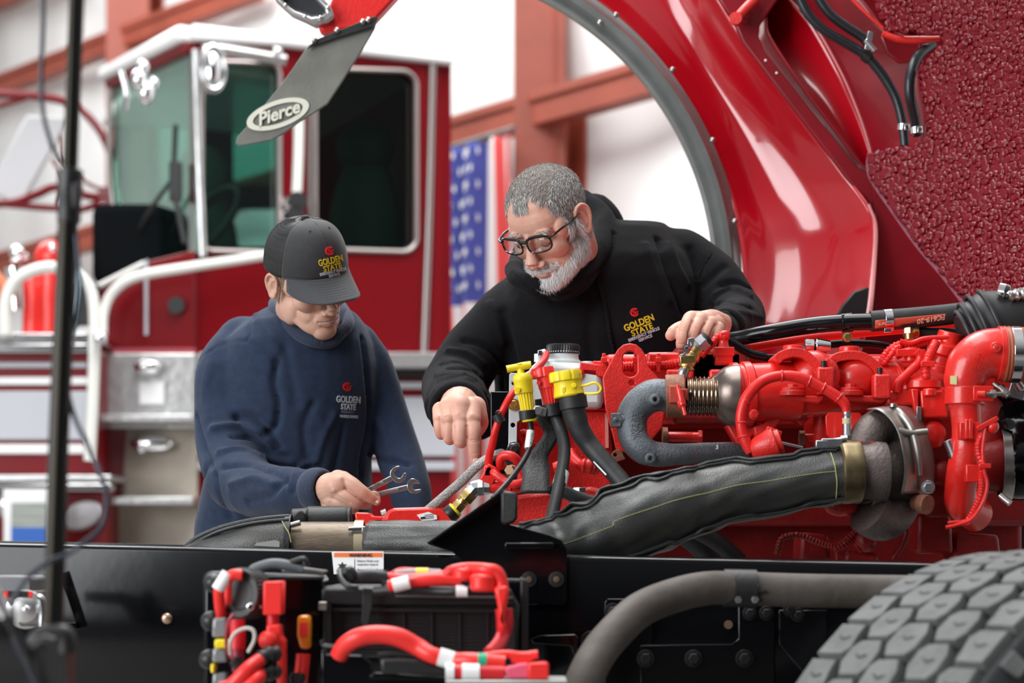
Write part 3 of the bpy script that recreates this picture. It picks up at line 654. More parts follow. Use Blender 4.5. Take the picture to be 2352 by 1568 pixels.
for k in range(N):
    a=k*2*PI/N; mb.prism([tyre(a+d,w,r) for d,w,r in((-.03,1.0,.505),(.03,1.0,.505),(.025,1.05,.482),(-.025,1.05,.482))],AX*.008)
mb.build('shoulder_lug',TG,ty,bevel=.002)
MB().lathe(cc-AX*.02,AX,[(0,.345),(.012,.345),(.012,.32),(-.05,.30),(-.06,.12),(.02,.11),(.03,.02)],seg=64).build('wheel_rim',mat('polished_rim',(.55,.55,.56),.25,1),ty)
for k in range(10):
    a=2*PI*k/10; q=cc-AX*.07+(HD*math.sin(a)+V((0,0,1))*math.cos(a))*.16; mb=MB(); mb.hexa(q,AX,.018,.045); mb.build('lug_nut',CHROME,ty)
MB().box(V((c_far.x-.1,c_far.y+.5,.52)),(.12,1.6,.12)).build('front_axle',BLKM,fm,bevel=.01)
# ================= ENGINE
def T(mb,z,pts,r,Y=3.8,**k): return mb.tube([z(p[0],p[1],(p[2] if len(p)>2 else Y)) for p in pts],r,**k)
def zs(n,s,Y): return n/s/F*Y
en=thing('engine',P(1850,1560,4.0),'bright red diesel engine filling the right middle, grey elbow and bellows in front','engine')
def part(mb,nm,m=RED,b=.0015,par=None,label=None,**k): return mb.build(nm,m,par or en,bevel=b,label=label,**k)
DKR=mat('shaded_block_paint',(.27,.007,.007),.45,bump=.3,bs=70,var=.2,vs=12)  # engine red made darker, shade around the block put into the colour
def pz(z,pts,Y,th,nm,m=RED,b=.002,par=None,holes=(),**k):
    return part(MB().prism([z(*p,Y) for p in pts],(0,th,0),[[z(*p,Y) for p in h] for h in holes]),nm,m,b,par,**k)
def circ(cx,cy,rx,ry=None,n=24): ry=ry or rx; return [(cx+rx*math.cos(2*PI*i/n),cy+ry*math.sin(2*PI*i/n)) for i in range(n)]
# block masses
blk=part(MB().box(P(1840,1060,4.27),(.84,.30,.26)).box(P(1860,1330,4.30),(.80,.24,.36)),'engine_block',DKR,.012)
part(MB().box(P(1800,905,4.10),(.70,.28,.13)),'cylinder_head',RED,.01)
for i in range(6):
    x=1560+i*100
    part(MB().box(P(x,880,3.925),(.052,.03,.05)),'head_lug',REDC,.005)
    boltp(mb:=MB(),P(x+40,930,3.93),FR,.008,.008); part(mb,'head_bolt',REDC,.0006)
# left front face (behind filler tubes)
pz(Z3,[(715,690),(735,610),(830,440),(1160,440),(1345,420),(1400,900),(1400,1300),(720,1210),(715,1000)],3.98,.20,'front_housing',REDC,.006)
pz(Z3,[(690,1245),(1240,1180),(1500,1230),(1420,1420),(640,1460),(690,1300)],3.86,.20,'lower_cover',REDC,.008)
pz(Z3,[(1150,420),(1345,430),(1360,575),(1180,565)],3.95,.06,'vent_housing',REDC,.003)
mb=MB()
for i in range(6):
    x=1195+i*30
    mb.bar(Z3(x,585,3.945),Z3(x+15,628,3.945),.0015,.012,up=(0,1,0)); mb.bar(Z3(x+15,628,3.945),Z3(x+30,585,3.945),.0015,.012,up=(0,1,0))
mb.bar(Z3(1190,582,3.94),Z3(1380,578,3.94),.003,.02,up=(0,1,0)); mb.bar(Z3(1190,632,3.94),Z3(1380,628,3.94),.003,.02,up=(0,1,0)); part(mb,'vent_lattice',RED,.0004)
pz(Z3,[(1195,640),(1370,636),(1375,915),(1290,905),(1240,800)],3.945,.05,'side_cover',REDC,.003)
part(MB().bar(Z3(1358,655,3.94),Z3(1362,905,3.94),.006,.006),'cover_seam',WHT if 0 else mat('chalky_red',(.70,.25,.22),.6),0)
pz(Z3,[(835,560),(860,470),(930,450),(900,700),(830,640)],3.94,.06,'pulley_guard',REDC,.003)
part(MB().torus(Z3(850,800,3.94),(.3,-1,0),.035,.008,flat=1).torus(Z3(850,800,3.935),(.3,-1,0),.02,.006),'pulley',RED)
part(MB().tube([Z3(x,y,3.9) for x,y in((745,800),(775,790),(790,830),(740,960),(735,1000))],.006),'small_pipe',RED)
# lifting eye plate
eye=pz(Z3,[(1330,400),(1345,365),(1400,260),(1440,195),(1480,160),(1525,150),(1570,158),(1610,190),(1640,235),(1650,290),(1660,320),(1720,385),(1800,520),(1760,760),(1600,950),(1430,930),(1400,800),(1350,620)],3.875,.012,'lifting_eye',REDC,.002,
   holes=[[(1530+52*math.cos(a),(255 if math.sin(a)<0 else 345)+48*math.sin(a)) for a in[2*PI*i/28 for i in range(28)]],circ(1541,437,20)])
part(MB().tube([Z3(1325,330,3.93),Z3(1200,350,3.92),Z3(1150,375,3.9),Z3(1060,395,3.88)],[.010,.009,.012,.007],seg=12),'sensor_plug',RED)
part(MB().box(Z3(1260,345,3.91),(.05,.02,.022),Matrix.Rotation(.15,4,'Y')).box(Z3(1315,320,3.92),(.03,.02,.02)),'plug_body',REDC,.002)
def loom(z,pts,r,Y=3.9,nm='wire_loom',m=REDH,par=None,pitch=.0052,amp=.0012): return part(MB().tube([z(p[0],p[1],(p[2] if len(p)>2 else Y)) for p in pts],r,seg=10,n=5,corr=(pitch,amp)),nm,m,0,par)
loom(Z3,[(1340,330),(1420,345),(1500,325),(1580,335),(1660,310),(1760,305),(1850,290),(1960,270)],.0065,3.93)
loom(Z4,[(0,345),(120,340),(240,335),(380,335),(480,318),(540,300)],.0075,3.92)
loom(Z4,[(300,350),(420,350),(520,345)],.005,3.925)
for x in(370,225,20): part(MB().box(Z4(x,318,3.905),(.007,.01,.035)).box(Z4(x,300,3.903),(.011,.012,.010)),'loom_clip',RED,.001)
part(MB().bar(Z4(290,378,3.95),Z4(900,372,3.95),.06,.07,up=(0,0,1)),'valve_cover_rail',RED,.006)
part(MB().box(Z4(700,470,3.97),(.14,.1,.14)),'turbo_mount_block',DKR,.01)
# grey cast elbow
el_=part(MB().tube([Z4(x,y,Y) for x,y,Y in((455,540,3.76),(400,525,3.76),(330,530,3.76),(255,575,3.76),(205,650,3.76),(200,740,3.755),(215,810,3.75),(270,875,3.745),(360,905,3.75),(500,905,3.76),(640,895,3.78),(800,888,3.80),(920,885,3.82))],
   [.0285,.0285,.029,.0285,.0275,.0265,.026,.0245,.022,.019,.0178,.0172,.017],seg=30,n=6),'cast_elbow',CASTG,0,label='grey cast iron elbow pipe')
part(MB().lathe(Z4(430,540,3.76),(1,-.05,.02),[(0,.0285),(.001,.032),(.010,.032),(.011,.028)],seg=32),'elbow_lip',CASTG,.0005,el_)
for x,y,dx,dy,L in((345,555,0,0,.0),(315,930,0,0,0)):
    part(MB().lathe(Z4(x,y,3.728),(.15,-1,-.05 if y>800 else .1),[(-.02,.012),(0,.010),(.006,.0095),(.007,.008),(.007,.0042),(-.004,.004)],seg=20),'cast_boss',CASTG,.0004,el_)
part(MB().lathe(Z4(150,685,3.745),(-1,-.15,0),[(-.01,.012),(.008,.010),(.010,.0105)],seg=20).box(Z4(97,686,3.745),(.018,.022,.024)).cyl(Z4(90,684,3.73),Z4(90,684,3.727),.004),'cast_boss',CASTG,.0015,el_)
def on_elbow(px_,py_):
    pass
bv=BVHTree.FromPolygons([v.co+WO[el_.name] for v in el_.data.vertices],[list(p.vertices) for p in el_.data.polygons])
def proj_bv(b,fd=None):
    def f(p):
        d=(p-CAM).normalized(); h=b.ray_cast(CAM,d)
        if h[0] is None: return p,-d
        n=h[1]; n=n if n.dot(d)<0 else -n
        return h[0],n
    return f
mb=MB(); up_=V((.08,0,1)).normalized(); lft=V((-1,0,.05)).normalized()
mb.text('4022 63',Z4(232,725,3.72),up_,lft,.0145,th=.0012,bold=.012,proj=proj_bv(bv)); mb.text('INDIA',Z4(264,722,3.72),up_,lft,.0145,th=.0012,bold=.012,proj=proj_bv(bv)); part(mb,'cast_lettering',CASTG,0,el_,smooth=False)
mb=MB(); mb.text('3',Z4(748,872,3.76),(1,0,0),(0,0,1),.010,th=.0006,bold=.03,proj=proj_bv(bv)); part(mb,'chalk_mark',WHT,0,el_,smooth=False)
RUST=mat('rusty_steel',(.20,.085,.05),.6,.4,col2=(.33,.13,.08),vs=40,bump=.3,bs=150)
pz(Z4,[(65,905),(85,880),(125,870),(160,935),(100,955)],3.86,.01,'rusty_gusset',RUST,.001,holes=[circ(93,908,12,n=14)])
# v-band clamp
cl=part(MB().band(Z4(480,530,3.76),(1,-.06,.03),.0335,.034,.0045),'v_band_clamp',RUST,.0015,label='rust coloured band clamp')
part(MB().cyl(Z4(492,460,3.715),Z4(543,655,3.70),.0035).hexa(Z4(515,560,3.708),(.25,0,-1),.0085,.012).cyl(Z4(505,490,3.71),Z4(525,590,3.705),.006),'clamp_bolt',RED,.0005,cl)
part(MB().box(Z4(475,520,3.72),(.02,.012,.03)).box(Z4(530,520,3.72),(.016,.012,.02)),'clamp_trunnion',mat('red_rust_paint',(.42,.05,.03),.5),.002,cl)
# bellows
ax=V((1,-.03,-.012)).normalized(); b0=Z4(545,530,3.765); prof=[(0,.031)]
p_=.0073
for i in range(9): prof+=[(i*p_+.0008,.0325),(i*p_+.0022,.0352),(i*p_+.0036,.0352),(i*p_+.0050,.0325),(i*p_+.0060,.0318)]
BELL=mat('blued_stainless',(.20,.18,.17),.24,1,col2=(.45,.30,.17),vs=9)
part(MB().lathe(b0,ax,prof,seg=48),'bellows',BELL,0,label='ribbed stainless bellows')
DKS=mat('heat_dark_steel',(.16,.13,.115),.32,.85,col2=(.24,.19,.16),vs=12,bump=.08,bs=60)
c0=Z4(715,525,3.77)
part(MB().lathe(c0,ax,[(-.004,.030),(.000,.034),(.006,.037),(.012,.044),(.022,.0505),(.034,.054),(.046,.055)],seg=56),'flared_collar',DKS,0)
# log manifold
ma=Z4(835,520,3.78); mbp=Z5(800,575,3.83); axm=(mbp-ma).normalized(); Lm=(mbp-ma).length
prm=[(0,.050),(.002,.0555),(.012,.0565),(.014,.053),(.02,.053),(.022,.057),(.035,.057),(.037,.053),(.12,.052),(.122,.047),(.20,.046),(Lm-.10,.042),(Lm-.098,.046),(Lm-.09,.046),(Lm-.088,.041),(Lm,.040)]
part(MB().lathe(ma,axm,prm,seg=56),'exhaust_manifold',RED,.001)
def saddle(xc,yc,Y,w,R):
    c=Z4(xc,yc,Y); s=MB()
    s.band(c+axm*-.02,axm,R,.022,.013,arc=(math.radians(-20),math.radians(200)),seg=30,up=V((1,0,0)).cross(axm) if 0 else V((0,-1,0)))
    o=part(s,'saddle_arch',REDC,.003)
    part(MB().cyl(c+V((-.035,0,R*.9)),c+V((-.035,0,R+.022)),.017,bev=.002),'saddle_boss',REDC,.0,o)
    f=c+V((.045,-.036,-.012)); part(MB().box(f,(.032,.034,.050)),'saddle_foot',REDC,.005,o)
    part(MB().cyl(f+V((0,0,.02)),f+V((0,0,.05)),.0055).m(BLKM).cyl(f+V((0,0,.035)),f+V((0,0,.062)),.0042),'stud',RED,.0005,o)
    part(MB().hexa(f+V((0,0,.024)),(0,0,1),.009,.010),'stud_nut',REDC,.0004,o)
    part(MB().box(c+V((.055,-.01,.025)),(.016,.05,.055)),'saddle_cheek',REDC,.006,o)
# arches: explicit swept bars
def arch(z,pts,Y,th,w,nm):
    q=cat([z(*p,Y) for p in pts],6); s=MB(); R=[]
    for i,p in enumerate(q):
        d=(q[min(i+1,len(q)-1)]-q[max(i-1,0)]).normalized(); n=V((-d.z,0,d.x))
        R.append([p+n*th/2+V((0,0,0)),p-n*th/2,p-n*th/2+V((0,w,0)),p+n*th/2+V((0,w,0))])
    return part(s.rings(R),nm,REDC,.003)
a1=arch(Z4,[(1135,300),(1160,272),(1230,250),(1300,258),(1350,290),(1395,350),(1420,430),(1425,520)],3.735,.016,.09,'saddle_arch')
a2=arch(Z4,[(1490,310),(1520,282),(1600,268),(1680,275),(1740,310),(1790,370),(1812,450),(1815,540)],3.745,.016,.09,'saddle_arch')
for a,(x,y) in((a1,(1237,225)),(a2,(1600,232))):
    part(MB().cyl(Z4(x,y+30,3.78),Z4(x,y-20,3.78),.018,bev=.002),'saddle_boss',RED,0,a)
for a,(x,y) in((a1,(1440,425)),(a2,(1802,470))):
    part(MB().box(Z4(x,y,3.73),(.030,.03,.042)),'saddle_foot',REDC,.004,a)
    part(MB().cyl(Z4(x-8,y-30,3.725),Z4(x-8,y-75,3.725),.0075),'stud_sleeve',RED,.0006,a); part(MB().cyl(Z4(x-8,y-75,3.725),Z4(x-8,y-122,3.725),.0048),'stud',BLKM,.0005,a)
part(MB().tube([Z4(x,y,3.735) for x,y in((1440,310),(1490,350),(1500,420),(1470,470))],.010),'cast_rib',REDC,0)
part(MB().ell(Z4(1360,400,3.79),(.045,.05,.045)),'runner_dome',RED,0); part(MB().ell(Z4(1640,420,3.79),(.05,.05,.045)),'runner_dome',RED,0)
# lower flanges of the manifold
for x0,x1 in((1130,1440),(1500,1850)):
    f=pz(Z4,[(x0,515),(x0+60,520),(x1-30,528),(x1,525),(x1-10,560),(x1-40,580),(x0+100,560),(x0+40,548),(x0,545)],3.74,.10,'manifold_flange',REDC,.003)
    for x in(x0+100,): part(MB().lathe(Z4(x,500,3.745),(0,0,1),[(-.008,.024),(0,.024),(.001,.020),(.006,.020),(.007,.014)],seg=20).hexa(Z4(x,485,3.745),(0,0,1),.010,.009),'flange_nut',REDC,.0006,f)
arch(Z4,[(1160,520),(1150,600),(1120,680),(1060,740),(990,760)],3.77,.020,.06,'manifold_runner')
arch(Z4,[(1340,560),(1330,630),(1270,700)],3.80,.018,.05,'manifold_runner')
arch(Z4,[(1560,560),(1540,640),(1500,700)],3.80,.018,.05,'manifold_runner')
pz(Z4,[(805,720),(850,700),(1000,660),(1010,760),(900,860),(870,830)],3.80,.05,'down_bracket',REDC,.004)
part(MB().cyl(Z4(985,648,3.76),Z4(985,648,3.73),.009).hexa(Z4(985,648,3.735),FR,.008,.008),'bracket_bolt',REDC,.0006)
for x,y in((1240,640),(1345,640),(1430,600),(1700,560)): part(MB().hexa(Z4(x,y,3.79),FR,.009,.010),'flange_bolt',REDC,.0006)
for a,b,r in(((400,790),(640,795),.0095),((1280,800),(1410,795),.0075)):
    part(MB().cyl(Z4(*a,3.86),Z4(*b,3.86),r,bev=.001).m(RED).cyl(Z4(b[0]-50,b[1],3.86),Z4(*b,3.859),r*1.02).hexa(Z4(b[0]-15,b[1],3.86),(1,0,0),r*1.5,.008).m(RUST).cyl(Z4(a[0]-5,a[1],3.86),Z4(a[0]+30,a[1],3.86),r*1.8),'long_stud',RUST,.0005)
# wrapped red sensor hose
wr=part(MB().tube([Z4(x,y,Y) for x,y,Y in((965,890,3.69),(935,830,3.69),(905,740,3.69),(905,640,3.69),(945,530,3.69),(1040,435,3.69),(1160,400,3.69),(1290,415,3.69),(1400,465,3.69),(1500,520,3.69),(1565,575,3.69),(1582,635,3.69))],[.0095,.0098,.0092,.0095,.0098,.0092,.0088,.0098,.0085,.0095,.0088,.0075],seg=16,n=8),'sensor_hose',REDH,0)
for x,y,d in((935,560,(1,0,1)),(1165,400,(1,0,0)),(1340,435,(1,0,-.4)),(1430,478,(1,0,-.5)),(1530,540,(1,0,-.8)),(905,700,(0,0,1)),(915,790,(.2,0,-1))): part(MB().torus(Z4(x,y,3.69),d,.0092,.0018,seg=20,mseg=6),'hose_tape_ring',REDH,0,wr)
part(MB().lathe(Z4(1582,632,3.69),(0,0,-1),[(0,.0075),(.004,.0078),(.006,.0068),(.016,.0068),(.017,.0074),(.05,.0074),(.051,.0080),(.072,.0080)],seg=20),'braided_sensor',GALV,.0003)
part(MB().lathe(Z4(1582,672,3.69),(0,0,-1),[(0,.0079),(.010,.0079)],seg=20),'sensor_band',mat('buff_band',(.60,.48,.32),.5),0)
part(MB().lathe(Z4(965,885,3.69),(1,-.1,.35),[(0,.010),(.01,.020),(.035,.026),(.045,.027),(.046,.022),(.055,.022)],seg=24),'hose_connector',REDC,.001)
part(MB().box(Z4(1085,830,3.69),(.028,.02,.05),Matrix.Rotation(.35,4,'Y')).cyl(Z4(1130,850,3.675),Z4(1130,850,3.69),.008),'connector_lock',RED,.002)
part(MB().cyl(Z4(1120,820,3.74),Z4(1300,860,3.74),.0025),'thin_rod',GALV,0)
# sensor bracket
def finp(nm,pts,Y,th=.004): return pz(Z5,pts,Y,th,nm,RED,.0012)
finp('sensor_bracket_fin',[(135,790),(133,750),(150,728),(232,728),(232,890),(175,885),(140,850)],3.74)
finp('sensor_bracket_fin',[(268,728),(320,730),(332,745),(340,830),(378,888),(370,900),(275,895)],3.74)
part(MB().bar(Z5(165,893,3.70),Z5(378,897,3.70),.07,.004,up=(0,0,1)).hexa(Z5(318,888,3.70),(0,0,1),.007,.006),'sensor_bracket_base',RED,.001)
part(MB().cyl(Z5(247,895,3.69),Z5(247,868,3.69),.012).hexa(Z5(247,875,3.69),(0,0,1),.013,.007),'sensor_nut',STEEL,.0005)
# ---- turbo
TUR=mat('turbo_cast_iron',(.115,.09,.082),.5,.4,var=.25,vs=14,bump=.35,bs=160)
sp=[]; rad=[]
for i in range(13):
    a=math.radians(200-i*27); R=112+i*2
    sp.append(Z5(440+R*math.cos(a)*1.0,1040-R*math.sin(a)*2.0 if 0 else 1045-R*1.95*math.sin(a),3.72+.03*math.cos(a)))
    rad.append(.030+.0009*i)
part(MB().tube(sp,rad,seg=26,n=5),'turbine_volute',TUR,0)
part(MB().lathe(Z5(330,1050,3.73),(1,.05,0),[(-.06,.052),(0,.055),(.05,.060),(.09,.058)],seg=40).ell(Z5(440,1050,3.74),(.05,.05,.09)),'turbine_housing',TUR,0)
part(MB().tube([Z5(x,y,3.735) for x,y in((345,800),(400,830),(450,900),(440,980))],[.024,.026,.026,.02],seg=20),'volute_neck',TUR,0)
part(MB().cyl(Z5(625,1215,3.70),Z5(690,1232,3.67),.014,bev=.001).cyl(Z5(655,1225,3.68),Z5(692,1233,3.668),.017),'turbo_outlet_stub',RUST,.0006)
# heat shield: curved sheet between two edge curves
HS=mat('dull_stainless_shield',(.42,.40,.37),.42,.95,var=.22,vs=10,bump=.08,bs=50)
le=[Z5(x,y,Y) for x,y,Y in((358,712,3.70),(420,715,3.67),(480,760,3.66),(525,830,3.655),(550,930,3.655),(562,1050,3.66),(545,1172,3.665))]
re=[Z5(x,y,Y) for x,y,Y in((500,692,3.76),(600,700,3.75),(655,760,3.74),(690,830,3.735),(715,930,3.735),(727,1040,3.735),(715,1170,3.74))]
hs=part(MB().grid(loft2(le,re,bow=-.012),40,10),'heat_shield',HS,0,ang=180,solid=.0022,label='dull stainless steel heat shield')
part(MB().tube([Z5(x,y,Y) for x,y,Y in((500,700,3.70),(545,735,3.675),(595,800,3.665),(622,870,3.662),(640,960,3.662),(650,1070,3.668))],[.004,.0065,.007,.007,.007,.005],seg=14),'shield_rib',HS,0,hs)
part(MB().tube([Z5(x,y,3.66) for x,y in((532,826),(600,840),(690,832))],.0055,seg=12),'shield_rib',HS,0,hs)
part(MB().hexa(Z5(692,1137,3.68),FR,.009,.007).cyl(Z5(692,1137,3.684),Z5(692,1137,3.68),.012),'shield_bolt',GALV,.0004,hs)
part(MB().cyl(Z5(503,700,3.69),Z5(503,682,3.69),.007),'shield_stud',STEEL,.0005,hs)
# clamps right of sleeve
DBR=mat('tarnished_brass_band',(.20,.155,.085),.35,.9,var=.25,vs=30)
part(MB().lathe(Z5(205,1055,3.655),(1,.03,.02),[(0,.050),(.003,.0535),(.010,.055),(.024,.054),(.030,.0555),(.036,.054),(.038,.048)],seg=56),'outlet_band',DBR,.0005)
part(MB().lathe(Z5(255,1055,3.66),(1,.03,.02),[(0,.045),(.035,.047),(.05,.052),(.065,.050)],seg=48),'outlet_pipe',TUR,0)
part(MB().band(Z5(392,1050,3.72),(1,.05,0),.060,.014,.005,seg=48),'turbo_v_band',STEEL,.001)
part(MB().cyl(Z5(428,1010,3.65),Z5(435,1180,3.648),.0042).hexa(Z5(431,1105,3.65),(0,0,-1),.009,.008),'t_bolt',RUST,.0004)
part(MB().box(Z5(430,965,3.652),(.034,.014,.016)).box(Z5(430,1040,3.652),(.030,.014,.012)).tube([Z5(400,980,3.655),Z5(420,940,3.65),Z5(455,965,3.65)],.005),'t_bolt_lug',STEEL,.002)
part(MB().tube([Z5(x,y,3.64) for x,y in((95,905),(130,885),(190,880),(250,870))],.004).box(Z5(110,905,3.64),(.02,.015,.014)).box(Z5(165,895,3.64),(.035,.012,.014)),'band_latch',GALV,.001)
# ---- actuator
act=pz(Z5,[(460,690),(475,620),(520,600),(600,590),(640,570),(780,585),(800,600),(820,765),(655,768),(640,700),(600,690)],3.74,.07,'actuator_housing',RED,.006)
part(MB().prism([Z5(*p,3.725) for p in((648,610),(780,605),(808,755),(660,758))],(0,.03,0)),'actuator_cover',RED,.004,act)
part(MB().lathe(Z5(665,600,3.76),(0,0,1),[(0,.034),(.014,.034),(.018,.030),(.022,.015)],seg=32),'actuator_cap',RED,.0015,act)
part(MB().cyl(Z5(700,640,3.72),Z5(700,600,3.72),.012).prism([Z5(*p,3.722) for p in((600,600),(640,600),(640,760),(628,760))],(0,.02,0)),'actuator_rib',RED,.002,act)
part(MB().box(Z5(642,735,3.72),(.008,.006,.024)),'foil_tag',GALV,.0005,act)
for x,y in((540,610),(570,605),(500,640),(790,740)): part(MB().hexa(Z5(x,y,3.745),(0,0,1) if y<620 else FR,.008,.008),'actuator_bolt',REDC,.0005,act)
part(MB().tube([Z5(x,y,3.74) for x,y in((520,620),(530,570),(590,510),(640,460),(650,420),(630,395))],.0078,seg=12),'actuator_hose',REDH,0)
loom(Z5,[(683,545,3.73),(680,490,3.73),(690,440,3.73),(720,380,3.74),(735,350,3.75)],.0075)
loom(Z5,[(440,455,3.8),(470,400,3.8),(530,360,3.8),(600,365,3.8),(660,350,3.8),(720,330,3.8)],.006)
loom(Z5,[(450,470,3.79),(480,430,3.79),(510,390,3.79),(540,365,3.79)],.005)
part(MB().lathe(Z5(600,450,3.79),(0,0,1),[(0,.012),(.012,.012),(.014,.018),(.022,.018),(.024,.01)],seg=20).box(Z5(595,405,3.78),(.05,.02,.012)),'pressure_port',RED,.0008)
part(MB().lathe(Z5(760,500,3.82),(.25,-.2,1),[(-.01,.030),(.01,.031),(.014,.026),(.026,.026),(.03,.034),(.046,.034),(.052,.024),(.07,.022)],seg=28),'stepped_sensor',RED,.0008)
part(MB().tube([Z5(x,y,3.80) for x,y in((520,430),(580,400),(640,420),(700,400),(760,390))],.005).tube([Z5(x,y,3.79) for x,y in((540,340),(600,350),(660,330),(720,322),(800,320))],.0045),'red_wires',REDH,0)
part(MB().box(Z5(690,465,3.725),(.024,.012,.010)),'loom_clip',RED,.001)
part(MB().box(Z5(640,680,3.90),(.40,.16,.16)),'rear_head',RED,.012)
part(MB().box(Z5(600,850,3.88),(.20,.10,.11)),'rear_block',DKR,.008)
part(MB().ell(Z5(720,850,3.74),(.024,.012,.024)).torus(Z5(720,850,3.735),FR,.012,.005),'core_plug',RED,0)
part(MB().ell(Z5(765,1060,3.76),(.022,.018,.024)).bar(Z5(765,1060,3.78),Z5(765,1290,3.80),.03,.03),'coolant_stub',DKR,.004)
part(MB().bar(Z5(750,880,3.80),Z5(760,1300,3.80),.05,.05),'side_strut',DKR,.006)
# ---- big red charge pipe
cp=part(MB().tube([Z5(x,y,Y) for x,y,Y in((1095,410,3.66),(1050,405,3.66),(985,420,3.66),(925,470,3.66),(895,545,3.66),(890,640,3.66),(898,720,3.66),(905,820,3.66),(902,930,3.66),(885,1040,3.67),(872,1140,3.69),(878,1230,3.72),(960,1290,3.76))],[.0425,.0425,.042,.040,.036,.030,.0265,.0255,.026,.028,.0275,.029,.03],seg=32,n=6),'charge_pipe',RED,0)
part(MB().lathe(Z5(1068,408,3.66),(1,-.02,-.02),[(0,.0425),(.001,.047),(.010,.047),(.014,.043),(.02,.043)],seg=40),'pipe_lip',RED,.0006,cp)
part(MB().ell(Z5(1062,375,3.612),(.008,.006,.008)).torus(Z5(1062,375,3.61),FR,.007,.0025,seg=20,mseg=8),'pipe_boss',RED,0,cp)
bvp=BVHTree.FromPolygons([v.co+WO[cp.name] for v in cp.data.vertices],[list(p.vertices) for p in cp.data.polygons])
mb=MB(); 
for k,t in enumerate(('31 8 4','C 3 2','0 7')): mb.text('o o o o' if 0 else t,Z5(968+k*14,455+k*10,3.6),V((.35,0,1)),V((-1,0,.35)),.012,th=.001,proj=proj_bv(bvp))
part(mb,'cast_digits',RED,0,cp,smooth=False)
mb=MB(); mb.prism([proj_bv(bvp)(Z5(x,y,3.6))[0]+V((0,-.003,0)) for x,y in((812,530),(848,530),(848,578),(812,575))],(0,.001,0)); part(mb,'paint_mark',mat('pale_yellow_dab',(.55,.50,.22),.6),0,cp)
part(MB().band(Z5(893,640,3.66),(.02,0,1),.030,.030,.004,seg=40).box(Z5(985,628,3.64),(.035,.03,.026)).cyl(Z5(960,628,3.625),Z5(1010,628,3.62),.006),'pipe_clamp',RED,.0015,cp)
part(MB().cyl(Z5(1010,628,3.62),Z5(1110,626,3.62),.0038).hexa(Z5(1030,628,3.62),(1,0,0),.008,.01),'clamp_tail_bolt',STEEL,.0003,cp)
part(MB().box(Z5(915,830,3.63),(.035,.02,.030)).box(Z5(905,820,3.62),(.008,.01,.034)).box(Z5(925,820,3.62),(.008,.01,.034)).cyl(Z5(960,815,3.63),Z5(978,812,3.63),.009),'pipe_bracket',RED,.002,cp)
part(MB().box(Z5(948,1062,3.64),(.034,.02,.030)),'pipe_bracket',RED,.002,cp)
part(MB().tube([Z5(x,y,Y) for x,y,Y in((985,845,3.62),(965,900,3.62),(968,960,3.62),(985,1010,3.62),(985,1100,3.63),(970,1200,3.63),(930,1290,3.64),(895,1335,3.65))],.0050,seg=8,n=5,corr=(.005,.0011)),'pipe_loom',REDH,0)
part(MB().tube([Z5(x,y,3.615) for x,y in((1010,790),(995,880),(990,960),(1000,1050),(1015,1120),(995,1210),(930,1310),(840,1345),(790,1355))],.0032,seg=8).tube([Z5(x,y,3.645) for x,y in((895,1330),(850,1325),(800,1330))],.0028,seg=6),'thin_red_wire',REDH,0)
part(MB().box(Z5(1015,790,3.615),(.04,.01,.008),Matrix.Rotation(-.5,4,'Y')).ell(Z5(1045,808,3.62),.011).box(Z5(1000,1020,3.61),(.02,.01,.008)).box(Z5(895,1330,3.64),(.012,.01,.01)),'wire_ties',RED,.001)
part(MB().cyl(Z5(800,880,3.66),Z5(830,955,3.66),.008).m(GALV).cyl(Z5(828,950,3.66),Z5(840,980,3.66),.009).m(BLKM).cyl(Z5(840,980,3.66),Z5(858,1030,3.66),.006),'injector_line',RED,.0004)
# ---- orange silicone hose, air boot, black intake
OR_=mat('orange_silicone',(.40,.085,.035),.5,bump=.08,bs=80)
so=part(MB().lathe(Z5(1085,412,3.66),(1,-.02,-.01),[(0,.0445),(.003,.0465),(.03,.047),(.06,.046),(.10,.047),(.2,.047)],seg=40),'silicone_coupling',OR_,0,label='orange silicone hose coupling')
part(MB().band(Z5(1160,413,3.657),(1,-.02,-.01),.047,.016,.0018,seg=44),'coupling_clamp',CHROME,.0004,so)
for x in(1105,1125): part(MB().torus(Z5(x,412,3.66),(1,-.02,-.01),.0472,.0012,seg=44,mseg=6),'coupling_ridge',OR_,0,so)
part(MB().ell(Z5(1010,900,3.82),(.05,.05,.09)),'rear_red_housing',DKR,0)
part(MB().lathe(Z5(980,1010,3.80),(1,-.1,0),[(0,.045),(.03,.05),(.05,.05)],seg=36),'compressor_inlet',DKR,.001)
part(MB().band(Z5(1115,1010,3.78),(1,-.1,0),.062,.020,.003,seg=44),'inlet_clamp',STEEL,.001)
part(MB().tube([Z5(x,y,Y) for x,y,Y in((1120,1010,3.78),(1170,1000,3.78),(1210,930,3.80),(1180,820,3.84),(1120,740,3.86),(1040,690,3.88))],[.060,.07,.078,.075,.06,.045],seg=30),'intake_duct',BLK,0,label='glossy black intake duct')
part(MB().cyl(Z5(1050,570,3.66),Z5(1130,640,3.65),.006).cyl(Z5(1080,590,3.655),Z5(1120,632,3.65),.0085),'spring_bolt',STEEL,.0004)
part(MB().cyl(Z5(1085,1180,3.7),Z5(1140,1225,3.69),.006),'spring_bolt',STEEL,.0004)
part(MB().box(Z5(1185,580,3.75),(.03,.02,.05),Matrix.Rotation(.3,4,'Y')).cyl(Z5(1170,555,3.74),Z5(1205,610,3.74),.008),'side_clip',GALV,.002)
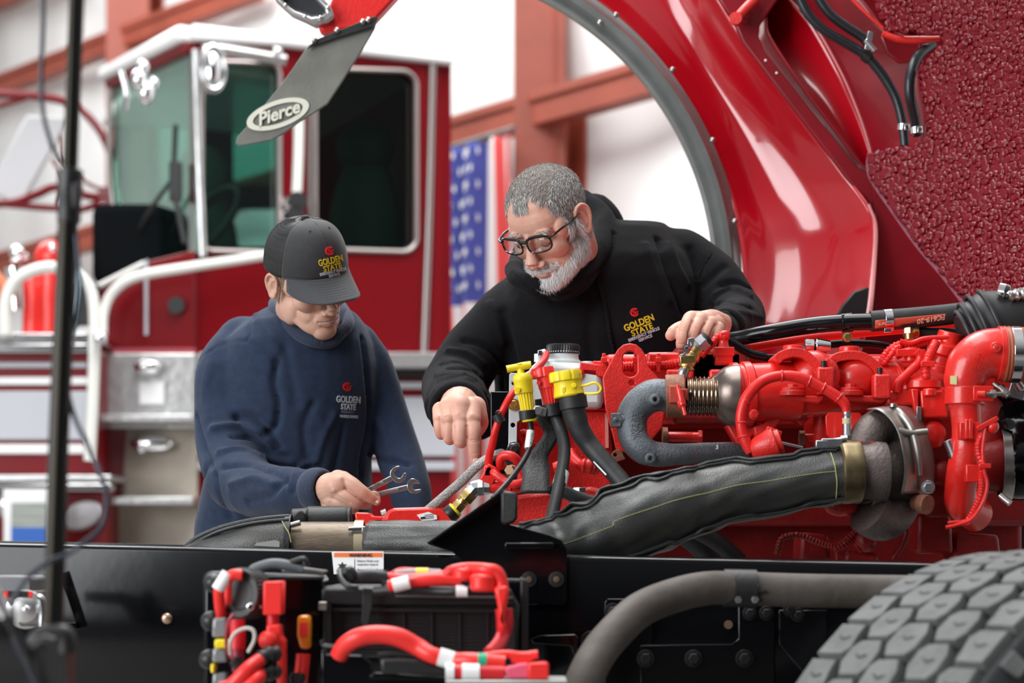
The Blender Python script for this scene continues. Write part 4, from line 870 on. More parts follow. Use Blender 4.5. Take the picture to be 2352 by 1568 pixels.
# lower dark machinery seen under the sleeve
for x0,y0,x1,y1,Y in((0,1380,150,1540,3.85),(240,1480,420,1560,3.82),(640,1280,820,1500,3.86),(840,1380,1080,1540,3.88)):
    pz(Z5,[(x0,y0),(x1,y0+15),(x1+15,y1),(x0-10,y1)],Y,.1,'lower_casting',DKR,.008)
part(MB().ell(Z5(350,1430,3.8),(.02,.02,.02)).cyl(Z5(300,1470,3.8),Z5(370,1400,3.8),.012).lathe(Z5(365,1420,3.79),FR,[(0,.012),(.01,.012)],seg=16),'lower_port',DKR,.001)
loom(Z5,[(180,1480,3.8),(240,1440,3.8),(300,1380,3.8),(360,1325,3.8)],.006,m=DKR)
loom(Z4,[(1130,1550,3.8),(1160,1450,3.8),(1230,1425,3.8),(1300,1430,3.8),(1400,1470,3.8),(1520,1490,3.8),(1640,1400,3.8)],.005,m=DKR)
part(MB().tube([Z5(x,y,3.82) for x,y in((0,1400),(60,1400),(130,1430),(190,1480),(200,1560))],.004),'lower_wire',DKR,0)
part(MB().tube([Z5(x,y,3.84) for x,y in((580,1380),(560,1440),(500,1530))],.006),'lower_wire',DKR,0)
part(MB().cyl(Z5(215,1200,3.72),Z5(215,1260,3.72),.02).ell(Z5(215,1240,3.72),(.03,.02,.018)),'drain_fitting',REDC,.002)
part(MB().tube([P(x,y,3.9) for x,y in((1560,1200),(1640,1240),(1700,1290))],.016).tube([P(x,y,3.95) for x,y in((1500,1180),(1600,1250),(1640,1300))],.02),'drive_tubes',BLKM,0)
# ---- top: black coolant pipe + hose
tp_=thing('upper_coolant_pipe',P(2050,790,3.85),'long black coolant pipe with striped rubber hose across the top of the engine','pipe')
MB().tube([P(x,y,Y) for x,y,Y in((1560,796,4.0),(1650,783,3.96),(1700,776,3.93),(1760,764,3.9),(1850,749,3.88),(1930,741,3.86),(2020,738,3.84))],[.013,.0135,.014,.015,.0155,.0155,.0155],seg=20).build('steel_pipe',BLK,tp_)
MB().band(P(1945,741,3.86),(1,0,.1),.0155,.020,.002,seg=28).bar(P(1945,765,3.845),P(1945,795,3.85),.016,.003).build('pipe_clip',BLK,tp_,bevel=.0006)
MB().hexa(P(1946,774,3.842),FR,.007,.005).cyl(P(1946,774,3.845),P(1946,774,3.84),.009).build('clip_bolt',BRASS,tp_)
rh=MB().tube([P(x,y,Y) for x,y,Y in((2000,738,3.84),(2060,733,3.84),(2150,725,3.84),(2230,716,3.84),(2300,712,3.86))],.0188,seg=28,n=4).build('rubber_hose',RUB,tp_)
ORS=mat('orange_red_stripe',(.50,.07,.035),.5)
def hosept(x,ang): # point on the hose surface, ang from facing camera downwards
    y=738+(716-738)*(x-2000)/230; c=P(x,y,3.84); r=.0189
    return c+V((0,-math.cos(ang)*r,-math.sin(ang)*r))
mb=MB(); mb.grid(lambda u,v:hosept(2006+u*222,.02+v*.85),16,6).build('hose_stripe',ORS,rh,ang=180,solid=.0006)
mb=MB()
def hp(org,ang0=.45):
    def f(p): 
        x=(p.x)/p.y*F+CX; dz=p.z-org.z; return hosept(x,ang0-dz/.0189)+V((0,0,0)),V((0,-math.cos(ang0-dz/.0189),-math.sin(ang0-dz/.0189)))
    return f
for t,x in(('FC619-20',2130),('Dura',2022),('drop',2205)):
    o=hosept(x,.45); mb.text(t,o+V((0,0,.0045 if t=='FC619-20' else .003)),(-1,0,-.08),(0,0,-1),.0125 if t=='FC619-20' else .009,th=.0012,bold=.02,proj=hp(V((o.x,o.y,o.z))))
mb.build('hose_lettering',mat('pale_peach_print',(.75,.45,.32),.5),rh,smooth=False)
MB().band(P(2040,735,3.84),(1,0,.08),.0190,.014,.0014,seg=30).box(P(2038,758,3.835),(.012,.012,.008)).build('worm_clamp',CHROME,tp_,bevel=.0004)
MB().tube([P(x,y,3.9) for x,y in((1700,800),(1740,818),(1790,820),(1900,792),(2000,790),(2060,800))],.007,seg=12).tube([P(x,y,3.86) for x,y in((1660,775),(1720,810),(1760,820))],.008).build('thin_black_pipe',BLK,tp_)
MB().tube([P(x,y,3.95) for x,y in((1700,800),(1850,776),(1960,765),(2200,745))],.009,seg=12).build('red_rail_tube',RED,en)
MB().lathe(P(1880,795,3.85),(-1,-.1,.05),[(-.02,.012),(0,.014),(.006,.014),(.008,.010)],seg=24).hexa(P(1868,795,3.85),(-1,0,0),.014,.016).build('pipe_union',CHROME,tp_,bevel=.0005)
MB().cyl(P(1862,795,3.85),P(1850,795,3.85),.013).build('union_cap',CHROME,tp_,bevel=.0008)
# black air cleaner boot
ab=thing('air_intake_boot',P(2290,900,3.72),'large ribbed black rubber intake boot behind the orange coupling at right edge','duct')
BR=mat('boot_rubber',(.018,.019,.021),.5,bump=.05,bs=40)
def bootr(pts,rs,nm,m=BR,**k): return MB().tube([Z5(*p) for p in pts],rs,seg=40,n=6,**k).build(nm,m,ab)
bootr([(900,330,3.80),(960,300,3.80),(1040,270,3.80),(1120,250,3.80),(1260,250,3.82),(1400,255,3.82)],[.045,.060,.068,.062,.060,.060],'boot_body')
for x,y,r in((905,330,.052),(935,310,.060),(985,288,.068),(1050,268,.070)): MB().torus(Z5(x,y,3.795),(1,-.1,.42),r,.004,seg=50,mseg=8).build('boot_rib',BR,ab)
MB().tube([Z5(1085,95,3.75),Z5(1105,60,3.75)],.008).hexa(Z5(1098,80,3.75),(.3,0,1),.012,.016).build('boot_bolt',CHROME,ab,bevel=.0005)
mb=MB(); mb.tube([Z5(1130,98,3.75),Z5(1170,90,3.75),Z5(1250,75,3.76)],.009,corr=(.008,.003)).build('boot_spring',STEEL,ab)
MB().tube([Z5(x,y,3.85) for x,y in((560,285),(620,290),(700,300),(790,300),(860,310))],.011,seg=12).build('black_fuel_hose',BLKM,en)
MB().cyl(Z5(592,330,3.84),Z5(590,290,3.84),.009).hexa(Z5(590,300,3.84),(0,0,1),.012,.012).cyl(Z5(590,290,3.84),Z5(640,288,3.84),.009).hexa(Z5(612,289,3.84),(1,0,0),.011,.01).build('brass_elbow',BRASS,en,bevel=.0006)
# dark firewall behind engine at right
MB().box(P(2360,1190,4.35),(.30,.05,.70)).build('rear_bulkhead',BLKM,en,bevel=.01)
# ================= SLEEVED EXHAUST
def bez(lst): return [P(*p) for p in lst]
SLV=mat('grey_heat_fabric',(.030,.033,.032),.38,spec=.6,col2=(.050,.050,.045),vs=7,bump=.25,bs=420)
SLVE=mat('black_seam_fabric',(.014,.016,.017),.5,bump=.2,bs=200); THR=mat('yellow_thread',(.42,.42,.16),.7)
xs=thing('exhaust_sleeve',P(1500,1280,3.6),'grey quilted heat sleeve with yellow stitching wrapped around the exhaust pipe in front','pipe sleeve')
SX=[(1935,1094,3.655),(1860,1102,3.65),(1760,1118,3.64),(1670,1132,3.63),(1600,1150,3.62),(1520,1172,3.61),(1440,1200,3.60),(1360,1232,3.595),(1290,1258,3.595),(1230,1262,3.60),(1170,1258,3.63),(1100,1252,3.67),(1020,1250,3.71),(940,1250,3.74),(850,1250,3.76)]
SR=[.044,.047,.050,.052,.056,.062,.064,.060,.052,.040,.036,.036,.038,.039,.040]
q=cat([P(*p) for p in SX],10); rq=interp(SR,len(q)); R=[]
rf=random.Random(3)
folds=[(i,rf.uniform(.6,1)) for i in (34,43,52,60,66,74,82)]
for i,p in enumerate(q):
    d=(q[min(i+1,len(q)-1)]-q[max(i-1,0)]).normalized(); u=V((0,0,1)); u=(u-d*u.dot(d)).normalized(); w=d.cross(u); rg=[]
    for j in range(64):
        a=2*PI*j/64; r=rq[i]*(1+.10*abs(math.cos(2*a))**3*.6)
        r+=.0022*noise.noise(V((i*.16,math.cos(a)*1.6,math.sin(a)*1.6)))+.003*noise.noise(V((i*.05,math.cos(a)*3+i*.08,math.sin(a)*3)))
        for fi,am in folds: 
            s=i-fi-6*math.sin(a+fi); r-=.0050*am*math.exp(-s*s/5.)*(.35+.65*max(0,math.cos(a-.6)))
            r+=.0026*am*math.exp(-(s-3.5)**2/5.)*(.35+.65*max(0,math.cos(a-.6)))
        rg.append(p+(u*math.cos(a)+w*math.sin(a))*r)
    R.append(rg)
RR=R
MB().rings(R).build('heat_fabric',SLV,xs,ang=180)
n0=len(q)
def sl(i,a,o=0): 
    rg=RR[int(max(0,min(n0-1,i)))]; j=int(round(a/(2*PI)*64))%64; c=q[int(max(0,min(n0-1,i)))]; p=rg[j]; return p+(p-c).normalized()*o
for nm,a,wv,i1 in(('top_seam',.25,.35,96),('lower_seam',2.45,.15,88)):
    s=1 if (RR[5][16]-q[5]).y<0 else -1
    aa=[s*(a+.22*math.sin(i*.13)*wv+(wv*.5 if (i//13)%2 else 0)) for i in range(2,i1,2)]
    MB().tube([sl(i,x%(2*PI),.004) for i,x in zip(range(2,i1,2),aa)],.0052,seg=10,n=3,flat=.6).tube([sl(i,(x+s*.13)%(2*PI),.002) for i,x in zip(range(2,i1,2),aa)],.0030,seg=8,n=3).build(nm,SLVE,xs)
s=1 if (RR[5][16]-q[5]).y<0 else -1
mb=MB()
def stitch(fa,i0,i1,step=.55):
    x=i0
    while x<i1:
        a=sl(x,(s*fa(x))%(2*PI)); 
        i=int(x); t=x-i
        def pt(y):
            i=int(y); t=y-i; return sl(i,(s*fa(y))%(2*PI),.0007).lerp(sl(i+1,(s*fa(y))%(2*PI),.0007),t)
        mb.tube([pt(x),pt(x+step*.62)],.0008,seg=5,n=1); x+=step
stitch(lambda x:1.32+.0016*x,4,94); stitch(lambda x:2.62,4,88,.7)
mb.build('yellow_stitching',THR,xs,kind='stuff')
mb=MB()
for j in range(6,34): 
    a=s*j*2*PI/64; mb.tube([sl(4,a%(2*PI),.0008),sl(4,(a+.06)%(2*PI),.0008)],.0009,seg=5,n=1)
mb.tube([sl(4,s*2.5%(2*PI),.002),sl(7,s*2.45%(2*PI),.004),sl(2,s*2.6%(2*PI),.003),sl(5,s*2.7%(2*PI),.004)],.0015,seg=6,n=2)
mb.build('end_stitching',THR,xs)
# left stretch behind the rail
x2=thing('exhaust_sleeve',P(560,1300,3.85),'left end of the grey fabric exhaust sleeve with a bare tan ribbed joint','pipe sleeve')
MB().tube(bez([(668,1246,3.80),(600,1250,3.80),(540,1262,3.81),(480,1280,3.82),(420,1320,3.84),(360,1380,3.86)]),[.0480,.046,.044,.042,.040,.038],seg=40).build('heat_fabric',SLV,x2)
MB().tube(bez([(664,1186,3.785),(600,1192,3.785),(540,1203,3.79),(490,1218,3.80),(440,1244,3.81),(400,1290,3.83)]),.005,seg=10).tube(bez([(664,1193,3.77),(600,1199,3.77),(540,1210,3.775),(490,1226,3.785),(448,1250,3.80)]),.0035,seg=8).build('top_seam',SLVE,x2)
MB().band(P(664,1246,3.80),(1,0,0),.047,.010,.0035,seg=40).build('end_hem',SLVE,x2)
mb=MB()
for x in(672,): mb.tube(bez([(648,1196,3.762),(655,1210,3.755),(664,1225,3.75),(668,1245,3.75)]),.001,seg=5)
mb.build('end_stitching',THR,x2)
RIB=mat('tan_ribbed_metal',(.19,.15,.105),.45,.5,col2=(.12,.09,.065),vs=60,aniso=(1,1,14),coords='Object')
MB().lathe(P(672,1250,3.80),(1,0,0),[(0,.040),(.02,.0405),(.10,.0405),(.118,.041)],seg=48).build('bare_flex_joint',RIB,x2)
MB().band(P(826,1250,3.80),(1,0,0),.0405,.016,.003,seg=44).build('joint_band',mat('buff_band2',(.50,.42,.28),.4,.6),x2)
MB().box(P(822,1216,3.765),(.022,.012,.012)).cyl(P(800,1214,3.76),P(838,1212,3.76),.0035).box(P(838,1218,3.76),(.010,.010,.014)).build('joint_latch',STEEL,x2,bevel=.001)
MB().cyl(P(668,1206,3.765),P(690,1200,3.765),.005).build('end_bolt',STEEL,x2,bevel=.0005)
MB().prism(bez([(584,1253,3.752),(590,1246,3.752),(632,1240,3.752),(642,1243,3.752),(642,1256,3.752)]),(0,.002,0)).build('fabric_tag',mat('grey_tag',(.30,.31,.29),.6),x2)
MB().tube(bez([(842,1212,3.755),(860,1206,3.76),(920,1204,3.765),(1000,1199,3.75)]),.0045,seg=10).build('right_seam',SLVE,xs)
# ================= FILLER TUBES, TANK, HOSES
def zt(z,pts,r,nm,m,par,Y=3.75,**k): return MB().tube([z(p[0],p[1],(p[2] if len(p)>2 else Y)) for p in pts],r,**k).build(nm,m,par)
# dipstick tube with yellow T handle
ds=thing('dipstick_tube',Z3(600,1210,3.72),'yellow T-handled dipstick on a thin black tube, leftmost filler on the engine','dipstick')
Yd=3.70; axd=V((-.10,0,1)).normalized()
MB().tube([Z3(640,338,Yd),Z3(700,325,Yd),Z3(760,314,Yd),Z3(815,305,Yd)],[.008,.0075,.0085,.008],seg=14,n=4,flat=.8).build('handle_bar',YEL,ds)
MB().lathe(Z3(745,400,Yd),axd,[(0,.0125),(.004,.008),(.012,.006),(.02,.0075),(.024,.009)],seg=24).build('handle_stem',YEL,ds)
MB().lathe(Z3(765,512,Yd),axd,[(-.002,.010),(0,.0158),(.003,.0163),(.020,.0163),(.021,.0168),(.026,.0168),(.030,.0162),(.034,.0125)],seg=36).build('cap_body',YEL,ds,bevel=.0003)
MB().cyl(Z3(720,485,Yd-.013),Z3(718,487,Yd-.019),.0042).build('cap_button',YEL,ds)
def fluted(z,x0,y0,x1,y1,Y,r0,r1,nm,m,par,nf=16):
    a=z(x0,y0,Y); b=z(x1,y1,Y); d=(b-a); L=d.length; d.normalize(); u,w=basis(d); R=[]
    for t in(0,.03,.5,1):
        r=r0+(r1-r0)*t; R.append([a+d*L*t+(u*math.cos(2*PI*j/(nf*4))+w*math.sin(2*PI*j/(nf*4)))*(r*(1 if (j//2)%2 else .86)) for j in range(nf*4)])
    return MB().rings(R).build(nm,m,par)
fluted(Z3,772,508,792,648,Yd,.0135,.0120,'fluted_neck',YEL,ds)
MB().band(Z3(790,668,Yd),axd,.0125,.016,.0025,seg=30).build('tube_clamp',BLKM,ds,bevel=.0006)
MB().lathe(Z3(805,715,Yd),axd,[(0,.0125),(.004,.0132),(.009,.0122),(.014,.0120)],seg=30).build('yellow_foot',YEL,ds,bevel=.0004)
dt=zt(Z3,[(808,715,3.70),(815,780,3.70),(805,900,3.69),(765,990,3.67),(700,1085,3.65),(640,1160,3.63),(590,1215,3.61),(540,1270,3.60)],.0048,'tube',PLAS,ds,seg=14)
lb=MB().lathe(Z3(812,782,3.70),Z3(795,912,3.69)-Z3(812,782,3.70),[(0,.0066),(.0325,.0066)],seg=20).build('tube_label',WHT,ds,label='white paper label')
d_=(Z3(795,912,3.69)-Z3(812,782,3.70)).normalized()
mb=MB(); mb.text('PIERCE MFG',Z3(803,848,3.69)+V((.0015,-.009,0)),d_,V((d_.z*-1,0,d_.x)),.0048,th=.0004,bold=.01).build('label_text',INK,lb,smooth=False)
# red cap
rcp=thing('red_filler_tube',Z3(960,1400,3.62),'red capped filler on a black tube with white label, between the two yellow caps','filler tube')
Yr=3.72; axr=V((-.17,0,1)).normalized()
def knob(c,ax,r,h,nm,m,par,n=10,dep=.10):
    u,w=basis(ax); R=[]
    for t,k in((0,.93),(.06,1),(.8,1),(1,.93)):
        R.append([c+ax*h*t+(u*math.cos(2*PI*j/80)+w*math.sin(2*PI*j/80))*r*k*(1-dep*max(0,math.cos(n*2*PI*j/80))**4) for j in range(80)])
    return MB().rings(R).build(nm,m,par)
knob(Z3(905,398,Yr),axr,.0205,.017,'cap_knob',REDP,rcp,8,.08)
MB().lathe(Z3(940,478,Yr),axr,[(0,.014),(.001,.0165),(.01,.0172),(.022,.0175),(.026,.0185)],seg=32).build('cap_neck',REDP,rcp,bevel=.0004)
MB().cyl(Z3(872,437,Yr-.012),Z3(869,437,Yr-.02),.0035).build('cap_button',REDP,rcp)
fluted(Z3,940,475,960,588,Yr,.0158,.0140,'fluted_neck',REDP,rcp)
MB().band(Z3(972,632,Yr),axr,.0170,.022,.0028,seg=36).build('tube_clamp',BLKM,rcp,bevel=.0008)
MB().torus(Z3(985,668,Yr),axr,.0165,.0016,seg=36,mseg=8).build('red_seal',REDP,rcp)
MB().box(Z3(868,640,Yr-.012),(.028,.014,.014),Matrix.Rotation(.15,4,'Y')).hexa(Z3(862,635,Yr-.018),FR,.009,.008).build('clamp_screw',GALV,rcp,bevel=.0008)
zt(Z3,[(975,600,3.72),(1000,690,3.72),(1038,800,3.71),(1055,920,3.69),(1045,1030,3.67),(1025,1130,3.65),(995,1270,3.62),(965,1400,3.60),(950,1460,3.59)],[.0115,.0115,.0108,.0108,.0105,.0108,.0105,.0108,.0108],'tube',RUB,rcp,seg=22)
MB().lathe(Z3(1040,1085,3.662),Z3(1015,1192,3.642)-Z3(1040,1085,3.662),[(0,.0119),(.026,.0121)],seg=28).build('tube_label',WHT,rcp,label='blank white label')
# yellow cap
ycp=thing('yellow_filler_tube',Z3(1480,1190,3.66),'fat yellow filler cap with loop strap on the thickest black hose','filler tube')
Yy=3.70; axy=V((-.14,0,1)).normalized()
knob(Z3(1068,425,Yy),axy,.0285,.0175,'cap_knob',YEL,ycp,9,.09)
MB().lathe(Z3(1092,540,Yy),axy,[(0,.022),(.001,.026),(.004,.0275),(.008,.0262),(.02,.0245),(.034,.0245),(.038,.027)],seg=40).build('cap_body',YEL,ycp,bevel=.0005)
MB().cyl(Z3(1128,455,Yy-.018),Z3(1126,455,Yy-.0275),.0042).prism([Z3(x,y,Yy-.026) for x,y in((1035,470),(1062,462),(1066,495),(1050,520),(1040,505))],(0,.006,0)).build('cap_latch',YEL,ycp,bevel=.001)
zt(Z3,[(1165,462,3.69),(1215,452,3.685),(1262,437,3.68),(1300,448,3.68),(1318,478,3.68),(1300,508,3.68),(1255,515,3.68),(1190,512,3.69)],.0022,'strap_loop',YEL,ycp,seg=10)
MB().lathe(Z3(1125,625,Yy),axy,[(0,.0225),(.001,.0245),(.024,.0245),(.026,.023)],seg=36).build('hose_collar',RUB,ycp,bevel=.0005)
yt=zt(Z3,[(1108,580,3.70),(1135,680,3.70),(1170,780,3.70),(1235,880,3.70),(1310,970,3.69),(1390,1060,3.68),(1460,1140,3.67),(1510,1210,3.66)],[.0215,.020,.0182,.0172,.0165,.016,.0158,.0155],'rubber_hose',RUB,ycp,seg=26)
MB().prism([Z3(1262,1005,3.672),Z3(1268,1000,3.672),Z3(1360,1095,3.662),Z3(1352,1102,3.662)],(0,.001,0)).build('strip_label',WHT,ycp)
# flat bracket
fb=thing('tube_bracket',Z3(840,1240,3.7),'flat black steel strap bracket rising between the filler tubes','bracket')
pts=[(885,640,3.735,60),(925,730,3.735,50),(960,800,3.74,55),(925,880,3.74,68),(865,970,3.735,75),(850,1050,3.72,100),(850,1130,3.70,98),(845,1225,3.68,108)]
Lp=[];Rp=[]
for x,y,Y,w in pts: Lp.append(Z3(x-w,y,Y)); Rp.append(Z3(x+w,y-(4 if y<1000 else 0),Y-.002))
MB().grid(loft2(Lp,Rp),50,4).build('bracket_strap',mat('speckled_black_steel',(.018,.018,.019),.5,bump=.4,bs=300),fb,ang=180,solid=.006)
MB().prism([Z3(x,y,3.735) for x,y in((840,555),(890,548),(905,640),(850,640))],(0,.004,0)).build('bracket_tab',BLKM,fb,bevel=.001)
# coolant tank
TNK=mat('translucent_white_tank',(.66,.72,.72),.4,sss=.15)
ct=thing('coolant_tank',Z3(960,560,3.95),'white translucent coolant reservoir with a ribbed black screw cap in front of the hoodie','tank')
MB().prism([Z3(x,y,3.90) for x,y in((700,400),(800,345),(850,272),(900,262),(960,282),(1150,290),(1290,300),(1330,330),(1340,620),(700,620))],(0,.13,0)).build('tank_body',TNK,ct,bevel=.012)
MB().lathe(Z3(1045,292,3.96),(0,0,1),[(-.005,.034),(.002,.034),(.005,.0305),(.008,.0290),(.018,.0285),(.0185,.031),(.020,.031),(.021,.028)],seg=40).build('tank_neck',TNK,ct)
knob(Z3(1045,232,3.96),V((0,0,1)),.0318,.0185,'screw_cap',PLAS,ct,40,.05)
MB().lathe(Z3(1215,296,3.96),(0,0,1),[(0,.013),(.003,.013),(.0035,.010)],seg=24).build('filler_plug',TNK,ct,bevel=.0004)
MB().cyl(Z3(868,285,3.93),Z3(868,228,3.93),.008).cyl(Z3(868,232,3.93),Z3(925,218,3.93),.006).build('hose_nipple',TNK,ct)
MB().band(Z3(905,225,3.93),(1,.1,.3),.0075,.008,.001,seg=20).box(Z3(880,222,3.92),(.008,.008,.010)).build('spring_clip',CHROME,ct,bevel=.0005)
mp=MB().prism([Z3(x,y,3.875) for x,y in((658,375),(668,364),(740,366),(745,380),(742,700),(715,720),(712,960),(650,940))],(0,.005,0),[[Z3(*p,3.875) for p in circ(685,740,17,n=16)],[Z3(*p,3.875) for p in circ(690,440,14,n=16)]]).build('tank_bracket',mat('pale_grey_plate',(.50,.53,.54),.45),ct,bevel=.001)
for x,y in((688,592),(690,900)): MB().hexa(Z3(x,y,3.87),FR,.008,.008).cyl(Z3(x,y,3.875),Z3(x,y,3.869),.011).build('bracket_bolt',BRASS if y<700 else GALV,mp,bevel=.0004)
MB().box(Z3(612,800,3.90),(.045,.04,.150)).build('black_post',BLK,en,bevel=.002)
MB().prism([Z3(x,y,3.84) for x,y in((640,905),(665,880),(712,870),(735,900),(740,1000),(720,1090),(660,1120),(620,1060),(610,960))],(0,.02,0)).hexa(Z3(693,915,3.835),FR,.009,.01).build('black_anchor',BLKM,en,bevel=.003)
MB().hexa(Z3(668,1068,3.80),(-.2,-1,0),.010,.012).cyl(Z3(690,1075,3.81),Z3(668,1068,3.80),.011).build('anchor_bolt',mat('copper_bolt',(.42,.25,.15),.4,.8),en,bevel=.0005)
MB().bar(Z3(620,1010,3.81),Z3(655,1110,3.81),.008,.003).build('anchor_strap',STEEL,en)
# red breather hose from tank
rhx=thing('red_breather_hose',Z3(500,990,3.85),'long thin red hose curving from the white tank down past the pointing hand','hose')
zt(Z3,[(925,225,3.92),(920,250,3.90),(895,290,3.87),(830,360,3.84),(760,430,3.82),(690,500,3.80),(640,580,3.79),(595,670,3.79),(560,770,3.79),(535,880,3.80),(515,960,3.81),(505,1050,3.82)],[.0062,.0066,.0066,.0064,.0064,.0064,.0064,.0064,.0064,.0068,.0072,.0072],'hose_tube',REDH,rhx,seg=16)
MB().band(Z3(583,692,3.79),V((-.4,0,1)),.0068,.015,.003,seg=20).tube([Z3(570,670,3.785),Z3(568,645,3.78),Z3(585,640,3.78)],.0022,seg=8).build('hose_tie',PLAS,rhx)
# braided hose
BRD=mat('braided_steel',(.42,.41,.40),.35,.9,bump=.9,bs=500)
bh=thing('braided_hose',Z3(100,1340,3.86),'braided stainless steel hose rising beside the brass fitting','hose')
zt(Z3,[(20,1400,3.90),(100,1330,3.88),(200,1245,3.87),(310,1150,3.86),(390,1070,3.85),(460,1010,3.85),(540,965,3.86),(640,930,3.90)],.0088,'braid',BRD,bh,seg=20)
rf=thing('brass_fitting_hose',Z3(260,1370,3.78),'brass and steel hose fitting with yellow band in front of the braided hose','fitting')
def seg_(a,b,r,m,nm,hx=False,Y=3.80):
    A_=Z3(*a,Y); B_=Z3(*b,Y); mb=MB()
    (mb.hexa(A_,B_-A_,r,(B_-A_).length) if hx else mb.cyl(A_,B_,r,bev=r*.1)); return mb.build(nm,m,rf,bevel=.0006)
seg_((215,1395),(262,1355),.0155,PLAS,'rubber_end'); seg_((255,1362),(275,1343),.0145,YEL,'yellow_band'); seg_((272,1345),(315,1298),.0125,BRASS,'brass_body',True)
seg_((310,1305),(340,1268),.0105,BRASS,'brass_sleeve'); seg_((335,1278),(385,1225),.0150,BRASS,'brass_nut',True)
MB().tube([Z3(x,y,3.80) for x,y in((375,1235),(405,1200),(440,1190),(515,1190))],[.013,.014,.0135,.0125],seg=8,n=4).build('steel_elbow',GALV,rf,bevel=.0006); seg_((430,1192),(475,1190),.0165,GALV,'steel_nut',True)
zt(Z3,[(510,1190,3.80),(600,1192,3.80),(700,1192,3.80),(780,1188,3.80)],.0105,'red_stub_hose',REDH,rf,seg=18); 
MB().torus(Z3(665,1192,3.80),(1,0,0),.0108,.002,seg=24,mseg=8).build('hose_ring',REDH,rf)
hA=thing('red_coolant_hose',Z3(640,1100,3.82),'short red hose bent in a hook in front of the black post','hose')
zt(Z3,[(600,1040,3.80),(595,1000,3.79),(612,965,3.785),(655,958,3.78),(700,980,3.78),(740,1030,3.79),(775,1095,3.80)],.0085,'hose_tube',REDH,hA,seg=16)
hB=thing('red_coolant_hose',Z3(620,1150,3.82),'red hose with plug end running low between fitting and black strap bracket','hose')
zt(Z3,[(525,1072,3.80),(560,1095,3.79),(620,1140,3.785),(690,1165,3.78),(750,1150,3.78),(785,1130,3.79)],.0078,'hose_tube',REDH,hB,seg=16)
MB().box(Z3(520,1100,3.80),(.026,.02,.034),Matrix.Rotation(.5,4,'Y')).box(Z3(505,1075,3.80),(.016,.02,.02)).build('plug_end',REDH,hB,bevel=.003)
zt(Z3,[(1095,930,3.86),(1120,980,3.85),(1165,1025,3.84),(1200,1045,3.84)],.0098,'red_bypass_hose',REDH,en,seg=16)
MB().tube([Z3(1180,1030,3.83),Z3(1220,1035,3.83),Z3(1290,1045,3.84)],.012,corr=(.006,.002)).build('ribbed_sensor',REDC,en)
MB().lathe(Z3(975,1050,3.82),(1,0,.2),[(0,.009),(.008,.011),(.02,.011),(.022,.008),(.03,.008)],seg=16).build('red_nipple',REDH,en)
zt(Z3,[(950,1190,3.70),(990,1205,3.70),(1060,1225,3.70),(1130,1255,3.70),(1220,1285,3.70),(1290,1300,3.70)],.0115,'short_grey_hose',RUB,en,seg=18)
MB().hexa(Z3(1162,1225,3.80),(0,0,1),.013,.009).cyl(Z3(1162,1232,3.80),Z3(1162,1200,3.80),.008).build('cover_bolt',STEEL,en,bevel=.0006)
# brass ball valve on top
bvv=thing('brass_valve',P(1560,850,3.80),'brass ball valve with silver nuts and lever, under the resting hand','valve')
ZV=frm(1500,690,9.225)
def sv(a,b,r,m,nm,hx=False,Y=3.78,r2=None):
    A_=ZV(*a,Y); B_=ZV(*b,Y); mb=MB()
    (mb.hexa(A_,B_-A_,r,(B_-A_).length) if hx else mb.cyl(A_,B_,r,r2)); return mb.build(nm,m,bvv,bevel=.0008)
MB().tube([ZV(x,y,3.78) for x,y in((620,1620),(640,1530),(690,1440),(730,1390))],[.0095,.0095,.0085,.0085],seg=20).build('silver_elbow',GALV,bvv)
sv((690,1450),(760,1300),.0125,BRASS,'hex_end',True); sv((750,1330),(960,970),.0118,BRASS,'valve_body'); sv((800,1235),(860,1120),.0152,BRASS,'valve_ball',r2=.0135); sv((700,1440),(720,1390),.0148,BRASS,'valve_lip')
sv((940,1010),(990,930),.0130,GALV,'collar'); sv((970,960),(1120,830),.0160,GALV,'hex_nut',True); sv((1110,850),(1180,790),.0140,BLKM,'hose_end')
MB().prism([ZV(x,y,3.758) for x,y in((740,810),(780,790),(880,795),(880,850),(850,960),(820,1010),(760,1120),(690,1130),(660,1220),(560,1215),(540,1190),(575,1140),(640,1130),(680,1050),(720,960),(725,900))],(0,.003,0),[[ZV(*p,3.758) for p in circ(783,925,18,42,n=16)]]).build('lever',GALV,bvv,bevel=.0005)
MB().cyl(ZV(715,1015,3.752),ZV(715,1015,3.76),.0075).hexa(ZV(705,1005,3.748),FR,.004,.005).build('lever_nut',CHROME,bvv)
MB().ell(ZV(770,1030,3.752),(.003,.002,.003)).build('red_dot',REDP,bvv)
MB().bar(ZV(570,1260,3.76),ZV(900,1240,3.765),.014,.006).build('valve_flange',BRASS,bvv,bevel=.001)
# red pressure sensor post
ps=thing('sensor_post',P(1662,830,3.82),'red stepped sensor post with ribbed red cable beside the resting hand','sensor')
sp_=lambda x,y,Y=3.82: ZV(x,y,Y)
MB().box(sp_(1497,1240),(.030,.03,.020)).box(sp_(1497,1095),(.035,.034,.016)).lathe(sp_(1497,1030),(0,0,1),[(0,.012),(.008,.009),(.016,.008),(.018,.0105),(.024,.0105)],seg=24).build('sensor_body',RED,ps,bevel=.0015)
MB().box(sp_(1500,745),(.018,.02,.014),Matrix.Rotation(-.2,4,'Y')).ell(sp_(1515,710),(.010,.010,.007)).build('sensor_plug',REDH,ps,bevel=.003)
loom_=MB().tube([sp_(x,y) for x,y in((1470,720),(1380,770),(1290,860),(1200,960),(1090,1090),(1020,1180))],.0058,seg=12,corr=(.0048,.0013)).build('ribbed_cable',REDH,ps)
MB().tube([P(x,y,4.0) for x,y in((1542,850),(1548,832),(1562,820),(1590,815),(1612,830),(1618,860))],.006,seg=12).build('red_bail',REDH,en)
